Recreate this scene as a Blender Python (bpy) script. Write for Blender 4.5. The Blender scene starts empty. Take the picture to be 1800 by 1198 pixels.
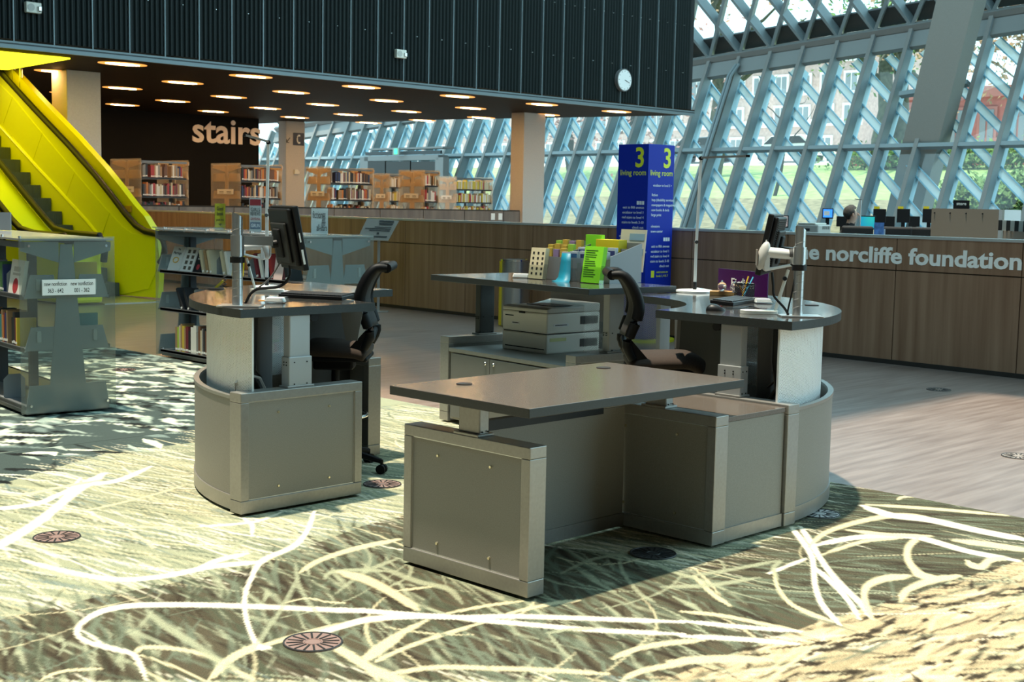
import bpy, bmesh, math, random
import numpy as np
from mathutils import Vector, Matrix

random.seed(7)
rng = np.random.default_rng(7)
scene = bpy.context.scene
COL = scene.collection
PI = math.pi

# ------------------------------------------------------------------ camera
# world frame: X runs right-and-away, Y runs left-and-away, Z up (metres)
CAM = Vector((-5.638, -5.061, 1.70))
FPX = 2350.0                                   # focal length in pixels of an 1800 px wide frame
_th, _pitch, _roll = 0.7923, 0.1023, 0.0194


def _basis():
    cp, sp = math.cos(_pitch), math.sin(_pitch)
    f = Vector((0, cp, -sp)); r0 = Vector((1, 0, 0)); u0 = Vector((0, sp, cp))
    r = r0 * math.cos(_roll) + u0 * math.sin(_roll)
    u = -r0 * math.sin(_roll) + u0 * math.cos(_roll)
    b = Vector((math.cos(_th), math.sin(_th), 0)); a = Vector((math.sin(_th), -math.cos(_th), 0))
    cv = lambda v: Vector((v.dot(b), -v.dot(a), v.z))
    return cv(f), cv(r), cv(u)


FW, RT, UP = _basis()
cam = bpy.data.cameras.new('camera'); cam_ob = bpy.data.objects.new('camera', cam); COL.objects.link(cam_ob)
m3 = Matrix((RT, UP, -FW)).transposed()
cam_ob.matrix_world = Matrix.Translation(CAM) @ m3.to_4x4()
cam.sensor_width = 36.0; cam.lens = FPX * 36.0 / 1800.0
cam.clip_end = 600
cam.dof.use_dof = True; cam.dof.focus_distance = 7.6; cam.dof.aperture_fstop = 8.0
scene.camera = cam_ob

# ------------------------------------------------------------------ light
world = bpy.data.worlds.new('sky'); scene.world = world; world.use_nodes = True
bg = world.node_tree.nodes['Background']
bg.inputs['Color'].default_value = (0.53, 0.87, 0.98, 1); bg.inputs['Strength'].default_value = 1.75
sun = bpy.data.lights.new('sun', 'SUN'); sun.energy = 4.2; sun.angle = 0.03; sun.color = (1.0, 0.87, 0.66)
sun_ob = bpy.data.objects.new('sun', sun); COL.objects.link(sun_ob)
sun_ob.rotation_euler = Vector((0.105, -0.105, -1.0)).to_track_quat('-Z', 'Y').to_euler()
vs = scene.view_settings
vs.view_transform = 'Standard'; vs.look = 'None'; vs.gamma = 1.0; vs.use_curve_mapping = False
vs.exposure = 0.72


# ------------------------------------------------------------------ photo pixel -> place
def ray(px, py):
    return FW + RT * ((px - 900) / FPX) - UP * ((py - 599) / FPX)


def A(px, py, z=0.0):                           # on the horizontal plane at height z
    d = ray(px, py); return CAM + d * ((z - CAM.z) / d.z)


def ONP(px, py, p0, n):                         # on any plane
    d = ray(px, py); p0 = Vector(p0); n = Vector(n)
    return CAM + d * ((p0 - CAM).dot(n) / d.dot(n))


def PJ(p):
    q = Vector(p) - CAM; z = q.dot(FW)
    return 900 + FPX * q.dot(RT) / z, 599 - FPX * q.dot(UP) / z


def ZAT(x, y, py):                              # height above (x,y) that shows at image row py
    lo, hi = -6.0, 40.0
    for _ in range(50):
        m = (lo + hi) / 2
        if PJ((x, y, m))[1] > py: lo = m
        else: hi = m
    return lo


# ------------------------------------------------------------------ materials
MATS = {}


def mat(name, col=(.5, .5, .5), rough=.5, metal=0.0, spec=.5, emit=None, estr=0.0, alpha=1.0, noise=0.0, nscale=20.0,
        nstretch=None, col2=None, bump=0.0, coat=0.0, trans=0.0):
    if name in MATS: return MATS[name]
    m = bpy.data.materials.new(name); m.use_nodes = True; nt = m.node_tree
    p = nt.nodes['Principled BSDF']
    p.inputs['Base Color'].default_value = (*col, 1); p.inputs['Roughness'].default_value = rough
    p.inputs['Metallic'].default_value = metal; p.inputs['Specular IOR Level'].default_value = spec
    p.inputs['Alpha'].default_value = alpha; p.inputs['Coat Weight'].default_value = coat
    p.inputs['Transmission Weight'].default_value = trans
    if emit: p.inputs['Emission Color'].default_value = (*emit, 1); p.inputs['Emission Strength'].default_value = estr
    if noise or bump:
        tc = nt.nodes.new('ShaderNodeTexCoord'); n = nt.nodes.new('ShaderNodeTexNoise')
        n.inputs['Scale'].default_value = nscale; n.inputs['Detail'].default_value = 4
        if nstretch:
            mp = nt.nodes.new('ShaderNodeMapping'); mp.inputs['Scale'].default_value = nstretch
            nt.links.new(tc.outputs['Object'], mp.inputs['Vector']); nt.links.new(mp.outputs['Vector'], n.inputs['Vector'])
        else:
            nt.links.new(tc.outputs['Object'], n.inputs['Vector'])
        if noise:
            r = nt.nodes.new('ShaderNodeValToRGB')
            c2 = col2 or tuple(min(1, c * (1 + noise)) for c in col)
            c1 = col if col2 else tuple(c * (1 - noise) for c in col)
            r.color_ramp.elements[0].color = (*c1, 1); r.color_ramp.elements[1].color = (*c2, 1)
            r.color_ramp.elements[0].position = .32; r.color_ramp.elements[1].position = .68
            nt.links.new(n.outputs['Fac'], r.inputs['Fac']); nt.links.new(r.outputs['Color'], p.inputs['Base Color'])
        if bump:
            bp = nt.nodes.new('ShaderNodeBump'); bp.inputs['Strength'].default_value = bump; bp.inputs['Distance'].default_value = .01
            nt.links.new(n.outputs['Fac'], bp.inputs['Height']); nt.links.new(bp.outputs['Normal'], p.inputs['Normal'])
    MATS[name] = m
    return m


def clear_mat(name, tint=(1, 1, 1), gloss=.08, rough=.02, frost=0.0):
    """thin clear sheet: light goes straight through, a little is mirrored, a little is scattered"""
    if name in MATS: return MATS[name]
    m = bpy.data.materials.new(name); m.use_nodes = True; nt = m.node_tree; nt.nodes.clear()
    o = nt.nodes.new('ShaderNodeOutputMaterial'); t = nt.nodes.new('ShaderNodeBsdfTransparent')
    g = nt.nodes.new('ShaderNodeBsdfGlossy'); mx = nt.nodes.new('ShaderNodeMixShader')
    t.inputs['Color'].default_value = (*tint, 1); g.inputs['Roughness'].default_value = rough
    mx.inputs['Fac'].default_value = gloss
    src = t
    if frost:
        d = nt.nodes.new('ShaderNodeBsdfTranslucent'); d.inputs['Color'].default_value = (*tint, 1)
        dd = nt.nodes.new('ShaderNodeBsdfDiffuse'); dd.inputs['Color'].default_value = (*tint, 1)
        m0 = nt.nodes.new('ShaderNodeMixShader'); nt.links.new(d.outputs[0], m0.inputs[1]); nt.links.new(dd.outputs[0], m0.inputs[2])
        m2 = nt.nodes.new('ShaderNodeMixShader'); m2.inputs['Fac'].default_value = frost
        nt.links.new(t.outputs[0], m2.inputs[1]); nt.links.new(m0.outputs[0], m2.inputs[2]); src = m2
    nt.links.new(src.outputs[0], mx.inputs[1]); nt.links.new(g.outputs[0], mx.inputs[2]); nt.links.new(mx.outputs[0], o.inputs[0])
    MATS[name] = m
    return m


def perf_mat(name, col, pitch=.011, rad=.30, rough=.35, metal=.6):
    """sheet metal with small punched holes (cylindrical or flat: uses UV in metres)"""
    if name in MATS: return MATS[name]
    m = bpy.data.materials.new(name); m.use_nodes = True; nt = m.node_tree; p = nt.nodes['Principled BSDF']
    p.inputs['Base Color'].default_value = (*col, 1); p.inputs['Roughness'].default_value = rough; p.inputs['Metallic'].default_value = metal
    uv = nt.nodes.new('ShaderNodeUVMap'); mp = nt.nodes.new('ShaderNodeMapping'); mp.inputs['Scale'].default_value = (1 / pitch,) * 3
    mp.inputs['Rotation'].default_value = (0, 0, PI / 4)
    fr = nt.nodes.new('ShaderNodeVectorMath'); fr.operation = 'FRACTION'
    sb = nt.nodes.new('ShaderNodeVectorMath'); sb.operation = 'SUBTRACT'; sb.inputs[1].default_value = (.5, .5, 0)
    ln = nt.nodes.new('ShaderNodeVectorMath'); ln.operation = 'LENGTH'
    gt = nt.nodes.new('ShaderNodeMath'); gt.operation = 'GREATER_THAN'; gt.inputs[1].default_value = rad
    for a_, b_ in ((uv.outputs[0], mp.inputs[0]), (mp.outputs[0], fr.inputs[0]), (fr.outputs[0], sb.inputs[0]), (sb.outputs[0], ln.inputs[0]),
                   (ln.outputs['Value'], gt.inputs[0]), (gt.outputs[0], p.inputs['Alpha'])):
        nt.links.new(a_, b_)
    MATS[name] = m
    return m


def wood_mat(name, c1, c2, rough=.45, stretch=(1, 1, .12), scale=14):
    if name in MATS: return MATS[name]
    return mat(name, c1, rough, noise=1, col2=c2, nscale=scale, nstretch=stretch, bump=.03)


# ------------------------------------------------------------------ mesh helpers
class MB:
    """collects shapes; build() links them as ONE mesh object"""
    def __init__(s): s.bm = bmesh.new()

    def box(s, x0, x1, y0, y1, z0, z1, bev=0.0, M=None):
        r = bmesh.ops.create_cube(s.bm, size=1.0)
        vs_ = r['verts']
        for v in vs_:
            v.co = Vector(((x0 + x1) / 2 + v.co.x * (x1 - x0), (y0 + y1) / 2 + v.co.y * (y1 - y0), (z0 + z1) / 2 + v.co.z * (z1 - z0)))
        if bev:
            es = list({e for v in vs_ for e in v.link_edges})
            rr = bmesh.ops.bevel(s.bm, geom=es, offset=bev, segments=2, affect='EDGES', profile=.5)
            vs_ = list({v for f in rr['faces'] for v in f.verts} | {v for v in vs_ if v.is_valid})
        if M is not None:
            for v in vs_: v.co = M @ v.co
        return s

    def cyl(s, p0, p1, r0, r1=None, seg=16, caps=True):
        r1 = r0 if r1 is None else r1
        p0, p1 = Vector(p0), Vector(p1); d = p1 - p0
        q = d.to_track_quat('Z', 'Y').to_matrix().to_4x4()
        M = Matrix.Translation((p0 + p1) / 2) @ q
        bmesh.ops.create_cone(s.bm, cap_ends=caps, segments=seg, radius1=r0, radius2=r1, depth=d.length, matrix=M)
        return s

    def tube(s, pts, r, seg=8, closed=False):
        pts = [Vector(p) for p in pts]; n = len(pts); rings = []
        rr = r if isinstance(r, (list, tuple)) else [r] * n
        up = Vector((0, 0, 1))
        for i, p in enumerate(pts):
            t = (pts[(i + 1) % n] - pts[i - 1]) if (closed or 0 < i < n - 1) else (pts[1] - pts[0] if i == 0 else pts[-1] - pts[-2])
            t.normalize()
            a_ = t.cross(up) if abs(t.dot(up)) < .95 else t.cross(Vector((1, 0, 0)))
            a_.normalize(); b_ = t.cross(a_)
            rings.append([s.bm.verts.new(p + (a_ * math.cos(2 * PI * k / seg) + b_ * math.sin(2 * PI * k / seg)) * rr[i]) for k in range(seg)])
        m = n if closed else n - 1
        for i in range(m):
            R0, R1 = rings[i], rings[(i + 1) % n]
            for k in range(seg):
                try: s.bm.faces.new((R0[k], R0[(k + 1) % seg], R1[(k + 1) % seg], R1[k]))
                except ValueError: pass
        if not closed:
            s.bm.faces.new(rings[0][::-1]); s.bm.faces.new(rings[-1])
        return s

    def prism(s, pts, z0, z1, M=None):
        """polygon in XY swept from z0 to z1"""
        lo = [s.bm.verts.new((p[0], p[1], z0)) for p in pts]; hi = [s.bm.verts.new((p[0], p[1], z1)) for p in pts]
        fs = [s.bm.faces.new(lo[::-1]), s.bm.faces.new(hi)]
        n = len(pts)
        for i in range(n):
            fs.append(s.bm.faces.new((lo[i], lo[(i + 1) % n], hi[(i + 1) % n], hi[i])))
        if n > 4:
            for f in fs[:2]: f.normal_update()
            bmesh.ops.triangulate(s.bm, faces=fs[:2])
        if M is not None:
            for v in lo + hi: v.co = M @ v.co
        return s

    def lathe(s, prof, seg=24, c=(0, 0, 0)):
        """profile (r,z) turned round the Z axis at c"""
        c = Vector(c); rings = []
        for r, z in prof:
            rings.append([s.bm.verts.new(c + Vector((r * math.cos(2 * PI * k / seg), r * math.sin(2 * PI * k / seg), z))) for k in range(seg)])
        for i in range(len(rings) - 1):
            for k in range(seg):
                s.bm.faces.new((rings[i][k], rings[i][(k + 1) % seg], rings[i + 1][(k + 1) % seg], rings[i + 1][k]))
        s.bm.faces.new(rings[0][::-1]); s.bm.faces.new(rings[-1])
        return s

    def quad(s, a_, b_, c_, d_):
        s.bm.faces.new([s.bm.verts.new(Vector(p)) for p in (a_, b_, c_, d_)]); return s

    def beam(s, p0, p1, w, h, side):
        """rectangular bar from p0 to p1: w across (along side), h along the other normal"""
        p0, p1 = Vector(p0), Vector(p1); d = (p1 - p0).normalized()
        sd = Vector(side); sd = (sd - d * sd.dot(d)).normalized(); nn = d.cross(sd)
        vv = []
        for p in (p0, p1):
            vv.append([s.bm.verts.new(p + sd * (w / 2 * a_) + nn * (h / 2 * b_)) for a_, b_ in ((-1, -1), (1, -1), (1, 1), (-1, 1))])
        for k in range(4): s.bm.faces.new((vv[0][k], vv[0][(k + 1) % 4], vv[1][(k + 1) % 4], vv[1][k]))
        s.bm.faces.new(vv[0][::-1]); s.bm.faces.new(vv[1])
        return s

    def mesh(s, name):
        bmesh.ops.recalc_face_normals(s.bm, faces=s.bm.faces[:])
        me = bpy.data.meshes.new(name); s.bm.to_mesh(me); s.bm.free(); return me

    def build(s, name, m, parent=None, loc=None, rotz=0.0, smooth=False, bevel=0.0):
        return obj(name, s.mesh(name), m, parent, loc, rotz, smooth, bevel)


def obj(name, me, m, parent=None, loc=None, rotz=0.0, smooth=False, bevel=0.0):
    o = bpy.data.objects.new(name, me); COL.objects.link(o)
    if m is not None and not me.materials: me.materials.append(m)
    if parent is not None: o.parent = parent
    if loc is not None: o.location = loc
    if rotz: o.rotation_euler[2] = rotz
    if smooth:
        me.polygons.foreach_set('use_smooth', [True] * len(me.polygons))
        try: me.set_sharp_from_angle(angle=.7)
        except Exception: pass
    if bevel:
        md = o.modifiers.new('bevel', 'BEVEL'); md.width = bevel; md.segments = 2; md.limit_method = 'ANGLE'
    return o


def two_tone(o, m):
    """upright faces of a worktop take the edge material"""
    o.data.materials.append(m)
    for f in o.data.polygons:
        if abs(f.normal.z) < .5: f.material_index = 1
    return o


def tag(o, label=None, cat=None, group=None, kind=None):
    if label: o['label'] = label
    if cat: o['category'] = cat
    if group: o['group'] = group
    if kind: o['kind'] = kind
    return o


def thing(name, label, cat, loc=(0, 0, 0), rotz=0.0, group=None):
    o = bpy.data.objects.new(name, None); COL.objects.link(o); o.empty_display_size = .1
    o.location = loc; o.rotation_euler[2] = rotz
    return tag(o, label, cat, group)


def struct(o): o['kind'] = 'structure'; return o


def copy_tree(o, parent=None):
    c = o.copy(); COL.objects.link(c); c.parent = parent
    for ch in o.children: copy_tree(ch, c)
    return c


def text(name, body, size, m, origin, right, up, parent=None, depth=.004, bold=0.0, align='LEFT', space=1.0, width=None, line=1.0):
    """flat lettering as a mesh: origin = start of the first baseline, right/up = directions on the surface"""
    cu = bpy.data.curves.new(name, 'FONT'); cu.body = body; cu.size = size; cu.extrude = depth / 2; cu.offset = bold * size
    cu.align_x = align; cu.space_character = space; cu.resolution_u = 3; cu.space_line = line
    t = bpy.data.objects.new(name, cu); COL.objects.link(t)
    dg = bpy.context.evaluated_depsgraph_get(); me = bpy.data.meshes.new_from_object(t.evaluated_get(dg))
    bpy.data.objects.remove(t); bpy.data.curves.remove(cu)
    me.materials.clear(); me.materials.append(m)
    rr = Vector(right).normalized(); uu = Vector(up).normalized(); nn = rr.cross(uu)
    sx = 1.0
    if width and len(me.vertices):
        xs = [v.co.x for v in me.vertices]; sx = width / max(1e-6, max(xs) - min(xs))
    M = Matrix.Translation(Vector(origin)) @ Matrix((rr * sx, uu, nn)).transposed().to_4x4()
    me.transform(M)
    return obj(name, me, None, parent)


def arc(cx, cy, r, a0, a1, n):
    return [(cx + r * math.cos(a0 + (a1 - a0) * i / n), cy + r * math.sin(a0 + (a1 - a0) * i / n)) for i in range(n + 1)]


# palette
M_SILVER = mat('silver_metal', (.33, .32, .30), .36, .5, noise=.05, nscale=60)
M_PANEL = mat('grey_laminate', (.255, .248, .225), .5, .1, noise=.10, nscale=220)
M_TOP = mat('speckled_dark_worktop', (.024, .023, .022), .13, spec=.55, noise=1, col2=(.072, .067, .062), nscale=420, coat=.2)
M_TOP_SUNLIT = mat('speckled_sunlit_worktop', (.070, .056, .046), .22, spec=.5, noise=1, col2=(.185, .150, .125), nscale=420)  # same laminate as M_TOP, lightened and browned to paint in sun glare
M_EDGEB = mat('graphite_edge', (.022, .026, .025), .5, noise=.3, nscale=300)
M_WHITE = mat('white_plastic', (.80, .80, .78), .4)
M_CREAM = mat('cream_plastic', (.72, .70, .62), .4)
M_BLACK = mat('black_plastic', (.008, .008, .009), .42, spec=.35)
M_BLACKM = mat('matte_black', (.008, .008, .009), .7)
M_CHROME = mat('chrome', (.75, .75, .74), .14, 1.0)
M_ALU = mat('brushed_aluminium', (.62, .63, .63), .3, .9)
M_LEG = mat('light_grey_metal', (.42, .43, .43), .42, .4)
M_PERF = perf_mat('white_perforated_metal', (.97, .98, .97), rad=.22, metal=0)
M_PERFD = perf_mat('grey_perforated_metal', (.45, .46, .45), rad=.30, metal=.5)
M_PAPER = mat('white_paper', (.82, .82, .80), .7)
M_INK = mat('black_ink', (.012, .012, .012), .7)
M_ACRYL = clear_mat('clear_acrylic', (.93, .95, .95), .10)
M_FROST = clear_mat('frosted_acrylic', (.80, .84, .82), .05, .15, frost=.07)
M_GLASS = clear_mat('window_glass', (.93, .97, .98), .06)
M_SHELF = mat('grey_steel_shelf', (.16, .17, .18), .45, .4)
M_SHELFL = mat('blue_grey_steel', (.25, .28, .30), .5, .2)
M_YELLOW = mat('escalator_yellow', (.78, .78, .0), .35)
# ================================================================== the setting
floor = MB().box(-30, 60, -30, 60, -.3, 0).build('floor', wood_mat('brown_wood_floor', (.165, .120, .104), (.27, .215, .195), .30, (.25, 3.2, 1), 5))
struct(floor)

# ---- wood faced guard wall with lettering
W0, W1 = A(740, 546), A(1774, 663)
WD = (W1 - W0).normalized(); WN = Vector((WD.y, -WD.x, 0))       # WN looks into the hall (towards -X)
if WN.x > 0: WN = -WN
WALLH = 1.43
def wp(u, z, off=0.0): return W0 + WD * u + WN * off + Vector((0, 0, z))
def wbox(u0, u1, o0, o1, z0, z1):
    m = MB(); c = [wp(u0, z0, o0), wp(u1, z0, o0), wp(u1, z0, o1), wp(u0, z0, o1)]
    m.prism([(p.x, p.y) for p in c], z0, z1); return m
M_WALN = wood_mat('walnut_panel', (.225, .120, .070), (.345, .205, .130), .42, (2.2, 2.2, .10), 5)
M_JOINT = mat('dark_joint', (.02, .016, .013), .8)
M_CAP = mat('pale_stone_cap', (.42, .42, .40), .22, coat=.2)
gw = wbox(-11.2, 16, -.30, -.022, 0, WALLH - .03).build('wall_guard', M_JOINT); struct(gw)
us = [2.50 + 1.455 * k for k in range(-9, 9)]
for k, u in enumerate(us):
    g = .006
    lo_ = wbox(u + g, u + 1.455 - g, -.022, 0, .05, 1.040).build('panel', M_WALN, gw)
    hi_ = wbox(u + g, u + 1.455 - g, -.022, 0, 1.052, WALLH - .03).build('panel', M_WALN, gw)
wbox(-11.2, 16, -.32, .008, WALLH - .03, WALLH).build('cap', M_CAP, gw)
wbox(-11.2, 16, -.022, .012, 0, .05).build('skirting', M_JOINT, gw)
M_LET = mat('grey_white_letter', (.95, .94, .90), .6)
t = text('lettering', 'the norcliffe foundation', .245, M_LET, wp(6.92, 1.125, .001), WD, (0, 0, 1), gw, .012, .028, width=2.86)
t['label'] = 'pale grey raised lettering reading the norcliffe foundation'

# ---- raised floor behind the guard wall
RF = .5
rfl = MB().box(8.9, 33, -14, 20.3, 0, RF).box(2, 33, 20.3, 40, 0, RF).build('floor_raised', mat('grey_resin_floor', (.22, .21, .20), .4, noise=.1, nscale=4)); struct(rfl)

# ---- guard of the raised floor, far side of the escalator void
g0, g1 = A(211, 359, 1.53), A(884, 369, 1.53)
gd = (g1 - g0).normalized(); gn = Vector((gd.y, -gd.x, 0))
bgw = MB(); pts = [g0 - gd * 3, g1 + gd * .6, g1 + gd * .6 - gn * .2, g0 - gd * 3 - gn * .2]
bgw = bgw.prism([(p.x, p.y) for p in pts], 0, 1.53).build('wall_far_guard', M_JOINT); struct(bgw)
M_GUARD = wood_mat('taupe_panel', (.12, .09, .075), (.20, .155, .125), .5, (1, 1, .15), 6)
LG = (g1 - g0).length
for k in range(-2, 9):
    a0, a1 = k * LG / 8 + .01, (k + 1) * LG / 8 - .01
    p = [g0 + gd * a0, g0 + gd * a1, g0 + gd * a1 + gn * .02, g0 + gd * a0 + gn * .02]
    MB().prism([(q.x, q.y) for q in p], .05, 1.50).build('panel', M_GUARD, bgw)
for x0, x1 in ((862, 871), (875, 884)):
    q0, q1 = ONP(x0, 375, g0 + gn * .024, gn), ONP(x1, 386, g0 + gn * .024, gn)
    nt_ = MB().box(-.5, .5, -.004, .004, -.5, .5).build('wall_notice', M_PAPER)
    nt_.matrix_world = Matrix.Translation((q0 + q1) / 2) @ Matrix.Rotation(math.atan2(gd.y, gd.x), 4, 'Z') @ Matrix.Diagonal((.13, 1, .17, 1))
    tag(nt_, 'small paper notice on the far guard, %s of the two' % ('left' if x0 < 870 else 'right'), 'notice', 'paper notices on the far guard')

# ---- bulkhead of corrugated dark panels
BY, BZ, BH = 16.15, 4.066, 9.2
CE = [A(560, 213, BZ), A(900, 208, BZ), A(1186, 203, BZ)]
BX1 = 22.35
M_CORR = mat('dark_green_corrugated_metal', (.006, .0105, .0105), .45, 0, spec=.18)
M_FIN = mat('pale_steel_trim', (.16, .20, .215), .4, .3)
blk = MB().prism([(-16, BY + .07), (BX1, BY + .07), (BX1 - .6, 28.9), (-16, 28.9)], BZ + .12, BH).build('wall_bulkhead', mat('dark_core', (.01, .012, .012), .8)); struct(blk)
PW = .6885
def corr_mesh():
    m = MB(); n = 7; prof = []
    for i in range(n):
        x = i * PW / n; d = PW / n
        prof += [(x + .02 * d, .03), (x + .30 * d, .0), (x + .62 * d, .0), (x + .90 * d, .03)]
    prof.append((PW, .03))
    vs0 = [m.bm.verts.new((x, y, BZ + .05)) for x, y in prof]; vs1 = [m.bm.verts.new((x, y, BH)) for x, y in prof]
    for i in range(len(prof) - 1): m.bm.faces.new((vs0[i], vs0[i + 1], vs1[i + 1], vs1[i]))
    return m.mesh('corrugated_panel')
cm_ = corr_mesh(); cm_.materials.append(M_CORR)
fin = MB().box(-.010, .010, -.022, .03, BZ + .05, BH).mesh('seam_fin'); fin.materials.append(M_FIN)
k0 = int(math.floor((-16 - 4.278) / PW)) + 1
for k in range(k0, 27):
    x = 4.278 + PW * k
    if x + PW > BX1 + .3: break
    o = obj('corrugated_panel', cm_, None, blk, (x, BY + .01, 0)); obj('seam_fin', fin, None, blk, (x, BY + .01, 0))
MB().box(-16, BX1 + .03, BY - .03, BY + .05, BZ - .035, BZ + .03).build('edge_trim', M_FIN, blk)
MB().box(-16, BX1 + .03, BY - .012, BY + .05, BZ + .03, BZ + .055).build('edge_trim', mat('dark_reveal', (.03, .04, .045), .5), blk)
MB().box(-16, BX1 + .03, BY - .022, BY + .05, BZ + .055, BZ + .085).build('edge_trim', M_FIN, blk)
riv = MB()
for k in range(k0, 26):
    for dz, off in ((1.02, .35), (2.2, .0), (2.2, .35), (3.4, .35)):
        riv.box(4.278 + PW * k + off - .006, 4.278 + PW * k + off + .006, BY - .026, BY + .01, BZ + dz - .006, BZ + dz + .006)
r_ = riv.build('rivet', mat('bright_rivet', (.6, .65, .65), .3, .8), blk); r_['kind'] = 'stuff'

# ---- ceiling under the bulkhead: dark metal mesh with warm square lights on a regular grid
M_CEIL = mat('bronze_mesh_ceiling', (.020, .0125, .007), .6, 0, .05, noise=.5, nscale=9, nstretch=(.25, 9, 1))
cl = MB().prism([(-16, BY), (CE[2].x, BY), (CE[2].x, CE[2].y), (CE[1].x, CE[1].y), (CE[0].x, CE[0].y), (19.0, 34), (-16, 34)], BZ, BZ + .12).build('ceiling', M_CEIL); struct(cl)
M_LAMP = mat('warm_lamp', (1, .8, .5), .5, emit=(1.0, .58, .22), estr=38.0)
M_LAMP_GLOW = mat('lamp_glow_disc', (.75, .45, .18), .3, .3, emit=(1.0, .40, .08), estr=.75)  # dim emission paints the soft glow around each lamp
LR = MB().prism([(.46 * math.cos(a_), .30 * math.sin(a_)) for a_ in np.linspace(0, 2 * PI, 33)[:-1]], -.012, -.004).mesh('lamp_glow_disc'); LR.materials.append(M_LAMP_GLOW)
LD = MB().prism([(.33 * math.cos(a_), .13 * math.sin(a_)) for a_ in np.linspace(0, 2 * PI, 33)[:-1]], -.018, -.012).mesh('lamp_diffuser'); LD.materials.append(M_LAMP)
ROWS = {0: 'first', 1: 'second', 2: 'third', 3: 'fourth', 4: 'fifth'}
for j in range(5):
    for i in range(-1, 6):
        x, y = 6.75 + 2.74 * i, 17.12 + 2.46 * j
        if x > 20.9 or (x < 6 and y < 20): continue
        t = thing('ceiling_light', 'warm ceiling light, %s row behind the bulkhead edge, %s from the escalator side' % (ROWS[j], ('nearest', 'second', 'third', 'fourth', 'fifth', 'sixth', 'seventh')[i + 1]), 'ceiling light', (x, y, BZ), 0, 'warm ceiling lights under the bulkhead')
        obj('glow_disc', LR, None, t); obj('diffuser', LD, None, t)

# ---- black wall with the word stairs, columns
bw = MB().box(9.0, 17.75, 28.82, 29.3, RF, BZ).build('wall_stairs', mat('black_paint', (.0035, .003, .003), .8, spec=.2)); struct(bw)
s0, s1 = ONP(337, 248, (0, 28.8, 0), (0, 1, 0)), ONP(457, 254, (0, 28.8, 0), (0, 1, 0))
t = text('lettering', 'stairs', 1.02, mat('pink_white_letter', (.95, .80, .70), .6), (s0.x, 28.80, s0.z), (1, 0, 0), (0, 0, 1), bw, .02, .018, width=s1.x - s0.x)
t['label'] = 'large pale lettering reading stairs'
MB().box(-16, 6, 33.5, 33.9, 0, BZ).build('wall_back', mat('dark_brown_wall', (.05, .03, .02), .8)); struct(bpy.data.objects['wall_back'])
M_COL = mat('grey_white_column', (.50, .475, .445), .7, noise=.05, nscale=40)
def column(c, lab, w, side_x, d=.62):
    o = MB().box(c.x, c.x + w, c.y, c.y + d, 0, BZ, .012).build('column', M_COL)
    tag(o, lab, 'column')
    return o
column(A(117, 122, BZ), 'square grey column beside the yellow escalator', .70, 0)
column(A(922, 197, BZ), 'square grey column standing behind the guard wall by the windows', .80, 0, .48)
c3 = A(503, 212, BZ)
column(c3, 'square column with a telephone sign', .70, 0, .40)
# telephone sign, arrow and thermostat on the column
ph0, ph1 = ONP(515.5, 233, (0, c3.y - .01, 0), (0, 1, 0)), ONP(534.5, 256, (0, c3.y - .01, 0), (0, 1, 0))
t = thing('telephone_sign', 'dark blue sign with a white telephone handset and arrow on the column', 'sign', (ph0.x, c3.y, ph1.z))
w_, h_ = ph1.x - ph0.x, ph0.z - ph1.z
MB().box(0, w_, -.012, -.002, 0, h_, .004).build('plate', mat('navy_plate', (.012, .02, .05), .4), t)
MB().tube([(w_ * (.5 + .16 * math.cos(a_)), -.02, h_ * (.5 + .30 * math.sin(a_))) for a_ in np.linspace(PI * .62, PI * 1.38, 9)], .022, 8).box(w_ * .42, w_ * .62, -.03, -.012, h_ * .72, h_ * .86, .008).box(w_ * .42, w_ * .62, -.03, -.012, h_ * .14, h_ * .28, .008).build('handset', M_PAPER, t)
MB().beam((-.12, -.008, .22), (-.24, -.008, .08), .02, .008, (1, 0, 1)).beam((-.24, -.008, .07), (-.24, -.008, .17), .02, .008, (1, 0, 0)).beam((-.25, -.008, .07), (-.15, -.008, .07), .02, .008, (0, 0, 1)).build('arrow', M_INK, t)
th_ = ONP(520, 302, (0, c3.y - .01, 0), (0, 1, 0))
o = MB().box(-.07, .07, -.05, 0, -.07, .07, .01).box(.07, .12, -.04, 0, -.06, .02, .008).build('wall_sensor', M_CREAM, None, (th_.x, c3.y, th_.z)); tag(o, 'small cream sensor box on the telephone column', 'sensor')

# fire alarm strobes and clock on the bulkhead
def strobe(px, py, lab):
    p = ONP(px, py, (0, BY, 0), (0, 1, 0))
    t = thing('fire_alarm', lab, 'alarm', (p.x, BY - .03, p.z), 0, 'fire alarms on the bulkhead')
    MB().box(-.13, .13, -.05, .04, -.085, .085, .012).build('housing', M_CREAM, t)
    MB().cyl((-.05, -.05, 0), (-.05, -.056, 0), .06, seg=20).build('sounder_grille', mat('grille_grey', (.45, .45, .42), .6), t)
    MB().box(.06, .12, -.085, -.05, -.055, .03, .012).build('strobe_lens', M_CHROME, t)
strobe(56, 14, 'cream fire alarm high on the bulkhead above the escalator')
strobe(702, 95, 'cream fire alarm low on the bulkhead near its middle')
p = ONP(1093, 141, (0, BY, 0), (0, 1, 0))
t = thing('wall_clock', 'round white wall clock near the bulkhead corner', 'clock', (p.x, BY - .03, p.z))
MB().cyl((0, .03, 0), (0, -.06, 0), .27, seg=32).build('rim', mat('clock_rim', (.12, .12, .12), .4), t)
cf = MB().cyl((0, -.06, 0), (0, -.066, 0), .245, seg=32).build('face', mat('clock_face', (.72, .74, .74), .4), t)
MB().beam((0, -.07, 0), (.11, -.07, -.035), .016, .004, (0, 0, 1)).build('hour_hand', M_INK, t)
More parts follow.
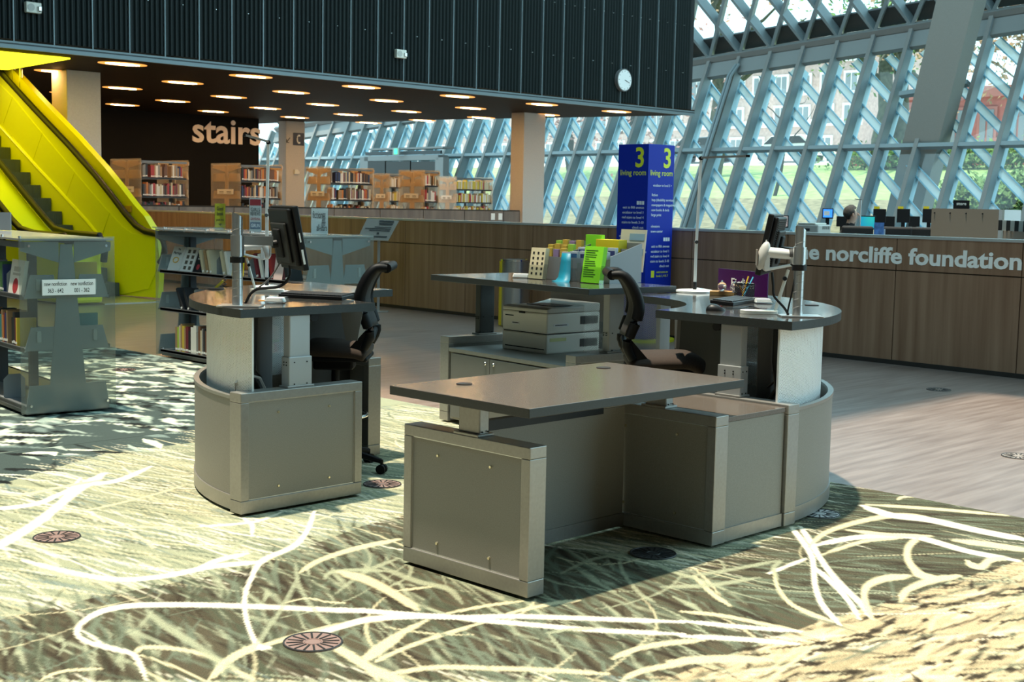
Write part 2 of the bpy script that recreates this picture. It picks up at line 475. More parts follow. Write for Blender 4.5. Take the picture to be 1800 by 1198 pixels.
MB().beam((0, -.072, 0), (.18, -.072, -.06), .010, .004, (0, 0, 1)).build('minute_hand', M_INK, t)
mk = MB()
for k in range(12):
    a_ = k * PI / 6; mk.beam((.20 * math.sin(a_), -.067, .20 * math.cos(a_)), (.225 * math.sin(a_), -.067, .225 * math.cos(a_)), .012, .004, (math.cos(a_), 0, -math.sin(a_)))
mk.build('hour_marks', M_INK, t)

# ---- unseen hall roof with an opening shaped to confine the sun, and the solid wall behind the viewer
M_ROOF = mat('grey_roof_soffit', (.20, .21, .21), .8)
ROOFZ = 12.0; SK = (-7.5, .9, -5.0, 9.0); SX, SYa = 5.2, 1.9            # sun opening: x0, x1, y0, y1
rf = MB().box(-16, SK[0], -16, 16.3, ROOFZ, ROOFZ + .4).box(SX, 9.5, -16, 16.3, ROOFZ, ROOFZ + .4).box(SK[1], SX, SYa, 16.3, ROOFZ, ROOFZ + .4).box(SK[1], SX, -16, SK[2], ROOFZ, ROOFZ + .4).box(SK[0], SK[1], -16, SK[2], ROOFZ, ROOFZ + .4).box(SK[0], SK[1], SK[3], 16.3, ROOFZ, ROOFZ + .4).build('ceiling_sun_mask', M_ROOF); struct(rf)
o = MB().box(-16.4, -16, -16, 34, 0, ROOFZ).build('wall_rear', mat('dark_rear_wall', (.14, .13, .12), .8)); struct(o)
o = MB().box(-16, 5, -16.4, -16, 0, ROOFZ).build('wall_side', mat('dark_rear_wall')); struct(o)  # unseen wall, lengthened to block sky light from this side
o = MB().box(25.5, 33.2, -16, 45, 21, 21.5).build('sun_blocker_slab', M_ROOF); struct(o)  # slab added out of view to keep sun off the gutter beam
o = MB().box(-16, 22, 16.3, 16.6, BH, ROOFZ).build('wall_upper', mat('dark_core')); struct(o)
# ================================================================== glazed street wall
FWD = Vector((-.0561, -.9984, 0))                      # along the wall, towards the right
FIN = Vector((-.9984, .0561, 0))                       # into the hall
F0 = Vector((30.26, 22.625, 3.586)); FS = 1.254
_be = math.radians(-23.0)
FV = FIN * math.sin(_be) + Vector((0, 0, math.cos(_be)))
FN = FIN * math.cos(_be) - Vector((0, 0, math.sin(_be))) # inward normal
def fuv(px, py, off=0.0):
    q = ONP(px, py, F0 + FN * off, FN) - F0; return q.dot(FWD), q.dot(FV)
def fp(u, v, off=0.0): return F0 + FWD * u + FV * v + FN * off
(u0_, v0_), (u1_, v1_) = fuv(1193, 140), fuv(1644, 72)
GC = (v1_ - v0_) / (u1_ - u0_)
def gut(u): return v0_ + GC * (u - u0_)
(uA, vA), (uB, vB) = fuv(1302, 257), fuv(1353, 91)
K2 = (uB - uA) / (vB - vA)
VB = -(F0.z - RF) / math.cos(_be)                      # foot of the wall on the raised floor
M_MUL = mat('pale_blue_steel', (.20, .245, .26), .5, .1)
M_LAT = clear_mat('sky_lit_bar_white', (.97, .99, .99), .03, .3, frost=.75); M_EDGE = mat('blue_steel_edge', (.18, .42, .55), .5)  # M_LAT: white strip standing in for the sky-lit sides of the bars
M_GUT = mat('grey_steel_beam', (.20, .205, .20), .55, .1)
win = MB().beam(fp(-26, VB), fp(24, VB), .5, .12, FIN).build('window_1', M_GUT); struct(win)
IR = range(-21, 20)
for i in IR:
    u = i * FS; b0 = fp(u + K2 * VB, VB); uu = u; 
    vt = (v0_ + GC * (u - u0_)) / (1 - GC * K2)
    t1 = fp(u + K2 * (vt + .60), vt + .60)
    MB().beam(b0 - FN * .17, t1 - FN * .17, .10, .34, FWD).build('mullion', M_MUL, win)
    MB().beam(b0 + FN * .008, t1 + FN * .008, .13, .016, FWD).build('flange', mat('warm_grey_flange', (.19, .185, .175), .55), win)
    if i < 19:
        m = MB(); c = [fp(u + K2 * VB, VB, -.24), fp(u + FS + K2 * VB, VB, -.24), fp(u + FS, 0, -.24), fp(u, 0, -.24)]
        m.quad(*c).build('pane', M_GLASS, win)
        vt2 = (v0_ + GC * (u + FS - u0_)) / (1 - GC * K2)
        MB().quad(fp(u, 0, -.24), fp(u + FS, 0, -.24), fp(u + FS + K2 * vt2, vt2, -.24), fp(u + K2 * vt, vt, -.24)).build('pane', M_GLASS, win)
        MB().beam(fp(u + .05, 0, -.10), fp(u + FS - .05, 0, -.10), .12, .20, FV).build('transom', M_MUL, win)
for (x0, y0, x1, y1) in ((1580, 164, 1634, 156), (1650, 151, 1700, 143)):
    a_, b_ = fuv(x0, y0), fuv(x1, y1); MB().beam(fp(*a_, -.10), fp(*b_, -.10), .14, .2, FV).build('transom', M_MUL, win)
# outer diamond lattice: bars parallel to the mullions and bars crossing them
OFF = -.62
d0_, d1_ = fuv(1332.4, 203.7, OFF), fuv(1357.2, 234.9, OFF); K1 = (d1_[0] - d0_[0]) / (d1_[1] - d0_[1])
e0_ = fuv(1330.5, 260, OFF); uD = e0_[0] - K1 * e0_[1]
uE = fuv(1320, 257, OFF)[0] - fuv(1302, 257)[0]
for i in range(-24, 27):
    u = uD + i * FS
    va, vb = VB - .3, gut(u)
    vb = min(vb, (v0_ + GC * (u - u0_)) / (1 - GC * K1)) + .1
    pa, pb = (u + K1 * va, va), (u + K1 * vb, vb)
    if max(pa[0], pb[0]) < -27: continue
    lb_ = MB().beam(fp(*pa, OFF), fp(*pb, OFF), .20, .04, FV.cross(FN)).build('lattice_bar', M_LAT, win)
    sd3 = FV.cross(FN); ax3 = (fp(*pb) - fp(*pa)).normalized(); sd3 = (sd3 - ax3 * sd3.dot(ax3)).normalized()
    for s3 in (-1, 1): MB().beam(fp(*pa, OFF) + sd3 * s3 * .115, fp(*pb, OFF) + sd3 * s3 * .115, .035, .16, sd3).build('bar_edge', M_EDGE, lb_)
for i in IR:
    u = i * FS + uE; vt = gut(u)
    MB().beam(fp(u + K2 * VB, VB, OFF), fp(u + K2 * vt, vt, OFF), .09, .26, FWD).build('lattice_bar', mat('sky_blue_steel', (.45, .66, .76), .5), win)
for du in (-.10, .02):                                  # rainwater pipes strapped to one mullion
    MB().tube([fp(FS + du + K2 * VB, VB, .10), fp(FS + du, 0, .10), fp(FS + du + K2 * gut(FS), gut(FS) - .2, .10), fp(FS + du + .1, gut(FS) + .25, .0)], .05, 10).build('pipe', M_MUL, win, smooth=True)
# gutter beam and dark fascia along the top of the wall
g_a, g_b = fp(-26, gut(-26)), fp(24, gut(24))
GD = (g_b - g_a).normalized()
MB().beam(g_a + FV * .30 - FN * .19, g_b + FV * .30 - FN * .19, .62, .20, FV).build('gutter_beam', M_GUT, win)
M_DK = mat('dark_steel', (.035, .042, .045), .6)
RV = (FIN * math.sin(math.radians(42)) + Vector((0, 0, math.cos(math.radians(42)))))
RN = (FIN * math.cos(math.radians(42)) - Vector((0, 0, math.sin(math.radians(42)))))
RV = (RV - GD * RV.dot(GD)).normalized()
r0 = fp(0, gut(0)) + FV * .62 + FN * .05
ROOFN = GD.cross(RV).normalized()
if ROOFN.dot(FIN) < 0: ROOFN = -ROOFN
ra, rb = g_a + FV * .62, g_b + FV * .62
MB().beam(ra + RV * .28 - ROOFN * .34, rb + RV * .28 - ROOFN * .34, .62, .10, RV).build('fascia', M_DK, win)
# roof lattice above
rp0, rp1 = ONP(1198, 108, r0, ROOFN), ONP(1222, 0, r0, ROOFN); DA = (rp1 - rp0).normalized()
rp0, rp1 = ONP(1297.5, 88, r0, ROOFN), ONP(1231, 5.5, r0, ROOFN); DB = (rp1 - rp0).normalized()
roof = MB().beam(ra, rb, .2, .14, RV).build('window_2', M_GUT); struct(roof)
RLEN = 11.0
for i in range(-8, 22):
    u = i * FS; n0 = fp(u + K2 * gut(u), gut(u)) + FV * .62
    if i < 19: MB().beam(n0 - ROOFN * .18, n0 + DA * RLEN - ROOFN * .18, .10, .36, GD).build('lattice_bar', M_MUL, roof)
    MB().beam(n0 - ROOFN * .18, n0 + DB * RLEN - ROOFN * .18, .10, .36, GD).build('lattice_bar', M_MUL, roof)
for i in range(-8, 19):
    n0 = fp(i * FS, gut(i * FS)) + FV * .62 - ROOFN * .30; n1 = fp((i + 1) * FS, gut((i + 1) * FS)) + FV * .62 - ROOFN * .30
    MB().quad(n0 + RV * .5, n1 + RV * .5, n1 + RV * 9, n0 + RV * 9).build('pane', M_GLASS, roof)

# great inclined column that passes through the wall
pm = ONP(1652, 150, F0, FN)
ct = ONP(1705, -60, pm + FN * 2.0 + FIN * 1.0, FN); cb = ONP(1592, 395, pm - FN * 2.2, FN)
ax = (ct - cb).normalized()
o = MB().beam(cb - ax * 3.0, ct + ax * 2.5, 1.05, .75, FWD).build('inclined_column', mat('grey_fireproofed_steel', (.23, .235, .22), .7, noise=.06, nscale=60))
tag(o, 'massive grey inclined column piercing the glazed wall', 'column')

# portal with exit doors in the far glazed wall
pq = ONP(705, 300, F0 + FIN * 1.2, FIN)
def pv(px, py): return ONP(px, py, pq, FIN)
t = thing('door_portal', 'grey steel vestibule with dark doors in the far glazed wall', 'doorway', (0, 0, 0))
def pquad(x0, y0, x1, y1, dep=.3):
    a_, b_ = pv(x0, y1), pv(x1, y0); m = MB()
    return m.prism([(a_.x, a_.y), (pv(x1, y1).x, pv(x1, y1).y), (pv(x1, y1).x - FIN.x * dep, pv(x1, y1).y - FIN.y * dep), (a_.x - FIN.x * dep, a_.y - FIN.y * dep)], min(a_.z, b_.z), max(a_.z, b_.z))
M_VEST = mat('grey_vestibule', (.20, .205, .20), .6)
pquad(648, 257, 778, 264, .6).build('header', M_VEST, t)
pquad(640, 272, 770, 283, .5).build('header', M_VEST, t)
pquad(642, 264, 774, 273, .1).build('recess', M_DK, t)
for x0, x1 in ((646, 676), (678, 720), (722, 764)):
    pquad(x0, 283, x1, 345, .08).build('door_leaf', mat('dark_olive_door', (.012, .011, .008), .5), t)
for x0, x1 in ((632, 646), (764, 778)): pquad(x0, 276, x1, 345, .3).build('jamb', M_VEST, t)
e_ = pv(705, 266.5)
t = thing('exit_sign', 'small green exit sign over the far vestibule', 'exit sign', (e_.x - .25, e_.y, e_.z))
o = MB().box(-.03, .03, -.20, .20, -.14, .14, .01).build('housing', mat('exit_grey', (.25, .3, .27), .5), t)
MB().box(-.035, -.03, -.10, .10, -.11, .11).build('pictogram', mat('exit_green', (.02, .5, .2), .5, emit=(.05, .8, .3), estr=1.2), t)

# ================================================================== outside the glass
GX = [(31.5, .4), (37, None, 402), (43, None, 352), (50, None, 322), (54, None, 300), (58, None, 288), (64, None, 272), (70, None, 262), (140, None, 250)]
prof = []
for g in GX:
    if len(g) == 2: prof.append(g); continue
    p = ONP(1640, g[2], (g[0], 0, 0), (1, 0, 0)); prof.append((g[0], p.z))
M_GRASS = mat('lawn_grass', (.17, .27, .08), .9, noise=1, col2=(.27, .38, .15), nscale=3)
M_COVER = mat('brown_ground_cover', (.09, .085, .04), .9, noise=1, col2=(.24, .22, .13), nscale=4)
M_PAVE = mat('pale_pavement', (.72, .72, .70), .9, noise=.1, nscale=1)
def strip(name, k0_, k1_, m):
    mb = MB(); ys = np.linspace(-40, 130, 40)
    for k in range(k0_, k1_):
        for j in range(len(ys) - 1):
            mb.quad((prof[k][0], ys[j], prof[k][1]), (prof[k + 1][0], ys[j], prof[k + 1][1]), (prof[k + 1][0], ys[j + 1], prof[k + 1][1]), (prof[k][0], ys[j + 1], prof[k][1]))
    o = mb.build(name, m); bm = bmesh.new(); bm.from_mesh(o.data); bmesh.ops.remove_doubles(bm, verts=bm.verts, dist=.001); bm.to_mesh(o.data); bm.free(); return o
o = strip('ground_cover_bed', 0, 2, M_COVER); struct(o)
o = strip('lawn', 2, 5, M_GRASS); struct(o)
o = strip('pavement', 5, 8, M_PAVE); struct(o)
def zt(x):
    for k in range(len(prof) - 1):
        if prof[k][0] <= x <= prof[k + 1][0]: f_ = (x - prof[k][0]) / (prof[k + 1][0] - prof[k][0]); return prof[k][1] + f_ * (prof[k + 1][1] - prof[k][1])
    return prof[-1][1]
def xw(px, py, X): return ONP(px, py, (X, 0, 0), (1, 0, 0))

# red plinth wall along the street
a_, b_ = xw(1470, 262, 57), xw(1850, 258, 57)
z_ = zt(57)
o = MB().box(57, 57.5, b_.y - 14, a_.y, z_ - .5, a_.z).build('street_wall', mat('red_brick_wall', (.42, .12, .085), .8, noise=.12, nscale=6)); tag(o, 'long low red wall beyond the lawn', 'wall')

def building(name, lab, X, pxl, pxr, pyt, wall, wins, floors, winmat, framem, zb=None, dep=14):
    a_, b_ = xw(pxl, pyt, X), xw(pxr, pyt, X)
    t = thing(name, lab, 'building', (X, (a_.y + b_.y) / 2, 0))
    h = a_.z; zb = zt(X) - 1 if zb is None else zb; hw = (a_.y - b_.y) / 2
    MB().box(0, dep, -hw, hw, zb, h).build('wall', wall, t)
    MB().box(-.3, dep, -hw - .2, hw + .2, h, h + .6).build('cornice', framem, t)
    MB().box(-.15, 0, -hw, hw, zb + (h - zb) * .30, zb + (h - zb) * .30 + .5).build('string_course', framem, t)
    n = wins; fh = (h - zb) / floors
    for f_ in range(floors):
        for k in range(n):
            y = -hw + (k + .5) * 2 * hw / n; w2 = min(.8, hw / n * .45)
            z0 = zb + f_ * fh + fh * .28; z1 = zb + f_ * fh + fh * .82
            fr = MB().box(-.12, .1, y - w2 - .18, y + w2 + .18, z0 - .18, z1 + .18).build('window', framem, t)
            MB().box(-.16, -.12, y - w2, y - .06, z0, z1).box(-.16, -.12, y + .06, y + w2, z0, z1).build('pane', winmat, fr)
    return t
M_BRK = mat('pinkish_brick', (.43, .31, .27), .9, noise=.15, nscale=5)
M_STONE = mat('pale_stone', (.66, .64, .60), .8)
M_PANE = mat('far_window_pane', (.16, .19, .20), .2)
building('brick_building', 'long pinkish brick building with pale window surrounds across the street', 78, 700, 1520, 128, M_BRK, 26, 4, M_PANE, M_STONE)
building('red_building', 'low dark red building with flat roof beyond the lawn on the right', 68, 1560, 2000, 178, mat('dark_red_brick', (.33, .115, .095), .85, noise=.1, nscale=5), 8, 1, M_PANE, mat('dull_red_trim', (.30, .12, .10), .8))

# trees
M_BARK = mat('mossy_bark', (.075, .075, .05), .9, noise=.4, nscale=6)
M_BARK2 = mat('dark_bark', (.05, .045, .04), .9, noise=.3, nscale=6)
M_LEAFB = mat('dry_brown_leaves', (.34, .22, .12), .8, noise=.3, nscale=2)
M_LEAFG = mat('green_leaves', (.10, .20, .05), .8, noise=.4, nscale=2)
M_LEAFR = mat('reddish_leaves', (.30, .17, .15), .8, noise=.3, nscale=2)
def leaf_mesh(n, spread, size, seed):
    r = random.Random(seed); m = MB()
    for _ in range(n):
        c = Vector((r.gauss(0, spread[0]), r.gauss(0, spread[1]), r.gauss(0, spread[2])))
        a_ = Vector((r.uniform(-1, 1), r.uniform(-1, 1), r.uniform(-1, 1))).normalized(); b_ = a_.orthogonal().normalized(); s_ = size * r.uniform(.5, 1.3)
        m.quad(c - a_ * s_, c + b_ * s_ * .6, c + a_ * s_, c - b_ * s_ * .6)
    return m
def tree(lab, X, px, pyb, r, h, seed, lean=.1, leaf=None, nleaf=0, bark=None, leafc=None):
    p = xw(px, pyb, X); z = zt(X); R_ = random.Random(seed)
    t = thing('street_tree', lab, 'tree', (X, p.y, z), 0, 'trees outside the glass')
    n = 9; tr = [(R_.gauss(0, .12 * k * .3), lean * k * h / n + R_.gauss(0, .15), h * k / n) for k in range(n)]
    MB().tube([(a_, b_, c_ - (.3 if k == 0 else 0)) for k, (a_, b_, c_) in enumerate(tr)], [r * (1 - .07 * k) for k in range(n)], 10).build('trunk', bark or M_BARK, t, smooth=True)
    for j in range(7):
        s_ = tr[3 + j % 5]; ang = R_.uniform(0, 2 * PI); L_ = h * R_.uniform(.3, .55); pts = [Vector(s_)]; dr = Vector((math.cos(ang) * .6, math.sin(ang), .45))
        for q in range(6):
            dr = (dr + Vector((R_.gauss(0, .25), R_.gauss(0, .25), R_.gauss(0, .25)))).normalized(); pts.append(pts[-1] + dr * L_ / 6)
        MB().tube(pts, [r * .42 * (1 - q / 7.5) for q in range(7)], 7).build('branch', bark or M_BARK, t, smooth=True)
    if leaf:
        o = leaf_mesh(nleaf, (1.6, 2.2, 1.6), .16, seed).build('foliage', leaf, t, leafc or (0, 0, h * .85)); o['kind'] = 'stuff'
tree('mossy tree trunk seen behind the middle of the glazed wall', 52, 1258, 320, .42, 12, 1, .02, M_LEAFB, 500)
tree('thick mossy tree with crooked branches in front of the pink brick building', 55, 1545, 265, .45, 13, 2, -.02, M_LEAFB, 400)
tree('mossy double tree trunk left of the inclined column', 56, 1590, 262, .42, 13, 3, .10, M_LEAFG, 1500, None, (0, 1, 7))
tree('tree with dry brown leaves at the right edge above the red building', 50, 1830, 300, .30, 11, 4, .06, M_LEAFB, 2600, None, (0, 1.5, 7.0))
tree('reddish leafed tree seen behind the blue sign post', 50, 1110, 330, .25, 9, 5, .03, M_LEAFR, 2600, M_BARK2, (0, 0, 5.5))
tree('reddish leafed tree seen under the low ceiling right of the far column', 52, 1000, 330, .25, 9, 6, .03, M_LEAFR, 2600, M_BARK2, (0, 0, 5.5))
tree('slim dark sapling on the lawn behind the person', 44, 1371, 372, .09, 5, 8, .0, None, 0, M_BARK2)

def shrub(X, px, py, sc, lab, seed, n=900):
    p = xw(px, py, X); t = thing('shrub', lab, 'shrub', (X, p.y, zt(X)), 0, 'shrubs outside the glass')
    o = leaf_mesh(n, (.30 * sc[0], .30 * sc[1], .24 * sc[2]), .11, seed).build('foliage', M_LEAFG, t, (0, 0, .5 * sc[2])); o['kind'] = 'stuff'
    MB().cyl((0, 0, -.1), (0, 0, .5 * sc[2]), .05, .03, 7).build('stem', M_BARK2, t)
for k, (px, py, X, sc, lab) in enumerate([
        (1520, 292, 55, (1.5, 4, 1.2), 'clipped hedge in front of the red wall, left end'), (1610, 292, 55, (1.5, 4, 1.2), 'clipped hedge in front of the red wall beside the inclined column'),
        (1700, 294, 55, (1.5, 4, 1.2), 'clipped hedge in front of the red wall, right of the column'), (1780, 294, 55, (1.5, 4, 1.2), 'clipped hedge in front of the red wall at the right edge'),
        (1700, 345, 41, (1.1, 1.7, 1.2), 'broad shrub on the lawn above the grey counter screen'), (1755, 350, 40, (1.1, 1.4, 1.2), 'broad dark shrub on the lawn left of the right edge'),
        (1800, 340, 41, (1.1, 1.3, 1.4), 'broad shrub on the lawn at the right edge'), (1618, 375, 37.5, (.7, .8, 1.2), 'small bright green shrub low beside the inclined column')]):
    shrub(X, px, py, sc, lab, 40 + k, 1500)

def car(px, py, X, col, lab):
    p = xw(px, py, X); t = thing('car', lab, 'car', (X, p.y, zt(X)), PI / 2, 'cars parked in the street')
    cm2 = mat('car_paint_%s' % col, {'white': (.75, .76, .76), 'dark': (.03, .035, .04)}[col], .3, coat=.5)
    MB().prism([(-2.1, .35), (2.1, .35), (2.15, .8), (1.4, .95), (.8, 1.45), (-1.2, 1.5), (-1.9, 1.0), (-2.15, .9)], -.85, .85, Matrix.Rotation(PI / 2, 4, 'X')).build('body', cm2, t, bevel=.08)
    MB().prism([(1.25, .98), (.75, 1.38), (-1.1, 1.42), (-1.6, 1.02)], -.87, .87, Matrix.Rotation(PI / 2, 4, 'X')).build('windows', M_BLACK, t)
    for sx in (-1.3, 1.3):
        for sy in (-.8, .8): MB().cyl((sx, sy - .1, .33), (sx, sy + .1, .33), .33, seg=18).build('wheel', M_BLACKM, t)
car(1388, 300, 60, 'white', 'white car parked in the street behind the middle windows')
car(1230, 300, 60, 'dark', 'dark car with pale roof low behind the tall desk lamp')

# ================================================================== escalator
XE0, XE1 = 4.75, 5.85
def ey(px, py, X=XE1): p = ONP(px, py, (X, 0, 0), (1, 0, 0)); return (p.y, p.z)
esc = thing('escalator', 'bright yellow escalator with black handrails rising to the left', 'escalator', (0, 0, 0))
def yz(m, pts, x0, x1):                                 # polygon in the YZ plane swept along X
    Mx = Matrix(((0, 0, 1, 0), (1, 0, 0, 0), (0, 1, 0, 0), (0, 0, 0, 1)))
    return m.prism(pts, x0, x1, Mx)
rail = [ey(*q) for q in ((-60, 58), (0, 122), (60, 187), (120, 250), (170, 306), (200, 344), (222, 373), (240, 393), (256, 403), (275, 407))]
skl = [ey(*q) for q in ((-60, 152), (0, 220), (67, 294), (110, 340), (153, 387), (172, 410))]
y_end = rail[-1][0]
# balustrade wall, in panels between slanting joints
bal = yz(MB(), [(y, z - .10) for y, z in rail] + [(y_end - .08, rail[-1][1] - .5), (y_end - .02, .05), (16.6, .0), (21.6, 2.6)], XE1 + .01, XE1 + .10).build('balustrade', M_YELLOW, esc)
seams = [((-40, 108), (-58, 158)), ((22.7, 171), (5.7, 220)), ((75, 235), (58, 284)), ((132, 303), (113.5, 354)), ((193, 375), (180, 414))]
def lerp(a_, b_, f_): return (a_[0] + (b_[0] - a_[0]) * f_, a_[1] + (b_[1] - a_[1]) * f_)
for k in range(4):
    (a_, b_), (c_, d_) = [[ey(*q) for q in seams[j]] for j in (k, k + 1)]
    yz(MB(), [lerp(a_, c_, .006), lerp(a_, c_, .994), lerp(b_, d_, .994), lerp(b_, d_, .006)], XE1 - .008, XE1 + .012).build('panel', M_YELLOW, bal)
a_, b_ = [ey(*q) for q in seams[4]]
yz(MB(), [(a_[0] - .02, a_[1]), ey(213, 396), ey(232, 410), ey(275, 417), ey(277, 470), ey(262, 507), ey(215, 517), (16.05, .1), (b_[0] - .02, b_[1])], XE1 - .008, XE1 + .012).build('panel', M_YELLOW, bal)
MB().tube([(XE1 - .012, y, z) for y, z in skl], .035, 8).build('moulding', M_YELLOW, bal, smooth=True)
yz(MB(), [(y, z - .02) for y, z in skl] + [(16.1, .03), (21.4, 2.4)], XE1 - .03, XE1 - .01).build('skirt', M_YELLOW, bal)
hr = [(XE1 - .01, y, z - .03) for y, z in rail] + [(XE1 - .01, y_end - .22, rail[-1][1] - .12), (XE1 - .01, y_end - .26, rail[-1][1] - .32), (XE1 - .01, y_end - .12, rail[-1][1] - .5)]
MB().tube(hr, .055, 10).build('handrail', mat('handrail_rubber', (.006, .006, .006), .45, spec=.25), esc, smooth=True)
MB().tube([(XE1 + .02, y, z - .10) for y, z in rail], .03, 8).build('rail_guide', mat('yellow_guide', (.75, .62, .05), .3), esc, smooth=True)
outer = [(y, z + .13) for y, z in rail[:-2]]
yz(MB(), outer + [(rail[-2][0], rail[-2][1] - .03), (rail[-2][0] + .2, .1), (21.6, 2.0)], XE1 + .14, XE1 + .26).build('outer_cladding', mat('bright_yellow', (.86, .74, .0), .3), esc)
# steps
n_st = 17; st = MB().box(XE0 + .04, XE1 - .04, 0, .42, -.235, 0, .006)
for q in range(26): st.box(XE0 + .06 + q * .039, XE0 + .08 + q * .039, -.004, .41, -.225, .004)
stm = st.mesh('step'); stm.materials.append(mat('grey_step', (.10, .115, .105), .55, .3))
for k in range(n_st):
    y, z = 15.62 + .4035 * k, .2335 * (k + 1)
    obj('step', stm, None, esc, (0, y, z))
MB().box(XE0 + .02, XE1 - .02, 14.2, 15.62, -.02, .015).build('landing_plate', M_ALU, esc)
# near balustrade with two handrails on one broad deck
nr = [ey(*q, XE0) for q in ((-60, 208), (0, 283), (50, 345), (84, 386), (100, 402), (122, 409), (150, 412), (178, 414))]
yz(MB(), [(y, z - .09) for y, z in nr] + [(nr[-1][0] - .05, .03), (16.2, .0), (20.6, 2.4)], XE0 - .62, XE0).build('near_balustrade', M_YELLOW, esc, bevel=.05)
MB().tube([(XE0 - .03, y, z) for y, z in nr] + [(XE0 - .03, nr[-1][0] - .18, nr[-1][1] - .15), (XE0 - .03, nr[-1][0] - .12, nr[-1][1] - .4)], .055, 10).build('handrail', mat('handrail_rubber', (.006, .006, .006), .45, spec=.25), esc, smooth=True)
MB().tube([(XE0 - .62, y, z) for y, z in nr] + [(XE0 - .62, nr[-1][0] - .18, nr[-1][1] - .15)], .055, 10).build('handrail', mat('handrail_rubber', (.006, .006, .006), .45, spec=.25), esc, smooth=True)
# lit yellow shaft lining where the escalator meets the ceiling
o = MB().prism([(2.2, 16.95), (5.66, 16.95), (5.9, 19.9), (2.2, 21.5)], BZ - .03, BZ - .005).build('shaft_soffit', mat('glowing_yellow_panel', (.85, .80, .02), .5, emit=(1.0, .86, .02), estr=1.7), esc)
MB().cyl((6.02, 19.6, 3.2), (6.02, 19.6, BZ), .035, seg=8).cyl((6.02, 19.9, 3.2), (6.02, 19.9, BZ), .035, seg=8).build('hanger_post', M_ALU, esc)
MB().box(XE1 - .02, XE1 + .0, .0, .22, -.05, .05).build('warning_label', mat('orange_label', (.75, .35, .02), .6), esc, (XE1 * 0 + .14, ey(213, 372)[0] - .1, ey(213, 372)[1] + .05))
# ================================================================== carpet: printed grass and leaves
def carpet_edge(y): return 1.665 + .0228 * y
class Raster:
    def __init__(s, x0, x1, y0, y1, h):
        s.x0, s.y0, s.h = x0, y0, h; s.nx, s.ny = int((x1 - x0) / h) + 1, int((y1 - y0) / h) + 1
        s.c = np.zeros((s.nx, s.ny, 3), np.float32)
        s.X, s.Y = np.meshgrid(x0 + h * np.arange(s.nx), y0 + h * np.arange(s.ny), indexing='ij')
    def stroke(s, pts, wid, col, op=1.0, soft=.5):
        pts = np.asarray(pts, float)
        for (p, q, w0, w1) in zip(pts[:-1], pts[1:], wid[:-1], wid[1:]):
            R_ = max(w0, w1, s.h) + s.h
            i0, i1 = int((min(p[0], q[0]) - R_ - s.x0) / s.h), int((max(p[0], q[0]) + R_ - s.x0) / s.h) + 2
            j0, j1 = int((min(p[1], q[1]) - R_ - s.y0) / s.h), int((max(p[1], q[1]) + R_ - s.y0) / s.h) + 2
            i0, j0 = max(i0, 0), max(j0, 0); i1, j1 = min(i1, s.nx), min(j1, s.ny)
            if i0 >= i1 or j0 >= j1: continue
            x, y = s.X[i0:i1, j0:j1], s.Y[i0:i1, j0:j1]; d = q - p; L2 = d @ d + 1e-9
            t_ = np.clip(((x - p[0]) * d[0] + (y - p[1]) * d[1]) / L2, 0, 1)
            dist = np.hypot(x - p[0] - t_ * d[0], y - p[1] - t_ * d[1]); w = np.maximum(w0 + (w1 - w0) * t_, s.h * .55)
            a_ = (op * np.clip((w - dist) / (w * soft) + .15, 0, 1) * np.minimum(1, (w0 + (w1 - w0) * t_) / (s.h * .55)))[..., None]
            s.c[i0:i1, j0:j1] = s.c[i0:i1, j0:j1] * (1 - a_) + np.asarray(col, np.float32) * a_
def g2(px, py): p = A(px, py); return (p.x, p.y)
def pxscale(px, py): p = A(px, py); return (p - CAM).dot(FW) / FPX      # metres per pixel there
def inside(poly, X, Y):
    r = np.zeros(X.shape, bool); n = len(poly)
    for i in range(n):
        (xa, ya), (xb, yb) = poly[i], poly[(i + 1) % n]
        c_ = ((ya > Y) != (yb > Y)) & (X < (xb - xa) * (Y - ya) / (yb - ya + 1e-12) + xa); r ^= c_
    return r
BROWN, OLIVE, SAGE, PALE, CREAM, WHITE, TEAL, INKB = (.036, .027, .018), (.070, .078, .050), (.145, .17, .12), (.35, .365, .245), (.60, .53, .335), (.78, .72, .56), (.17, .22, .20), (.012, .014, .014)
def wav(px):                                     # catmull-rom through pixel points, on the floor
    P_ = [np.array(g2(*q)) for q in px]; P_ = [2 * P_[0] - P_[1]] + P_ + [2 * P_[-1] - P_[-2]]; out = []
    for i in range(1, len(P_) - 2):
        for t_ in np.linspace(0, 1, 7)[:-1]:
            a_, b_, c_, d_ = P_[i - 1:i + 3]
            out.append(.5 * ((2 * b_) + (c_ - a_) * t_ + (2 * a_ - 5 * b_ + 4 * c_ - d_) * t_ ** 2 + (3 * b_ - a_ - 3 * c_ + d_) * t_ ** 3))
    out.append(P_[-2]); return out
c4 = lambda *q: [(x / 2.4057, 700 + y / 2.4057) for x, y in q]
c5 = lambda *q: [(600 + x / 3, 850 + y / 3) for x, y in q]
c6 = lambda *q: [(1200 + x / 3, 800 + y / 3) for x, y in q]
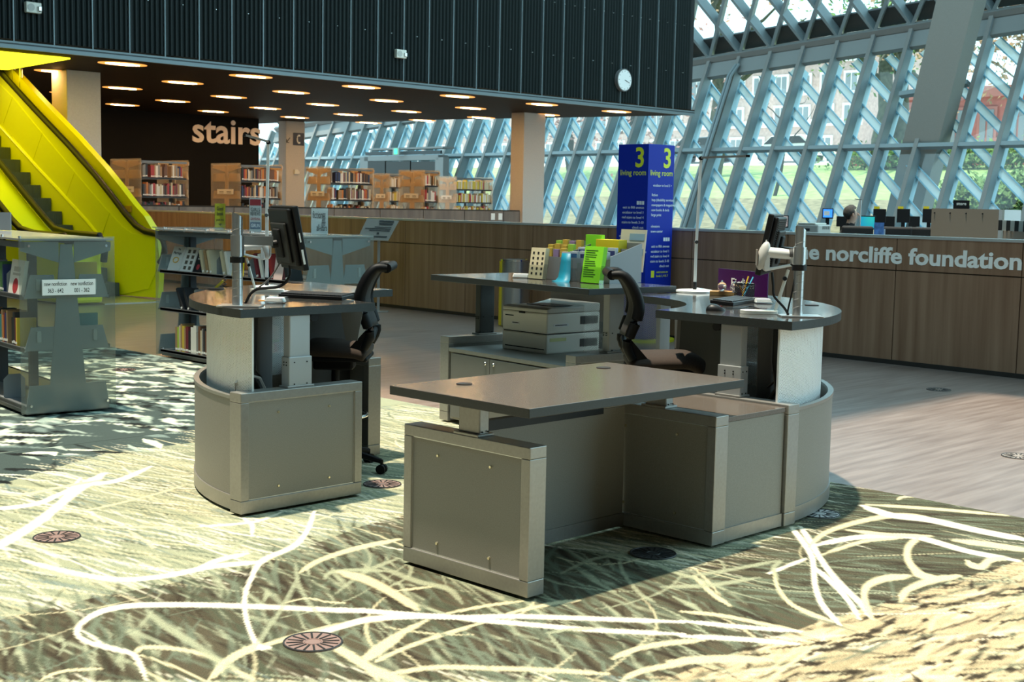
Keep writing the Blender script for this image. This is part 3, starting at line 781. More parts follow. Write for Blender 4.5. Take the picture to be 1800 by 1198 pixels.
STROKES = [
    (c4((1684, 912), (1000, 882), (640, 878), (480, 892), (380, 930), (325, 985), (360, 1030), (470, 1062), (570, 1095), (620, 1198)), 9, WHITE),
    (c4((1684, 930), (1430, 965), (1180, 1030), (1000, 1100), (900, 1190)), 8, CREAM), (c4((575, 1085), (600, 1060), (700, 1060), (830, 1080), (950, 1130), (1080, 1198)), 7, CREAM),
    (c4((600, 1090), (760, 1150), (860, 1198)), 5, CREAM), (c4((170, 1198), (260, 1160), (430, 1148)), 5, CREAM),
    (c4((1330, 480), (1300, 560), (1240, 630), (1110, 690), (1060, 770), (1035, 850), (1045, 950), (1090, 1050), (1130, 1060)), 9, WHITE),
    (c4((1110, 695), (900, 715), (700, 755), (500, 770), (300, 740), (100, 690)), 8, WHITE), (c4((620, 900), (700, 970), (800, 1030), (900, 1100), (1000, 1150)), 13, PALE),
    (c4((-60, 660), (60, 590), (140, 540), (220, 480), (330, 390), (440, 320)), 14, WHITE), (c4((200, 520), (260, 440), (340, 340)), 8, WHITE),
    (c4((-40, 475), (150, 450), (250, 410), (360, 370), (500, 350), (640, 290)), 7, WHITE), (c4((0, 405), (100, 410), (250, 380), (420, 350)), 4, CREAM),
    (c4((230, 490), (400, 470), (650, 410), (780, 370)), 3, CREAM), (c4((1030, 510), (1065, 540), (1065, 585)), 8, WHITE), (c4((850, 545), (1000, 535), (1100, 520), (1190, 485)), 4, WHITE),
    (c4((200, 535), (400, 545), (850, 550)), 3, CREAM), (c4((540, 560), (620, 610), (650, 640)), 6, CREAM), (c4((830, 730), (920, 690), (1040, 660)), 8, WHITE),
    (c4((1250, 700), (1260, 780), (1300, 860), (1360, 930), (1400, 965)), 8, PALE), (c4((1684, 600), (1500, 640), (1350, 690), (1270, 740)), 8, CREAM),
    (c4((1684, 680), (1540, 740), (1420, 830)), 7, PALE), (c4((1370, 770), (1400, 740), (1500, 730), (1640, 735)), 6, PALE), (c4((1200, 870), (1300, 850), (1380, 865), (1460, 870)), 3, CREAM),
    (c4((1530, 1120), (1600, 1080), (1700, 1010)), 10, CREAM), (c4((1440, 1060), (1540, 1130), (1600, 1198)), 13, CREAM), (c4((1080, 1060), (1130, 980), (1200, 880), (1260, 760)), 9, PALE),
    (c4((880, 1198), (960, 1110), (1090, 1040)), 9, CREAM),
    (c5((0, 665), (300, 690), (600, 710), (900, 705), (1250, 715), (1800, 735)), 8, WHITE), (c5((-250, 840), (0, 760), (150, 720), (400, 705), (600, 708)), 9, WHITE),
    (c5((600, 715), (900, 740), (1300, 775), (1800, 800)), 8, WHITE), (c5((450, 725), (250, 830), (120, 920)), 10, CREAM), (c5((740, 740), (450, 830), (250, 910), (180, 950)), 7, CREAM),
    (c5((880, 690), (1100, 640), (1250, 620)), 6, CREAM), (c5((-60, 850), (100, 950), (200, 1000), (330, 1050)), 14, CREAM), (c5((250, 1010), (500, 975), (800, 980), (1100, 990), (1400, 1010)), 8, CREAM),
    (c5((1430, 930), (1550, 880), (1700, 850), (1900, 830)), 9, CREAM), (c5((1480, 1044), (1600, 990), (1850, 945)), 10, CREAM), (c5((1090, 790), (1150, 870), (1220, 940)), 8, PALE),
    (c5((1090, 795), (1200, 775), (1350, 770)), 5, PALE), (c5((280, 572), (500, 545)), 4, CREAM), (c5((0, 470), (150, 520), (300, 600), (400, 670)), 14, CREAM), (c5((200, 440), (400, 520), (560, 560), (640, 640)), 9, PALE),
    (c5((560, 690), (760, 650), (950, 625)), 5, CREAM), (c5((640, 800), (700, 880), (780, 980)), 9, SAGE), (c5((480, 760), (600, 850), (700, 960)), 8, SAGE),
    (c6((570, 380), (640, 470), (680, 540), (690, 600), (700, 700), (740, 800), (830, 900)), 10, WHITE), (c6((620, 380), (680, 470), (720, 540), (800, 650), (950, 800), (1000, 870)), 10, WHITE),
    (c6((690, 590), (800, 690), (880, 780), (930, 870)), 9, WHITE), (c6((660, 490), (760, 410), (950, 350), (1150, 320), (1300, 340)), 8, CREAM), (c6((700, 480), (900, 440), (1100, 430), (1250, 440), (1500, 510), (1760, 560)), 8, WHITE),
    (c6((730, 530), (950, 460), (1150, 440)), 6, CREAM), (c6((950, 270), (1100, 320), (1300, 345), (1550, 400), (1830, 455)), 9, WHITE), (c6((980, 265), (1300, 285), (1700, 320)), 5, CREAM), (c6((880, 400), (1100, 425), (1300, 430)), 6, CREAM),
    (c6((1240, 440), (1190, 490), (1190, 560), (1250, 630), (1310, 650)), 12, CREAM), (c6((450, 630), (550, 590), (650, 550)), 6, WHITE), (c6((1000, 870), (960, 770), (970, 700), (1050, 660), (1180, 640)), 12, CREAM),
    (c6((1150, 780), (1180, 720), (1300, 670), (1450, 640)), 12, CREAM), (c6((480, 600), (500, 700), (560, 780), (650, 830), (780, 880)), 7, CREAM), (c6((0, 830), (200, 850), (400, 890), (620, 935)), 6, CREAM),
    (c6((0, 880), (300, 910), (620, 935)), 7, WHITE), (c6((0, 960), (300, 975), (600, 1000)), 8, WHITE), (c6((-60, 1095), (200, 1080), (450, 1085)), 13, CREAM), (c6((60, 640), (150, 730), (250, 800)), 8, CREAM),
    (c6((1450, 455), (1650, 480), (1830, 510)), 9, CREAM), (c6((0, 650), (300, 600), (500, 560)), 6, PALE), (c6((-100, 700), (150, 690), (400, 650)), 7, PALE), (c6((450, 1198), (550, 1120), (700, 1010)), 8, CREAM),
    (c6((520, 560), (480, 600), (500, 660)), 9, PALE), (c6((1130, 240), (1160, 225), (1220, 220)), 4, CREAM), (c6((1500, 560), (1560, 600), (1620, 560), (1700, 545)), 10, CREAM),
    ([(1110, 930), (1090, 990), (1120, 1040), (1150, 1060)], 7, PALE), ([(985, 1010), (1040, 985), (1100, 975)], 5, PALE), ([(1130, 980), (1180, 1005), (1230, 1020)], 6, PALE),
]
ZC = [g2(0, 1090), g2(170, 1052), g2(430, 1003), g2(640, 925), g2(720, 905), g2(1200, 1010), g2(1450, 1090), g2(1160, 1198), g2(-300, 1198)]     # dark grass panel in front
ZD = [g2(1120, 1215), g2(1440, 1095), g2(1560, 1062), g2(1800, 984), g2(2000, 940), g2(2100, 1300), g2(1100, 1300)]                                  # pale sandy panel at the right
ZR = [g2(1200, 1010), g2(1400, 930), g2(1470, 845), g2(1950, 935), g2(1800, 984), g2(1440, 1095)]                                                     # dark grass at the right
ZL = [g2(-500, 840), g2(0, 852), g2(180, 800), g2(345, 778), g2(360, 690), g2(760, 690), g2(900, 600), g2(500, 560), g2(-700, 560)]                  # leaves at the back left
def gang(x, y, dx, dy): a_, b_ = g2(x, y), g2(x + dx, y + dy); return math.atan2(b_[1] - a_[1], b_[0] - a_[0])
ANG_P, ANG_C, ANG_R, ANG_D, ANG_L = gang(400, 950, 100, 22), gang(600, 1130, 60, 52), gang(1550, 950, 100, 8), gang(1600, 1120, 100, -22), gang(200, 740, 100, 15)
def paint(R_, far):
    r = np.random.default_rng(11 if far else 5)
    lo = np.asarray((.31, .32, .215), np.float32)
    R_.c[:] = lo
    mC, mD, mR, mL = (inside(z_, R_.X, R_.Y) for z_ in (ZC, ZD, ZR, ZL))
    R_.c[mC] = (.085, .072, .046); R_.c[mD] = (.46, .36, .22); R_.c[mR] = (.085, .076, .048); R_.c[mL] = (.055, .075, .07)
    x1, y1 = R_.x0 + R_.nx * R_.h, R_.y0 + R_.ny * R_.h
    if not far:
        # fine streaks: direction and colour follow the zone
        for k in range(11000):
            x, y = r.uniform(R_.x0, x1), r.uniform(R_.y0, y1); i, j = int((x - R_.x0) / R_.h), int((y - R_.y0) / R_.h)
            i, j = min(i, R_.nx - 1), min(j, R_.ny - 1)
            if mL[i, j]: continue
            if mC[i, j]: ang, cols, L_, w = r.normal(ANG_C, .22), (BROWN, OLIVE, SAGE, PALE, BROWN, OLIVE, SAGE), r.uniform(.15, .7), r.uniform(.006, .028)
            elif mD[i, j]: ang, cols, L_, w = r.normal(ANG_D, .30), (CREAM, (.62, .50, .31), OLIVE, (.72, .60, .42), (.36, .29, .17), BROWN, SAGE, (.52, .40, .24)), r.uniform(.12, .5), r.uniform(.008, .03)
            elif mR[i, j]: ang, cols, L_, w = r.normal(ANG_R, .16), (BROWN, OLIVE, SAGE, OLIVE, BROWN), r.uniform(.2, .7), r.uniform(.006, .025)
            else: ang, cols, L_, w = r.normal(ANG_P, .14), (SAGE, PALE, CREAM, WHITE, SAGE, TEAL, OLIVE, CREAM, WHITE), r.uniform(.2, .8), r.uniform(.005, .018)
            d = np.array([math.cos(ang), math.sin(ang)]) * L_ / 2; p = np.array([x, y]); nrm = np.array([-d[1], d[0]]) * r.normal(0, .15)
            R_.stroke([p - d, p + nrm, p + d], [w * .3, w, w * .2], cols[r.integers(len(cols))], r.uniform(.35, .9), .7)
        for k in range(330):                                         # thin curling strands of dry grass
            x, y = r.uniform(R_.x0, x1), r.uniform(R_.y0, y1); i, j = min(int((x - R_.x0) / R_.h), R_.nx - 1), min(int((y - R_.y0) / R_.h), R_.ny - 1)
            if mL[i, j]: continue
            ang = r.normal((ANG_C if mC[i, j] else ANG_D if mD[i, j] else ANG_R if mR[i, j] else ANG_P), .6); cur = r.normal(0, 1.6); L_ = r.uniform(.25, .9); P_ = []; p = np.array([x, y]); n_ = 9
            for q in range(n_): P_.append(p); p = p + np.array([math.cos(ang), math.sin(ang)]) * L_ / n_; ang += cur * L_ / n_
            w = r.uniform(.004, .013); R_.stroke(P_, [w * (.35 + .65 * math.sin(PI * (q + .5) / n_)) for q in range(n_)], (CREAM, PALE, CREAM, PALE, WHITE, SAGE)[r.integers(6)], r.uniform(.5, .9), .6)
        for _ in range(110):                                         # dark flecks in the sandy panel
            q = (r.uniform(1230, 1830), r.uniform(1020, 1210)); x, y = g2(*q)
            i, j = int((x - R_.x0) / R_.h), int((y - R_.y0) / R_.h)
            if 0 <= i < R_.nx and 0 <= j < R_.ny and mD[i, j]:
                ang = r.normal(ANG_D, .3); L_ = r.uniform(.03, .10); d = np.array([math.cos(ang), math.sin(ang)]) * L_
                R_.stroke([np.array([x, y]) - d, np.array([x, y]), np.array([x, y]) + d], [.004, r.uniform(.01, .03), .004], BROWN, .9, .5)
    # leaves at the back left: dark ground with pale blade and petal shapes
    n = 3600 if far else 1500
    for k in range(n):
        x, y = r.uniform(R_.x0, x1), r.uniform(R_.y0, y1); i, j = min(int((x - R_.x0) / R_.h), R_.nx - 1), min(int((y - R_.y0) / R_.h), R_.ny - 1)
        if not mL[i, j]: continue
        kind = r.random(); ang = r.normal(ANG_L, .45); L_ = r.uniform(.12, .42); w = r.uniform(.02, .055)
        if kind < .26: col = INKB
        elif kind < .46: col = TEAL
        elif kind < .72: col = (.38, .45, .38)
        else: col = (.70, .72, .56)
        d = np.array([math.cos(ang), math.sin(ang)]) * L_ / 2; p = np.array([x, y]); nrm = np.array([-d[1], d[0]]) * r.normal(0, .25)
        R_.stroke([p - d, p - d * .4 + nrm * .6, p + d * .3 + nrm, p + d], [w * .2, w, w * .8, w * .1], col, r.uniform(.6, 1), .45)
    if True:
        for k in range(150 if not far else 260):                      # big petals and blades
            x, y = r.uniform(R_.x0, x1), r.uniform(R_.y0, y1); i, j = min(int((x - R_.x0) / R_.h), R_.nx - 1), min(int((y - R_.y0) / R_.h), R_.ny - 1)
            if not mL[i, j]: continue
            ang = r.normal(ANG_L, .8); L_ = r.uniform(.22, .5); w = r.uniform(.04, .085); d = np.array([math.cos(ang), math.sin(ang)]) * L_ / 2; p = np.array([x, y]); nrm = np.array([-d[1], d[0]]) * r.normal(0, .3)
            R_.stroke([p - d, p - d * .4 + nrm * .6, p + d * .3 + nrm, p + d], [w * .15, w, w * .8, w * .1], (TEAL, (.30, .37, .32), (.50, .55, .44), (.72, .74, .58), INKB)[r.integers(5)], r.uniform(.7, 1), .35)
    for px, wpx, col in STROKES:
        P_ = wav(px); ws = []
        for i, p in enumerate(P_):
            tg = P_[min(i + 1, len(P_) - 1)] - P_[max(i - 1, 0)]; tg = tg / (np.linalg.norm(tg) + 1e-9); nn = np.array([-tg[1], tg[0]])
            q0, q1, q2 = PJ((p[0], p[1], 0)), PJ((p[0] + nn[0] * .01, p[1] + nn[1] * .01, 0)), PJ((p[0] + tg[0] * .01, p[1] + tg[1] * .01, 0))
            tx, ty = q2[0] - q0[0], q2[1] - q0[1]; tl_ = math.hypot(tx, ty) + 1e-9
            ppm = abs((q1[0] - q0[0]) * ty - (q1[1] - q0[1]) * tx) / tl_ / .01          # pixels that one metre across the strand covers
            ws.append(min(.5 * wpx / max(ppm, 25.0), .07))
        ws = [float(np.mean(ws[max(0, i - 3):i + 4])) * (1.0 if 1 < i < len(ws) - 2 else .6) * 1.12 for i in range(len(ws))]
        R_.stroke(P_, ws, col, .95 if col in (WHITE, CREAM) else .6, .55)
def carpet_mesh(name, R_, parent=None):
    nx, ny = R_.nx, R_.ny
    ex = np.minimum(R_.X, 1.665 + .0228 * R_.Y)                      # trim on the straight right-hand edge
    co = np.zeros((nx, ny, 3), np.float32); co[..., 0] = ex; co[..., 1] = R_.Y; co[..., 2] = .006
    idx = np.arange(nx * ny).reshape(nx, ny)
    q = np.stack([idx[:-1, :-1], idx[1:, :-1], idx[1:, 1:], idx[:-1, 1:]], -1)
    keep = (ex[1:, :-1] - ex[:-1, :-1] > 1e-4) | (ex[1:, 1:] - ex[:-1, 1:] > 1e-4); q = q[keep].reshape(-1, 4)
    me = bpy.data.meshes.new(name); me.vertices.add(nx * ny); me.vertices.foreach_set('co', co.ravel())
    me.loops.add(q.size); me.loops.foreach_set('vertex_index', q.ravel().astype(np.int32))
    me.polygons.add(len(q)); me.polygons.foreach_set('loop_start', np.arange(0, q.size, 4, dtype=np.int32))
    me.update(calc_edges=True)
    at_ = me.color_attributes.new('print', 'FLOAT_COLOR', 'POINT'); c = np.ones((nx * ny, 4), np.float32); c[:, :3] = R_.c.reshape(-1, 3)
    at_.data.foreach_set('color', c.ravel())
    o = bpy.data.objects.new(name, me); COL.objects.link(o); o.parent = parent
    me.materials.append(MATS['printed_carpet']); return o
cmn = bpy.data.materials.new('printed_carpet'); cmn.use_nodes = True; MATS['printed_carpet'] = cmn
nt = cmn.node_tree; p = nt.nodes['Principled BSDF']; p.inputs['Roughness'].default_value = .95; p.inputs['Specular IOR Level'].default_value = .1
va = nt.nodes.new('ShaderNodeVertexColor'); va.layer_name = 'print'
nz = nt.nodes.new('ShaderNodeTexNoise'); nz.inputs['Scale'].default_value = 190; nz.inputs['Detail'].default_value = 2
mr = nt.nodes.new('ShaderNodeMapRange'); mr.inputs['From Min'].default_value = .3; mr.inputs['From Max'].default_value = .7; mr.inputs['To Min'].default_value = .72; mr.inputs['To Max'].default_value = 1.25
mx = nt.nodes.new('ShaderNodeMix'); mx.data_type = 'RGBA'; mx.blend_type = 'MULTIPLY'; mx.inputs[0].default_value = 1.0
tc = nt.nodes.new('ShaderNodeTexCoord'); nt.links.new(tc.outputs['Object'], nz.inputs['Vector'])
nt.links.new(nz.outputs['Fac'], mr.inputs['Value']); nt.links.new(va.outputs['Color'], mx.inputs[6]); nt.links.new(mr.outputs[0], mx.inputs[7])
nt.links.new(mx.outputs[2], p.inputs['Base Color'])
bp = nt.nodes.new('ShaderNodeBump'); bp.inputs['Strength'].default_value = .4; bp.inputs['Distance'].default_value = .004; nt.links.new(nz.outputs['Fac'], bp.inputs['Height']); nt.links.new(bp.outputs['Normal'], p.inputs['Normal'])
carpet = thing('carpet', 'large carpet printed with pale grass strands and leaves on dark ground', 'carpet', (0, 0, 0))
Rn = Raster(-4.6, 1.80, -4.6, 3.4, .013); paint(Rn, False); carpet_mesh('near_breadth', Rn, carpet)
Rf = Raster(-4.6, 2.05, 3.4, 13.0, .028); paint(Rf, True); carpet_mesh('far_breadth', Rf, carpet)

# round floor grilles
M_GRIL = mat('brown_grille', (.26, .17, .15), .5); M_GRILD = mat('dark_grille', (.035, .037, .04), .5)
def grille(px, py, lab, m, z=.006, r=.115):
    p = A(px, py, z); t = thing('floor_grille', lab, 'floor grille', (p.x, p.y, z), 0, 'round floor grilles')
    MB().cyl((0, 0, 0), (0, 0, .004), r, seg=40).build('disc', m, t)
    MB().tube([(r * .97 * math.cos(a_), r * .97 * math.sin(a_), .004) for a_ in np.linspace(0, 2 * PI, 33)[:-1]], .004, 6, True).build('rim', M_GRILD, t)
    MB().tube([(r * .28 * math.cos(a_), r * .28 * math.sin(a_), .004) for a_ in np.linspace(0, 2 * PI, 25)[:-1]], .003, 6, True).build('inner_ring', m, t)
    for k in range(16):
        a_ = 2 * PI * (k + .5) / 16; MB().beam((r * .34 * math.cos(a_), r * .34 * math.sin(a_), .0045), (r * .88 * math.cos(a_), r * .88 * math.sin(a_), .0045), .008, .003, (-math.sin(a_), math.cos(a_), 0)).build('slot', M_BLACKM, t)
grille(100, 944, 'pinkish round floor grille left of the curved desk', M_GRIL)
grille(550, 1129, 'pinkish round floor grille in the foreground', M_GRIL)
grille(1148, 973, 'dark round floor grille in the shade of the low desk', M_GRILD)
grille(672, 851, 'brown round floor grille under the left chair', M_GRIL)
grille(1440, 903, 'pale round floor grille at the foot of the right curved desk', mat('pale_grille', (.4, .4, .4), .5))
grille(218, 650, 'brown round floor grille between the display racks', M_GRIL)
grille(1650, 685, 'brown round floor grille in the wood floor near the guard wall', mat('wood_grille', (.16, .12, .10), .45), 0.0)
grille(1790, 802, 'pale round floor grille in the wood floor at the right edge', mat('wood_grille2', (.30, .25, .22), .45), 0.0)
# ================================================================== desks
PH = .6725
def end_panel(parent, mapf, r0, r1, q0, q1, outer_q, name='end_panel'):
    """steel framed end panel in (r,q) desk coordinates; the inset board sits on the outer_q side"""
    def bx(m, ra, rb, qa, qb, z0, z1, bev=0.0):
        (xa, ya), (xb, yb) = mapf(ra, qa), mapf(rb, qb)
        return m.box(min(xa, xb), max(xa, xb), min(ya, yb), max(ya, yb), z0, z1, bev)
    fb = .052; m = MB()
    bx(m, r0, r1, q0, q1, PH - fb, PH, .004); bx(m, r0, r1, q0, q1, .02, .02 + fb + .018, .004)
    bx(m, r0, r0 + fb, q0, q1, .02 + fb + .0185, PH - fb - .0005, .003); bx(m, r1 - fb, r1, q0, q1, .02 + fb + .0185, PH - fb - .0005, .003)
    fr = m.build(name, M_SILVER, parent)
    qa, qb = (q0 + .010, q1 - .010)
    bx(MB(), r0 + fb - .002, r1 - fb + .002, qa, qb, .02 + fb + .016, PH - fb + .002).build('inset_board', M_PANEL, fr)
    # bright bead round the board
    for qq in ((q0 + .008, q0 + .012), (q1 - .012, q1 - .008)):
        m = MB(); z0, z1 = .02 + fb + .018, PH - fb; e = .004
        bx(m, r0 + fb, r1 - fb, *qq, z0, z0 + e); bx(m, r0 + fb, r1 - fb, *qq, z1 - e, z1)
        bx(m, r0 + fb, r0 + fb + e, *qq, z0, z1); bx(m, r1 - fb - e, r1 - fb, *qq, z0, z1)
        m.build('bead', M_ALU, fr)
    for rr in (r0 + (r1 - r0) * .30, r0 + (r1 - r0) * .72):
        for zz in (.02 + .095 + .03, PH - .12):
            xa, ya = mapf(rr, q0 + .010); xb, yb = mapf(rr, q0 + .002); xc, yc = mapf(rr, q1 - .010); xd, yd = mapf(rr, q1 - .002)
            MB().cyl((xa, ya, zz), (xb, yb, zz), .008, .006, 12).build('screw', mat('brass_screw', (.75, .68, .5), .25, .9), fr)
            MB().cyl((xc, yc, zz), (xd, yd, zz), .008, .006, 12).build('screw', mat('brass_screw'), fr)
    for rr in (r0 + .06, r1 - .06):
        x, y = mapf(rr, (q0 + q1) / 2); MB().lathe([(.02, 0), (.02, .008), (.006, .010), (.006, .022)], 14, (x, y, .006)).build('levelling_foot', M_CHROME, fr)
    return fr

def column_leg(parent, x, y, ztop, wx, wy, sleeve=True, base=PH, m=None):
    m = m or M_LEG
    o = MB().box(x - wx / 2, x + wx / 2, y - wy / 2, y + wy / 2, base, ztop, .006).build('leg', m, parent)
    if sleeve: MB().box(x - wx / 2 - .007, x + wx / 2 + .007, y - wy / 2 - .007, y + wy / 2 + .007, base, base + .17, .004).build('sleeve', m, o)
    MB().box(x - wx / 2 - .02, x + wx / 2 + .02, y - wy / 2 - .012, y + wy / 2 + .012, base, base + .012, .003).build('foot_plate', M_SILVER, o)
    b_ = MB()
    for sx in (-1, 1):
        for sz in (.14, .02): b_.cyl((x + sx * wx * .3, y - wy / 2 - .010, base + sz), (x + sx * wx * .3, y - wy / 2 - .004, base + sz), .004, seg=8)
        for sz in (.14, .125): b_.cyl((x - wx / 2 - .010, y + sx * wy * .2, base + sz), (x - wx / 2 - .004, y + sx * wy * .2, base + sz), .004, seg=8)
    b_.build('bolt', M_BLACK, o)['kind'] = 'stuff'
    return o

def grommet(parent, x, y, z, r=.032):
    o = MB().lathe([(r, 0), (r + .006, .0015), (r + .006, .004), (r - .004, .005), (r - .008, .003)], 28, (x, y, z)).build('grommet', mat('brown_black_grommet', (.03, .02, .015), .4), parent, smooth=True); return o

# ---- low desk in front
t = thing('low_desk', 'rectangular low desk with bare dark speckled top in the foreground', 'desk', (0, 0, 0))
TZ = .851
c_ = [A(690.5, 677.4, TZ), A(926.3, 718.3, TZ), A(1306.7, 667.3, TZ), A(1067.8, 635, TZ)]
dx0, dx1 = (c_[0].x + c_[1].x) / 2, (c_[2].x + c_[3].x) / 2; dy0, dy1 = (c_[1].y + c_[2].y) / 2, (c_[0].y + c_[3].y) / 2
top = two_tone(MB().box(dx0, dx1, dy0, dy1, TZ - .042, TZ, .003).build('tabletop', M_TOP_SUNLIT, t), M_EDGEB)
for q in ((816, 675), (1061, 646.5)): p = A(*q, TZ); grommet(top, p.x, p.y, TZ)
mp = lambda r, q: (q, -1.20 + r)
end_panel(t, mp, 0, .815, -1.601, -1.497, -1); end_panel(t, mp, 0, .815, -.277, -.170, 1)
for X in (-1.55, -.225): column_leg(t, X, -.80, TZ - .042, .062, .135, False, PH, M_SILVER)
MB().box(-1.55, -.22, -.86, -.74, TZ - .062, TZ - .045).build('cross_rail', M_BLACK, t)
md = MB().box(-1.495, -.279, -.618, -.600, .03, PH - .015).build('modesty_board', M_PANEL, t)
MB().box(-1.495, -.279, -.626, -.618, .022, .09).build('kick_strip', M_SILVER, md)
MB().box(-1.45, -.5, -.66, -.615, PH - .03, PH + .02).build('cable_tray', M_BLACK, t)
p0, p1 = A(1060, 724, .70), A(1094, 722, .70)
MB().box(-.52, -.30, -.82, -.70, TZ - .075, TZ - .065).build('tray_lip', mat('copper_edge', (.6, .3, .15), .35, .6), t)

# ---- low cabinet joining the low desk to the right desk
t = thing('storage_cabinet', 'grey storage cabinet with dark top between low desk and right curved desk', 'cabinet', (0, 0, 0))
MB().box(-.166, .352, -1.185, -.40, .022, .632, .003).build('carcass', M_PANEL, t)
MB().box(-.166, .352, -1.193, -1.183, .022, .09).build('kick_strip', M_SILVER, t)
MB().box(-.168, .354, -1.192, -.39, .634, .660, .002).build('cabinet_top', M_TOP_SUNLIT, t)

# ---- curved desks: quarter ring, front end at q=0, outer corner at r=0
def curved_desk(lab, mapf, TZ, mirror, legpos):
    t = thing('curved_desk', lab, 'desk', (0, 0, 0), 0, 'curved service desks')
    Rc, Ro, Ri = 1.765, 1.765, .855
    outl = [(0, 0), (Rc - Ri, 0)] + arc(Rc, 0, Ri, PI, PI / 2, 22)[1:] + [(Rc, Ro)] + arc(Rc, 0, Ro, PI / 2, PI, 44)[1:-1]
    top = two_tone(MB().prism([mapf(*q) for q in outl], TZ - .046, TZ).build('tabletop', M_TOP, t), M_EDGEB)
    end_panel(t, mapf, 0, .822, 0, .105, -1)
    # second end panel stands square to the first
    mp2 = lambda r, q: mapf(q, r)
    end_panel(t, mp2, .86, 1.66, 1.57, 1.675, -1)
    def ring(ro, ri, a0, a1, z0, z1, n=40):
        m = MB(); o_ = arc(Rc, .0, ro, a0, a1, n); i_ = arc(Rc, .0, ri, a0, a1, n)[::-1]
        return m.prism([mapf(*q) for q in o_ + i_], z0, z1)
    def shell(rad, a0, a1, z0, z1, n=48):
        m = MB(); uvl = m.bm.loops.layers.uv.new('UVMap'); P_ = arc(Rc, 0, rad, a0, a1, n); L_ = abs(a1 - a0) * rad / n
        for i in range(n):
            (xa, ya), (xb, yb) = mapf(*P_[i]), mapf(*P_[i + 1])
            f = m.bm.faces.new([m.bm.verts.new(v) for v in ((xa, ya, z0), (xb, yb, z0), (xb, yb, z1), (xa, ya, z1))])
            for lp, uv in zip(f.loops, ((i * L_, z0), ((i + 1) * L_, z0), ((i + 1) * L_, z1), (i * L_, z1))): lp[uvl].uv = uv
        return m
    aA, aB = PI - .06, PI / 2 + .06
    sk = ring(1.735, 1.715, aA, aB, .03, PH - .045).build('curved_skirt', M_PANEL, t, smooth=True)
    ring(1.742, 1.735, aA, aB, .022, .10).build('kick_band', M_SILVER, sk, smooth=True)
    ring(1.740, 1.708, aA, aB, PH - .045, PH - .028).build('rim', M_SILVER, sk, smooth=True)
    sc_ = shell(1.665, PI - .025, PI / 2 + .03, .50, TZ - .05).build('perforated_screen', M_PERF, t, smooth=True)
    for an in (PI - .025, PI / 2 + .03):
        (x, y) = mapf(Rc + 1.665 * math.cos(an), 1.665 * math.sin(an)); MB().box(x - .006, x + .006, y - .006, y + .006, .50, TZ - .048).build('screen_edge', M_WHITE, sc_)
    # telescopic columns over each end panel
    x, y = mapf(legpos, .052); wx, wy = (.14, .058) if not mirror else (.058, .14); column_leg(t, x, y, TZ - .046, wx, wy)
    x, y = mapf(1.62, 1.25); wx, wy = (.058, .14) if not mirror else (.14, .058); column_leg(t, x, y, TZ - .046, wx, wy)
    # bent steel cross beam and cable tray below the top
    pts = [mapf(Rc + 1.20 * math.cos(an), 1.20 * math.sin(an)) for an in np.linspace(PI - .1, PI / 2 + .1, 16)]
    MB().tube([(x, y, TZ - .075) for x, y in pts], .026, 8).build('cross_beam', M_BLACK, t, smooth=True)
    cb_ = mapf(.36, .34); MB().box(cb_[0] - .05, cb_[0] + .05, cb_[1] - .05, cb_[1] + .05, .03, TZ - .06, .01).build('cable_riser', mat('dark_grey_riser', (.10, .10, .10), .5), t)
    inner = MB(); o_ = arc(Rc, 0, 1.10, PI - .16, PI / 2 + .16, 24); i_ = arc(Rc, 0, 1.085, PI - .16, PI / 2 + .16, 24)[::-1]
    inner.prism([mapf(*q) for q in o_ + i_], .03, .62).build('inner_board', mat('black_board', (.018, .018, .018), .5), t, smooth=True)
    in2 = MB(); o_ = arc(Rc, 0, 1.10, PI - .55, PI / 2 + .16, 20); i_ = arc(Rc, 0, 1.085, PI - .55, PI / 2 + .16, 20)[::-1]
    in2.prism([mapf(*q) for q in o_ + i_], .62, TZ - .10).build('cable_panel', mat('black_board'), t, smooth=True)
    b0 = mapf(.98, .30)
    MB().prism([(-.07, 0), (.07, 0), (.035, -.20), (-.035, -.20)], -.01, .01, Matrix.Translation((b0[0], b0[1], TZ - .046)) @ Matrix.Rotation(PI / 4 if mirror else -PI / 4 + PI / 2 * 0, 4, 'Z') @ Matrix.Rotation(PI / 2, 4, 'X')).build('bracket', mat('bracket_grey', (.10, .10, .095), .5), t)
    # drooping cables
    for k in range(3):
        a_, b_, c2_ = mapf(.16 + .08 * k, .12 + .1 * k), mapf(.22, .22), mapf(.34, .30)
        MB().tube([(a_[0], a_[1], TZ - .07), (a_[0], a_[1], TZ - .20 - .05 * k), (b_[0], b_[1], TZ - .34 - .06 * k), (c2_[0], c2_[1], .70 - .1 * k), (c2_[0] + .02, c2_[1], .45)], .007 + .010 * (k == 1), 8).build('cable', M_BLACK, t, smooth=True)
    return t, top
mapL = lambda r, q: (-1.657 + r, .872 + q)
mapR = lambda r, q: (.358 + q, -1.205 + r)
ZL_, ZR_ = 1.119, 1.113
dl, topL = curved_desk('left curved desk with monitor on a pole and white perforated screen', mapL, ZL_, False, .40)
dr, topR = curved_desk('right curved desk with purple sign and white perforated screen', mapR, ZR_, True, .40)
for (px, py), tp, z in (((522, 497), topL, ZL_), ((1427, 536), topR, ZR_)):
    p = A(px, py, z); grommet(tp, p.x, p.y, z, .038)
MB().tube([mapL(.10, .20) + (.62,), mapL(.10, .2) + (.70,), mapL(.14, .2) + (.73,), mapL(.20, .2) + (.735,), mapL(.26, .2) + (.715,), mapL(.29, .2) + (.66,), mapL(.29, .2) + (.5,)], .008, 8).build('white_cable', M_WHITE, dl, smooth=True)

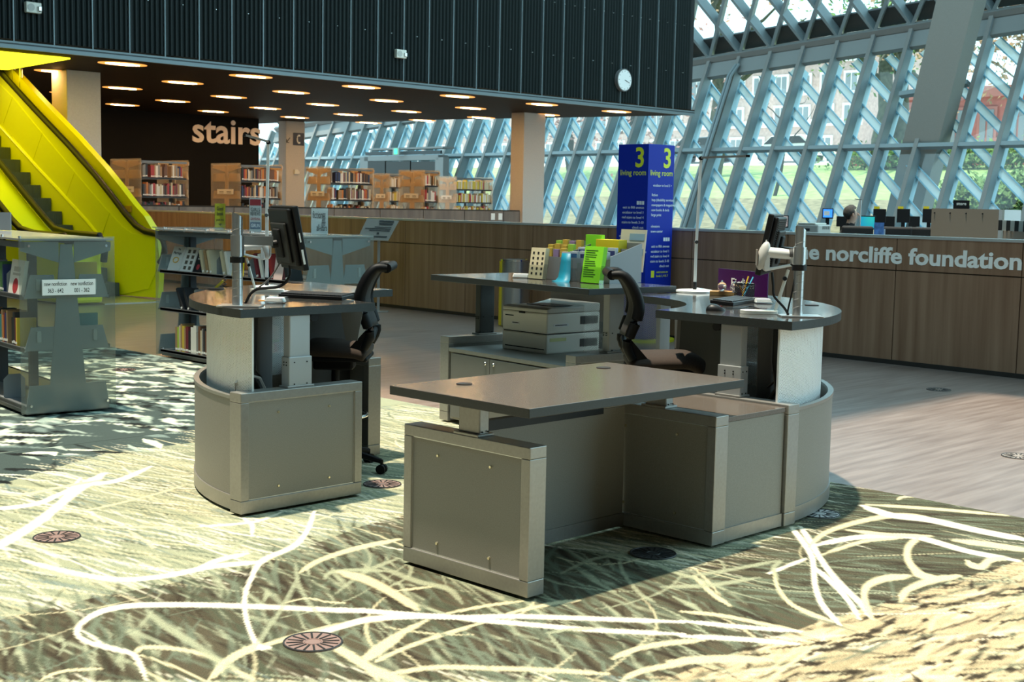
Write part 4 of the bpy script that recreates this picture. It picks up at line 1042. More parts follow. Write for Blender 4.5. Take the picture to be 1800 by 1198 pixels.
# ---- tall service desk at the back with the printer
ZB_ = 1.146
b0_, b1_, b2_ = A(757, 482, ZB_), A(1035, 507.5, ZB_), A(1171, 501, ZB_)
BE = (b0_ - b1_).normalized(); BF = Vector((BE.y, -BE.x, 0)); 
if BF.x < 0: BF = -BF
ang = math.atan2(BE.y, BE.x) - PI / 2; BL = (b0_ - b1_).length; BW = (b2_ - b1_).length
t = thing('service_desk', 'tall rectangular service desk holding the leaflet rack', 'desk', (b1_.x, b1_.y, 0), ang)
inv = Matrix.Translation((b1_.x, b1_.y, 0)) @ Matrix.Rotation(ang, 4, 'Z'); INV = inv.inverted()
def bl(px, py, z): return INV @ A(px, py, z)
topB = two_tone(MB().box(0, BW, 0, BL, ZB_ - .044, ZB_, .003).build('tabletop', M_TOP, t), M_EDGEB)
pr_ = bl(1000.5, 622.5, PH).y; pl_ = bl(766.5, 590, PH).y
mpb = lambda r, q: (.07 + r, q)
end_panel(t, mpb, 0, .78, pl_ - .108, pl_, -1); end_panel(t, mpb, 0, .78, pr_ - .108, pr_, -1)
xl = .46
column_leg(t, xl, pl_ - .054, ZB_ - .044, .14, .065, False, PH, mat('dark_post', (.05, .055, .055), .45, .4)); column_leg(t, xl, pr_ - .054, ZB_ - .044, .14, .065, False, PH, M_LEG)
def fscreen(x, y0, y1, z0, z1):
    m = MB(); uvl = m.bm.loops.layers.uv.new('UVMap'); f = m.bm.faces.new([m.bm.verts.new(v) for v in ((x, y0, z0), (x, y1, z0), (x, y1, z1), (x, y0, z1))])
    for lp, uv in zip(f.loops, ((y0, z0), (y1, z0), (y1, z1), (y0, z1))): lp[uvl].uv = uv
    return m
fscreen(.80, .05, pl_ - .45, .5, ZB_ - .05).build('perforated_screen', M_PERFD, t)
MB().box(.70, .80, .02, .06, .5, ZB_ - .05, .004).build('screen_post', M_LEG, t)
BACK_INV = inv
tc_ = thing('printer_cabinet', 'low grey two-door cabinet under the service desk carrying the printer', 'cabinet', (b1_.x, b1_.y, 0), ang)
yc0, yc1 = pr_ + .004, pl_ - .112
MB().box(.09, .76, yc0, yc1, .04, .560).build('carcass', M_PANEL, tc_)
MB().box(.07, .77, yc0, yc1, .562, .592, .003).build('cabinet_top', M_PANEL, tc_)
ym = bl(905, 640, .5).y
for (ya, yb, ky) in ((yc0 + .004, ym - .002, ym - .05), (ym + .002, yc1 - .03, ym + .05)):
    d_ = MB().box(.072, .09, ya, yb, .06, .552, .002).build('door', mat('door_grey', (.17, .172, .165), .5, .2), tc_)
    MB().lathe([(.012, 0), (.014, .006), (.010, .012)], 16).build('knob', M_CHROME, d_).matrix_local = Matrix.Translation((.072, ky, .515)) @ Matrix.Rotation(-PI / 2, 4, 'Y')
# ================================================================== task chairs
LAT = math.atan2(RT.y, RT.x)                           # heading that points to the right in the photograph
M_CHB = mat('chair_black', (.005, .005, .006), .5, spec=.2)
M_SEAT = mat('brown_fabric', (.036, .023, .017), .9, noise=.2, nscale=160)
def task_chair(lab, px, py, zs, facing):
    p = A(px, py, zs)
    t = thing('task_chair', lab, 'chair', (p.x, p.y, 0), LAT if facing > 0 else LAT + PI, 'black task chairs at the curved desks')
    # local +x = the way the sitter faces
    z = zs
    # star base with castors
    hub = MB().lathe([(.045, .085), (.05, .10), (.045, .15), (.03, .17)], 18).build('base_hub', M_CHB, t, smooth=True)
    for k in range(5):
        a_ = 2 * PI * k / 5 + .32; ca, sa = math.cos(a_), math.sin(a_)
        MB().tube([(.03 * ca, .03 * sa, .125), (.18 * ca, .18 * sa, .115), (.315 * ca, .315 * sa, .085)], [.026, .022, .017], 8).build('base_arm', M_CHB, t, smooth=True)
        cs = MB().cyl((.32 * ca, .32 * sa, .055), (.32 * ca, .32 * sa, .095), .010, seg=8)
        for s_ in (-1, 1):
            o_ = Vector((-sa, ca, 0)) * .017 * s_; c_ = Vector((.32 * ca, .32 * sa, .036)) + o_
            cs.cyl(c_ - Vector((-sa, ca, 0)) * .010, c_ + Vector((-sa, ca, 0)) * .010, .030, seg=16)
        cs.build('castor', M_CHB, t, smooth=True)
    MB().cyl((0, 0, .15), (0, 0, z - .16), .026, seg=16).build('gas_lift', M_CHB, t, smooth=True)
    ring = MB().tube([(.20 * math.cos(a_), .20 * math.sin(a_), .36) for a_ in np.linspace(0, 2 * PI, 33)[:-1]], .010, 8, True)
    ring.build('foot_ring', M_CHROME, t, smooth=True)
    sp = MB()
    for k in range(3): a_ = 2 * PI * k / 3; sp.cyl((.02 * math.cos(a_), .02 * math.sin(a_), .35), (.195 * math.cos(a_), .195 * math.sin(a_), .36), .008, seg=8)
    sp.cyl((0, 0, .33), (0, 0, .38), .036, seg=16).build('ring_spokes', M_CHB, t)
    MB().box(-.12, .13, -.09, .09, z - .17, z - .10, .015).build('mechanism', M_CHB, t)
    MB().tube([(-.04, -.09, z - .14), (-.04, -.22, z - .15), (-.06, -.24, z - .15)], .010, 8).build('lever', M_CHB, t, smooth=True)
    MB().lathe([(.0, -.03), (.03, -.025), (.035, 0), (.03, .02), (.0, .025)], 14, (-.10, -.20, z - .12)).build('tension_knob', M_CHB, t, smooth=True)
    # seat: waterfall cushion
    m = MB(); n = 14; prof = []
    for i in range(n + 1):
        x = -.24 + .50 * i / n; f_ = i / n
        prof.append((x, z - .004 + .018 * math.sin(f_ * PI * .5 + .2) - (.055 * max(0, (f_ - .72) / .28) ** 2) - .02 * max(0, (.15 - f_) / .15)))
    for j in range(9):
        y = -.24 + .48 * j / 8; e = 1 - abs(j - 4) / 4.0; dz = -.045 * (1 - min(1, e * 2.2)) ** 2; sh = 1 - .10 * (1 - min(1, e * 2.2))
        for x, zz in prof: m.bm.verts.new((x * sh, y, zz + dz))
    m.bm.verts.ensure_lookup_table(); w = n + 1
    for j in range(8):
        for i in range(n): m.bm.faces.new([m.bm.verts[j * w + i], m.bm.verts[j * w + i + 1], m.bm.verts[(j + 1) * w + i + 1], m.bm.verts[(j + 1) * w + i]])
    o = m.build('seat', M_SEAT, t, smooth=True); md = o.modifiers.new('solid', 'SOLIDIFY'); md.thickness = .065; md.offset = -1 
    o2 = o.modifiers.new('sub', 'SUBSURF'); o2.levels = 1; o2.render_levels = 1
    MB().box(-.22, .20, -.20, .20, z - .105, z - .075, .012).build('seat_pan', M_CHB, t)
    # back: curved side profile, swept across, curling backwards at the top
    pf = [(-.20, z - .02), (-.235, z + .06), (-.215, z + .14), (-.185, z + .22), (-.175, z + .30), (-.20, z + .38), (-.235, z + .44), (-.275, z + .475), (-.335, z + .475)]
    pf = [Vector((a_, 0, b_)) for a_, b_ in pf]; sm = []
    for i in range(len(pf) - 1):
        a_ = pf[max(i - 1, 0)]; b_ = pf[i]; c_ = pf[i + 1]; d_ = pf[min(i + 2, len(pf) - 1)]
        for q in (0, .33, .66): sm.append(.5 * ((2 * b_) + (c_ - a_) * q + (2 * a_ - 5 * b_ + 4 * c_ - d_) * q * q + (3 * b_ - a_ - 3 * c_ + d_) * q ** 3))
    sm.append(pf[-1])
    for s_ in (-1, 1):
        m = MB(); hw = [.026 + .010 * math.sin(PI * i / (len(sm) - 1)) for i in range(len(sm))]
        m.tube([v + Vector((0, s_ * (.205 + .02 * math.sin(PI * i / len(sm))), 0)) for i, v in enumerate(sm)], hw, 10).build('back_frame', M_CHB, t, smooth=True)
    m = MB(); rows = sm[5:-5]
    for v in rows:
        for j in range(9): y = -.205 + .41 * j / 8; m.bm.verts.new((v.x - .03 * (1 - (y / .205) ** 2), y, v.z))
    m.bm.verts.ensure_lookup_table()
    for i in range(len(rows) - 1):
        for j in range(8): m.bm.faces.new([m.bm.verts[i * 9 + j], m.bm.verts[i * 9 + j + 1], m.bm.verts[(i + 1) * 9 + j + 1], m.bm.verts[(i + 1) * 9 + j]])
    o = m.build('back_mesh', mat('black_mesh_fabric', (.014, .014, .015), .8), t, smooth=True); md = o.modifiers.new('solid', 'SOLIDIFY'); md.thickness = .008
    MB().tube([sm[-1] + Vector((-.0, y, .0)) for y in np.linspace(-.22, .22, 9)], .030, 10).build('top_roll', M_CHB, t, smooth=True)
    MB().tube([(-.225, y, z + .07 - .05 * (1 - abs(y) / .2)) for y in np.linspace(-.2, .2, 9)], .022, 8).build('lumbar_bar', M_CHB, t, smooth=True)
    for s_ in (-1, 1): MB().beam((-.05, s_ * .17, z - .12), (-.23, s_ * .205, z + .08), .05, .022, (1, 0, .6)).build('back_support', M_CHB, t)
    return t
task_chair('black task chair at the left curved desk with foot ring', 590, 600, .82, -1)
task_chair('black task chair with brown seat at the right curved desk', 1165, 620, .82, 1)

# ================================================================== things on the curved desks
def pole(px, py, zt_, pytop, pc0, pc1, lab):
    p = A(px, py, zt_); zt2 = ZAT(p.x, p.y, pytop); za, zb = ZAT(p.x, p.y, pc1), ZAT(p.x, p.y, pc0)
    t = thing('monitor_pole', lab, 'pole', (p.x, p.y, zt_), LAT, 'aluminium monitor poles'); z0 = zt_
    MB().box(-.10, .13, -.075, .075, 0, .008, .002).build('base_plate', M_ALU, t)
    m = MB(); r = .0285; seg = 28
    lo = [m.bm.verts.new((r * math.cos(2 * PI * k / seg), r * math.sin(2 * PI * k / seg), .008)) for k in range(seg)]
    hi = [m.bm.verts.new((r * math.cos(2 * PI * k / seg), r * math.sin(2 * PI * k / seg), zt2 - z0 - .012 - .016 * math.cos(2 * PI * k / seg - PI * .2))) for k in range(seg)]
    for k in range(seg): m.bm.faces.new((lo[k], lo[(k + 1) % seg], hi[(k + 1) % seg], hi[k]))
    m.bm.faces.new(lo[::-1]); m.build('pole', M_ALU, t, smooth=True)
    m = MB(); m.bm.faces.new([m.bm.verts.new(v) for v in [(r * math.cos(2 * PI * k / seg), r * math.sin(2 * PI * k / seg), zt2 - z0 - .012 - .016 * math.cos(2 * PI * k / seg - PI * .2)) for k in range(seg)]])
    m.build('slanted_cap', mat('pinkish_cap', (.55, .42, .38), .5), t)
    nl = 9
    for k in range(nl):                                              # fine spiral joint lines
        zz = .05 + k * (zt2 - z0 - .10) / nl
        MB().tube([((r + .0003) * math.cos(a_), (r + .0003) * math.sin(a_), zz + .012 * math.cos(a_ + .8)) for a_ in np.linspace(0, 2 * PI, 25)[:-1]], .0011, 5, True).build('joint_line', mat('joint_grey', (.30, .30, .30), .5), t)
    MB().cyl((0, 0, za - z0), (0, 0, zb - z0), .036, seg=28).build('collar', M_ALU, t, smooth=True)
    MB().cyl((0, 0, za - z0 - .035), (0, 0, za - z0 - .004), .040, seg=28).build('clamp_ring', M_BLACK, t, smooth=True)
    return t, p, (za + zb) / 2
pL, ppL, zcL = pole(417.5, 538, ZL_, 374, 413, 450, 'aluminium monitor pole at the front corner of the left curved desk')
pR, ppR, zcR = pole(1401.5, 556, ZR_, 398, 434, 464, 'aluminium monitor pole at the front corner of the right curved desk')

def monitor(lab, pole_t, pp, zc, w, f, tilt, cx, cz, reach, ribs, arm_m, off=None):
    """w: width axis, f: the way the screen faces; cx/cz: distance of screen centre from the pole"""
    f = Vector(f).normalized(); w = Vector(w).normalized(); base = Vector((pp.x, pp.y, 0))
    arm0 = base + f * .03 + Vector((0, 0, zc)); arm1 = base + f * reach + Vector((0, 0, zc - .004))
    off = Vector(off) if off is not None else f * cx
    if off is not None and reach == 0: arm0 = base + off.normalized() * .03 + Vector((0, 0, zc)); arm1 = base + off - f * .08 + Vector((0, 0, zc - .004))
    o = MB().beam(arm0, arm1, .045, .05, w).build('arm', arm_m, pole_t); o.matrix_parent_inverse = pole_t.matrix_basis.inverted()
    c = base + off + Vector((0, 0, cz))
    t = thing('monitor', lab, 'monitor', c, 0, 'black flat monitors on the curved desks')
    up = (Vector((0, 0, 1)) * math.cos(tilt) - f * math.sin(tilt)); nn = f * math.cos(tilt) + Vector((0, 0, 1)) * math.sin(tilt)
    t.matrix_world = Matrix.Translation(c) @ Matrix((w, up, w.cross(up))).transposed().to_4x4(); s_ = 1 if w.cross(up).dot(nn) > 0 else -1
    # local: x width, y up, z*s_ = towards the screen side
    MB().box(-.205, .205, -.175, .175, -.012, .022 if s_ > 0 else -.022 + .0, .006).build('bezel', M_BLACK, t) if s_ > 0 else MB().box(-.205, .205, -.175, .175, -.022, .012, .006).build('bezel', M_BLACK, t)
    MB().box(-.185, .185, -.155, .155, s_ * .0225 - .0006, s_ * .0225 + .0006).build('screen', mat('dark_screen', (.01, .012, .016), .12), t)
    MB().box(-.185, .185, -.15, .165, min(-s_ * .012, -s_ * .038), max(-s_ * .012, -s_ * .038), .010).build('back_shell', M_BLACK, t)
    MB().box(-.13, .13, -.13, .09, min(-s_ * .038, -s_ * .055), max(-s_ * .038, -s_ * .055), .008).build('back_bulge', mat('grey_black_plastic', (.022, .022, .022), .5), t)
    MB().box(-.05, .05, -.10, .06, min(-s_ * .055, -s_ * .070), max(-s_ * .055, -s_ * .070), .006).build('mount_plate', M_BLACKM, t)
    if ribs:
        rb = MB()
        for k in range(26): rb.box(-.17, .17, -.14 + k * .0112, -.136 + k * .0112, min(-s_ * .036, -s_ * .043), max(-s_ * .036, -s_ * .043))
        rb.build('vent_ribs', mat('rib_grey', (.05, .05, .052), .4), t)
    hub = MB().cyl((0, -.02, -s_ * .07), (0, -.02, -s_ * .10), .022, seg=14).build('tilt_hub', M_BLACK, t)
    lb = MB()
    for xx in (-.2065, .2055): lb.box(xx, xx + .0012, -.14, -.06, -.006, .006).box(xx, xx + .0012, -.02, .03, -.004, .004)
    lb.build('edge_label', M_PAPER, t)['kind'] = 'stuff'
    return t
wL, fL = Vector((.32, .947, 0)), Vector((.947, -.32, 0)); wR, fR = Vector((.90, .436, 0)), Vector((-.436, .90, 0))
czL = ZAT(ppL.x + .33, ppL.y - .08, 417); offR = Vector((.206, .33, 0)); czR = ZAT(ppR.x + offR.x, ppR.y + offR.y, 429)
monL = monitor('black flat monitor seen from behind on the left curved desk', pL, ppL, zcL + .03, wL, fL, .19, .285, czL, .19, False, mat('grey_arm', (.28, .30, .32), .4, .4))
monR = monitor('black flat monitor with ribbed back on the right curved desk', pR, ppR, zcR + .015, wR, fR, .19, .140, czR, 0, True, M_BLACK, offR)

def cable(name, lab, pts, r=.005, m=None):
    o = MB(); P_ = [Vector(p) for p in pts]; P_ = [2 * P_[0] - P_[1]] + P_ + [2 * P_[-1] - P_[-2]]; out = []
    for i in range(1, len(P_) - 2):
        for q in np.linspace(0, 1, 6)[:-1]:
            a_, b_, c_, d_ = P_[i - 1:i + 3]; out.append(.5 * ((2 * b_) + (c_ - a_) * q + (2 * a_ - 5 * b_ + 4 * c_ - d_) * q * q + (3 * b_ - a_ - 3 * c_ + d_) * q ** 3))
    out.append(P_[-2]); o = o.tube(out, r, 8).build(name, m or M_BLACK, smooth=True); return tag(o, lab, 'cable', 'desk cables')
def onl(px, py, p, d=0.0):                                            # point on the upright plane through p that faces the camera
    n_ = Vector((-FW.x, -FW.y, 0)).normalized(); return ONP(px, py, Vector(p) - n_ * d, n_)
cp = Vector((ppL.x + .25, ppL.y + .0, 0))
cable('video_cable', 'thick black cable looping from the left monitor to the desk', [onl(507, 455, cp), onl(510, 478, cp), onl(505, 492, cp), onl(492, 503, cp), onl(470, 506, cp), onl(452, 508, cp), onl(440, 517, cp), onl(431, 533, cp)], .008)
cable('power_cable', 'thin grey cable running from the left monitor to the pole foot', [onl(497, 450, cp), onl(490, 465, cp), onl(475, 488, cp), onl(455, 505, cp), onl(440, 516, cp), onl(430, 532, cp)], .0045, mat('grey_cable', (.12, .12, .12), .4))
cp = Vector((ppR.x - .10, ppR.y + .10, 0))
cable('video_cable', 'black cable hanging from the right monitor behind the scanner stand', [onl(1357, 478, cp), onl(1359, 500, cp), onl(1360, 518, cp), onl(1366, 527, cp), onl(1378, 540, cp), onl(1386, 553, cp)], .007)
cable('scanner_cable', 'black cable curving from the right scanner down beside the pole', [onl(1390, 464, cp), onl(1397, 470, cp), onl(1398, 480, cp), onl(1393, 510, cp), onl(1386, 540, cp), onl(1384, 553, cp)], .005)
cable('mouse_cable', 'thin mouse cable lying across the right curved desk', [A(1276, 541, ZR_ + .006), A(1300, 541, ZR_ + .004), A(1320, 538, ZR_ + .004), A(1345, 546, ZR_ + .004), A(1375, 552, ZR_ + .004)], .003)
cable('lamp_cable', 'thin white cable from the right lamp foot', [A(1225, 506, ZR_ + .03), A(1240, 508, ZR_ + .02), A(1258, 512, ZR_ + .006), A(1275, 514, ZR_ + .004)], .003, M_WHITE)

# barcode scanners on stands (local x = to the right in the photograph)
def scanner(lab, px, py, zt_, s, k):
    p = A(px, py, zt_); t = thing('barcode_scanner', lab, 'barcode scanner', (p.x, p.y, zt_), LAT, 'barcode scanners on stands')
    m = MB(); pts = [(.105 * math.copysign(abs(math.cos(a_)) ** .6, math.cos(a_)), .055 * math.copysign(abs(math.sin(a_)) ** .7, math.sin(a_))) for a_ in np.linspace(0, 2 * PI, 33)[:-1]]
    m.prism(pts, 0, .020).build('stand_base', M_CREAM, t, bevel=.006)
    g = lambda x, z: (s * x * k, 0, z * k)
    MB().beam(g(.09, .015), g(.155, .25), .024 * k, .016 * k, (0, 1, 0)).build('stem', M_CREAM, t, bevel=.004)
    MB().beam(g(.02, .245), g(.21, .285), .05 * k, .014 * k, (0, 1, 0)).beam(g(.175, .28), g(.165, .345), .055 * k, .012 * k, (0, 1, 0)).beam(g(.215, .285), g(.21, .345), .055 * k, .012 * k, (0, 1, 0)).beam(g(.03, .245), g(.03, .33), .06 * k, .03 * k, (0, 1, 0)).build('cradle', M_WHITE, t, bevel=.004)
    MB().tube([g(.03, .345), g(.10, .34), g(.17, .333)], [.030 * k, .030 * k, .028 * k], 14).build('barrel', M_WHITE, t, smooth=True)
    MB().tube([g(.17, .333), g(.205, .328)], .029 * k, 14).build('barrel_end', mat('grey_plastic', (.30, .29, .28), .45), t, smooth=True)
    hd = MB(); bmesh.ops.create_uvsphere(hd.bm, u_segments=20, v_segments=14, radius=1.0)
    for v in hd.bm.verts: v.co = Vector((s * (.012 + v.co.x * .034 + v.co.z * .018) * k, v.co.y * .036 * k, (.325 + v.co.z * .080) * k))
    hd.build('head', mat('grey_white_plastic', (.55, .54, .51), .4), t, smooth=True)
    MB().box(min(s * (-.026 * k), s * (-.020 * k)), max(s * (-.026 * k), s * (-.020 * k)), -.024 * k, .024 * k, .27 * k, .36 * k, .002).build('scan_window', mat('taupe_window', (.32, .26, .22), .3), t)
    MB().cyl(g(.135, .20), (g(.135, .20)[0], -.018 * k, g(.135, .20)[2]), .012 * k, seg=12).build('stem_knob', M_BLACK, t)
    return t
scanner('white barcode scanner on a stand beside the right monitor pole', 1334, 551, ZR_, 1, 1.0)
scanner('white barcode scanner on a stand behind the left monitor', 470, 513, ZL_, -1, .84)

# slim desk lamps
def lamp(lab, px, py, zt_, top_px, top_py, end_px, end_py, joint_py, base_r, joint_dx=0.0):
    p = A(px, py, zt_); t = thing('desk_lamp', lab, 'lamp', (p.x, p.y, zt_), LAT, 'slim white desk lamps')
    zt2 = ZAT(p.x, p.y, top_py) - zt_; zj = ZAT(p.x, p.y, joint_py) - zt_; sc_ = (p - CAM).dot(FW) / FPX
    tx = (top_px - px) * sc_; ex = (end_px - px) * sc_; ez = zt2 + (top_py - end_py) * sc_
    MB().lathe([(base_r, 0), (base_r, .010), (base_r - .008, .016), (.02, .018)], 32).build('base', M_WHITE, t, smooth=True)
    MB().cyl((0, 0, .016), (0, 0, .07), .012, seg=12).build('swivel', M_BLACK, t)
    MB().beam((0, 0, .06), (joint_dx, 0, zj), .020, .012, (1, 0, 0)).build('lower_arm', M_WHITE, t)
    MB().beam((joint_dx * 1.6, -.008, zj - .03), (tx, -.008, zt2), .018, .014, (1, 0, 0)).build('upper_arm', M_WHITE, t)
    MB().cyl((joint_dx, -.02, zj), (joint_dx, .015, zj), .012, seg=12).build('elbow', M_CHROME, t)
    MB().cyl((tx, -.02, zt2), (tx, .012, zt2), .014, seg=12).build('head_joint', M_BLACK, t)
    MB().beam((tx, -.008, zt2 + .004), (ex, -.05, ez), .030, .014, (0, 1, 0)).build('lamp_head', M_ALU, t)
    MB().beam((ex * .97 + tx * .03, -.05, ez), (ex + .06 * (ex - tx), -.052, ez), .032, .016, (0, 1, 0)).build('head_end_cap', M_BLACK, t)
lamp('tall slim white desk lamp on the right curved desk in front of the windows', 1221, 513, ZR_, 1224, 278, 1302, 273, 425, .13)
lamp('slim white desk lamp behind the left monitor below the stairs lettering', 469, 506, ZL_, 472, 250, 434, 239, 378, .08)

# keyboards and mouse
def keyboard(lab, p, rot, zt_):
    t = thing('keyboard', lab, 'keyboard', (p[0], p[1], zt_), rot, 'black keyboards')
    Mk = Matrix.Rotation(.06, 4, 'X')
    MB().box(-.215, .215, -.075, .075, .004, .026, .004, Mk).build('body', M_BLACK, t)
    kb = MB()
    for r_ in range(5):
        for c_ in range(15): kb.box(-.205 + c_ * .0275, -.181 + c_ * .0275, -.062 + r_ * .0255, -.040 + r_ * .0255, .026, .033, 0, Mk)
    o = kb.build('keys', mat('key_grey', (.030, .030, .032), .45), t); o['kind'] = 'stuff'
p = (A(497, 508, ZL_) + A(605, 531, ZL_)) / 2
keyboard('black keyboard lying at the inner edge of the left curved desk', A(556, 524, ZL_), LAT - .38, ZL_)
keyboard('black keyboard on the right curved desk beside the mouse', A(1290, 533, ZR_), LAT + 1.05, ZR_)
def mouse(lab, px, py, zt_, rot):
    p = A(px, py, zt_); t = thing('computer_mouse', lab, 'mouse', (p.x, p.y, zt_), rot)
    m = MB(); bmesh.ops.create_uvsphere(m.bm, u_segments=20, v_segments=14, radius=1)
    for v in m.bm.verts: v.co = Vector((v.co.x * .058, v.co.y * .033, max(0, v.co.z) * .036 * (1 - .35 * v.co.x)))
    m.build('shell', M_BLACK, t, smooth=True); MB().cyl((.030, -.004, .022), (.030, .004, .022), .008, seg=12).build('wheel', mat('red_wheel', (.4, .03, .03), .4), t)
mouse('black computer mouse at the inner edge of the right curved desk', 1258, 546, ZR_, LAT + .1)

# small things: note trays, puck, cup with pens, block, glass balls, purple sign
def note_tray(lab, px, py, zt_, w=.13, pencil=True):
    p = A(px, py, zt_); t = thing('note_tray', lab, 'note tray', (p.x, p.y, zt_), LAT, 'clear trays of note paper')
    m = MB().box(-w / 2, w / 2, -.05, .05, .001, .004).box(-w / 2, w / 2, .048, .05, .004, .035).box(w / 2 - .002, w / 2, -.05, .05, .004, .035).box(-w / 2, -w / 2 + .002, -.05, .05, .004, .018); m.build('tray', M_ACRYL, t)
    for k in range(3): MB().box(-w / 2 + .008 + .003 * k, w / 2 - .014 - .004 * k, -.045 + .004 * k, .042, .005 + .008 * k, .0125 + .008 * k).build('paper_stack', M_PAPER, t)
    if pencil: MB().tube([(-w / 2 - .03, -.02, .012), (-w / 2 + .03, -.018, .012)], .004, 8).build('pencil', mat('orange_pencil', (.8, .35, .05), .5), t)
note_tray('clear tray of white note paper with a pencil on the left curved desk', 485, 532, ZL_)
note_tray('clear tray of white note paper behind the right scanner stand', 1342, 533, ZR_, .12, False)
note_tray('clear tray of cards at the left of the service desk', 918, 488, ZB_, .16, False)
o = MB().box(-.07, .06, -.05, .05, 0, .006).build('paper_sheet', M_PAPER, None, A(515, 513, ZL_), LAT + .2); tag(o, 'white paper sheet behind the keyboard of the left curved desk', 'paper')
p = A(379, 508, ZL_); t = thing('phone_holder', 'black round holder with yellow wedge near the rim of the left curved desk', 'holder', (p.x, p.y, ZL_), LAT)
MB().lathe([(.055, 0), (.056, .006), (.045, .010)], 28).build('base', M_BLACK, t, smooth=True)
MB().beam((.0, 0, .008), (.05, 0, .055), .03, .014, (0, 1, 0)).build('wedge', mat('yellow_black', (.55, .42, .03), .5), t)
MB().tube([(.055 + .012 * math.cos(a_), .012 * math.sin(a_), .010 + .004 * a_) for a_ in np.linspace(0, 6 * PI, 60)], .003, 5).build('coil', M_BLACK, t, smooth=True)
p = A(1308, 526, ZR_); t = thing('pen_cup', 'black square mesh cup with pens on the right curved desk', 'pen cup', (p.x, p.y, ZR_), LAT + .35)
cw = .047; m = MB().box(-cw, cw, -cw, cw, 0, .004).box(-cw - .001, cw + .001, -cw - .001, -cw + .001, .098, .104).box(-cw, cw, cw - .002, cw, .098, .104).box(-cw, -cw + .002, -cw, cw, .098, .104).box(cw - .002, cw, -cw, cw, .098, .104)
cupm = perf_mat('black_punched_cup', (.01, .01, .01), pitch=.0105, rad=.34, metal=0, rough=.5)
for (a_, b_) in (((-cw, -cw), (cw, -cw)), ((cw, -cw), (cw, cw)), ((cw, cw), (-cw, cw)), ((-cw, cw), (-cw, -cw))):
    f_ = MB(); uvl = f_.bm.loops.layers.uv.new('UVMap'); fc = f_.bm.faces.new([f_.bm.verts.new(v) for v in ((*a_, 0), (*b_, 0), (*b_, .1), (*a_, .1))])
    for lp, uv in zip(fc.loops, ((0, 0), (2 * cw, 0), (2 * cw, .1), (0, .1))): lp[uvl].uv = uv
    f_.build('cup_side', cupm, t)
m.build('cup_frame', M_BLACK, t)
for k, (c_, nm, dx, dz) in enumerate((((.80, .45, .03), 'yellow', .03, .15), ((.10, .50, .75), 'light blue', .07, .145), ((.75, .75, .73), 'white', .0, .135), ((.75, .40, .04), 'orange', -.02, .09), ((.7, .2, .5), 'pink', .02, .088))):
    o = MB().cyl((-.03 + .012 * k, -.02 + .01 * k, .006), (-.01 + dx, -.01 + .008 * k, dz), .0045, seg=8).build('pen', mat('pen_%d' % k, c_, .4), None); o.matrix_world = t.matrix_basis.copy()
    tag(o, '%s pen standing in the black mesh cup' % nm, 'pen', 'pens in the mesh cup')
p = A(1271, 519, ZR_); o = MB().box(-.09, .09, -.055, .055, 0, .030, .003).build('wooden_block', wood_mat('oak_block', (.35, .19, .06), (.50, .30, .11), .5, (1, 8, 8), 6), None, p, LAT - .15); tag(o, 'flat wooden block carrying two glass balls', 'block')
for px, py, lab in ((1269, 512, 'clear glass ball at the left of the wooden block'), (1291, 514, 'clear glass ball at the right of the wooden block beside the pen cup')):
    q = A(px, py, ZR_ + .030); t = thing('glass_ball', lab, 'ornament', (q.x, q.y, ZR_ + .030), LAT, 'glass balls on the wooden block')
    m = MB(); bmesh.ops.create_uvsphere(m.bm, u_segments=20, v_segments=12, radius=.030, matrix=Matrix.Translation((0, 0, .034))); m.build('ball', mat('clear_glass_ball', (.9, .9, .9), .03, 0, trans=.9), t, smooth=True)
    MB().lathe([(.018, 0), (.020, .004), (.008, .006)], 16).build('foot', M_CHROME, t, smooth=True); MB().lathe([(.010, .064), (.006, .072), (.001, .074)], 12).build('finial', M_CHROME, t, smooth=True)
s0_, s1_ = A(1262, 516, ZR_), A(1349, 527, ZR_); sd = (s1_ - s0_); sd.z = 0; sl_ = sd.length; sa_ = math.atan2(sd.y, sd.x)
zt2 = ZAT(s0_.x, s0_.y, 471) - ZR_
t = thing('purple_sign', 'glossy purple table sign with white lettering on the right curved desk', 'sign', (s0_.x, s0_.y, ZR_), sa_)
MB().box(0, sl_, -.003, .003, 0, zt2).build('plate', mat('purple_gloss', (.065, .006, .085), .2), t); MB().box(0, sl_, .0, .06, 0, .004).build('foot', M_ACRYL, t)
text('lettering', 'Fiction', .085, M_PAPER, (sl_ * .27, -.004, zt2 * .34), (1, 0, 0), (0, 0, 1), t, .001, .012, width=sl_ * .46)

# ================================================================== service desk: leaflets, printer, phone
def B(x, y, z): return BACK_INV @ Vector((x, y, z))
pr0, pr1, pr2 = A(882, 612, .592), A(960, 623, .592), A(1037, 612, .592)
pw, pd = (pr0 - pr1).length, (pr2 - pr1).length; pa = math.atan2((pr0 - pr1).y, (pr0 - pr1).x) - PI / 2
t = thing('printer', 'beige laser printer on the cabinet under the service desk', 'printer', (pr1.x, pr1.y, .592), pa)
M_BEIGE = mat('beige_printer_plastic', (.86, .83, .74), .5); M_GAP = mat('gap_dark', (.02, .02, .02), .7)
phh = ZAT(pr1.x, pr1.y, 540) - .592
pd = min(pd, .56); hs = phh * .42
MB().box(0, pd, 0, pw, .0, hs - .003, .012).build('paper_tray', M_BEIGE, t)
MB().box(0, pd, 0, pw, hs + .003, phh - .05, .012).build('body', M_BEIGE, t)
MB().box(.01, pd - .01, .01, pw - .01, hs - .004, hs + .004).build('gap', M_GAP, t)
lid = [(0, phh - .047), (pd, phh - .047), (pd, phh + .012), (pd * .90, phh + .020), (pd * .74, phh + .004), (pd * .55, phh - .012), (.05, phh - .008), (0, phh - .02)]
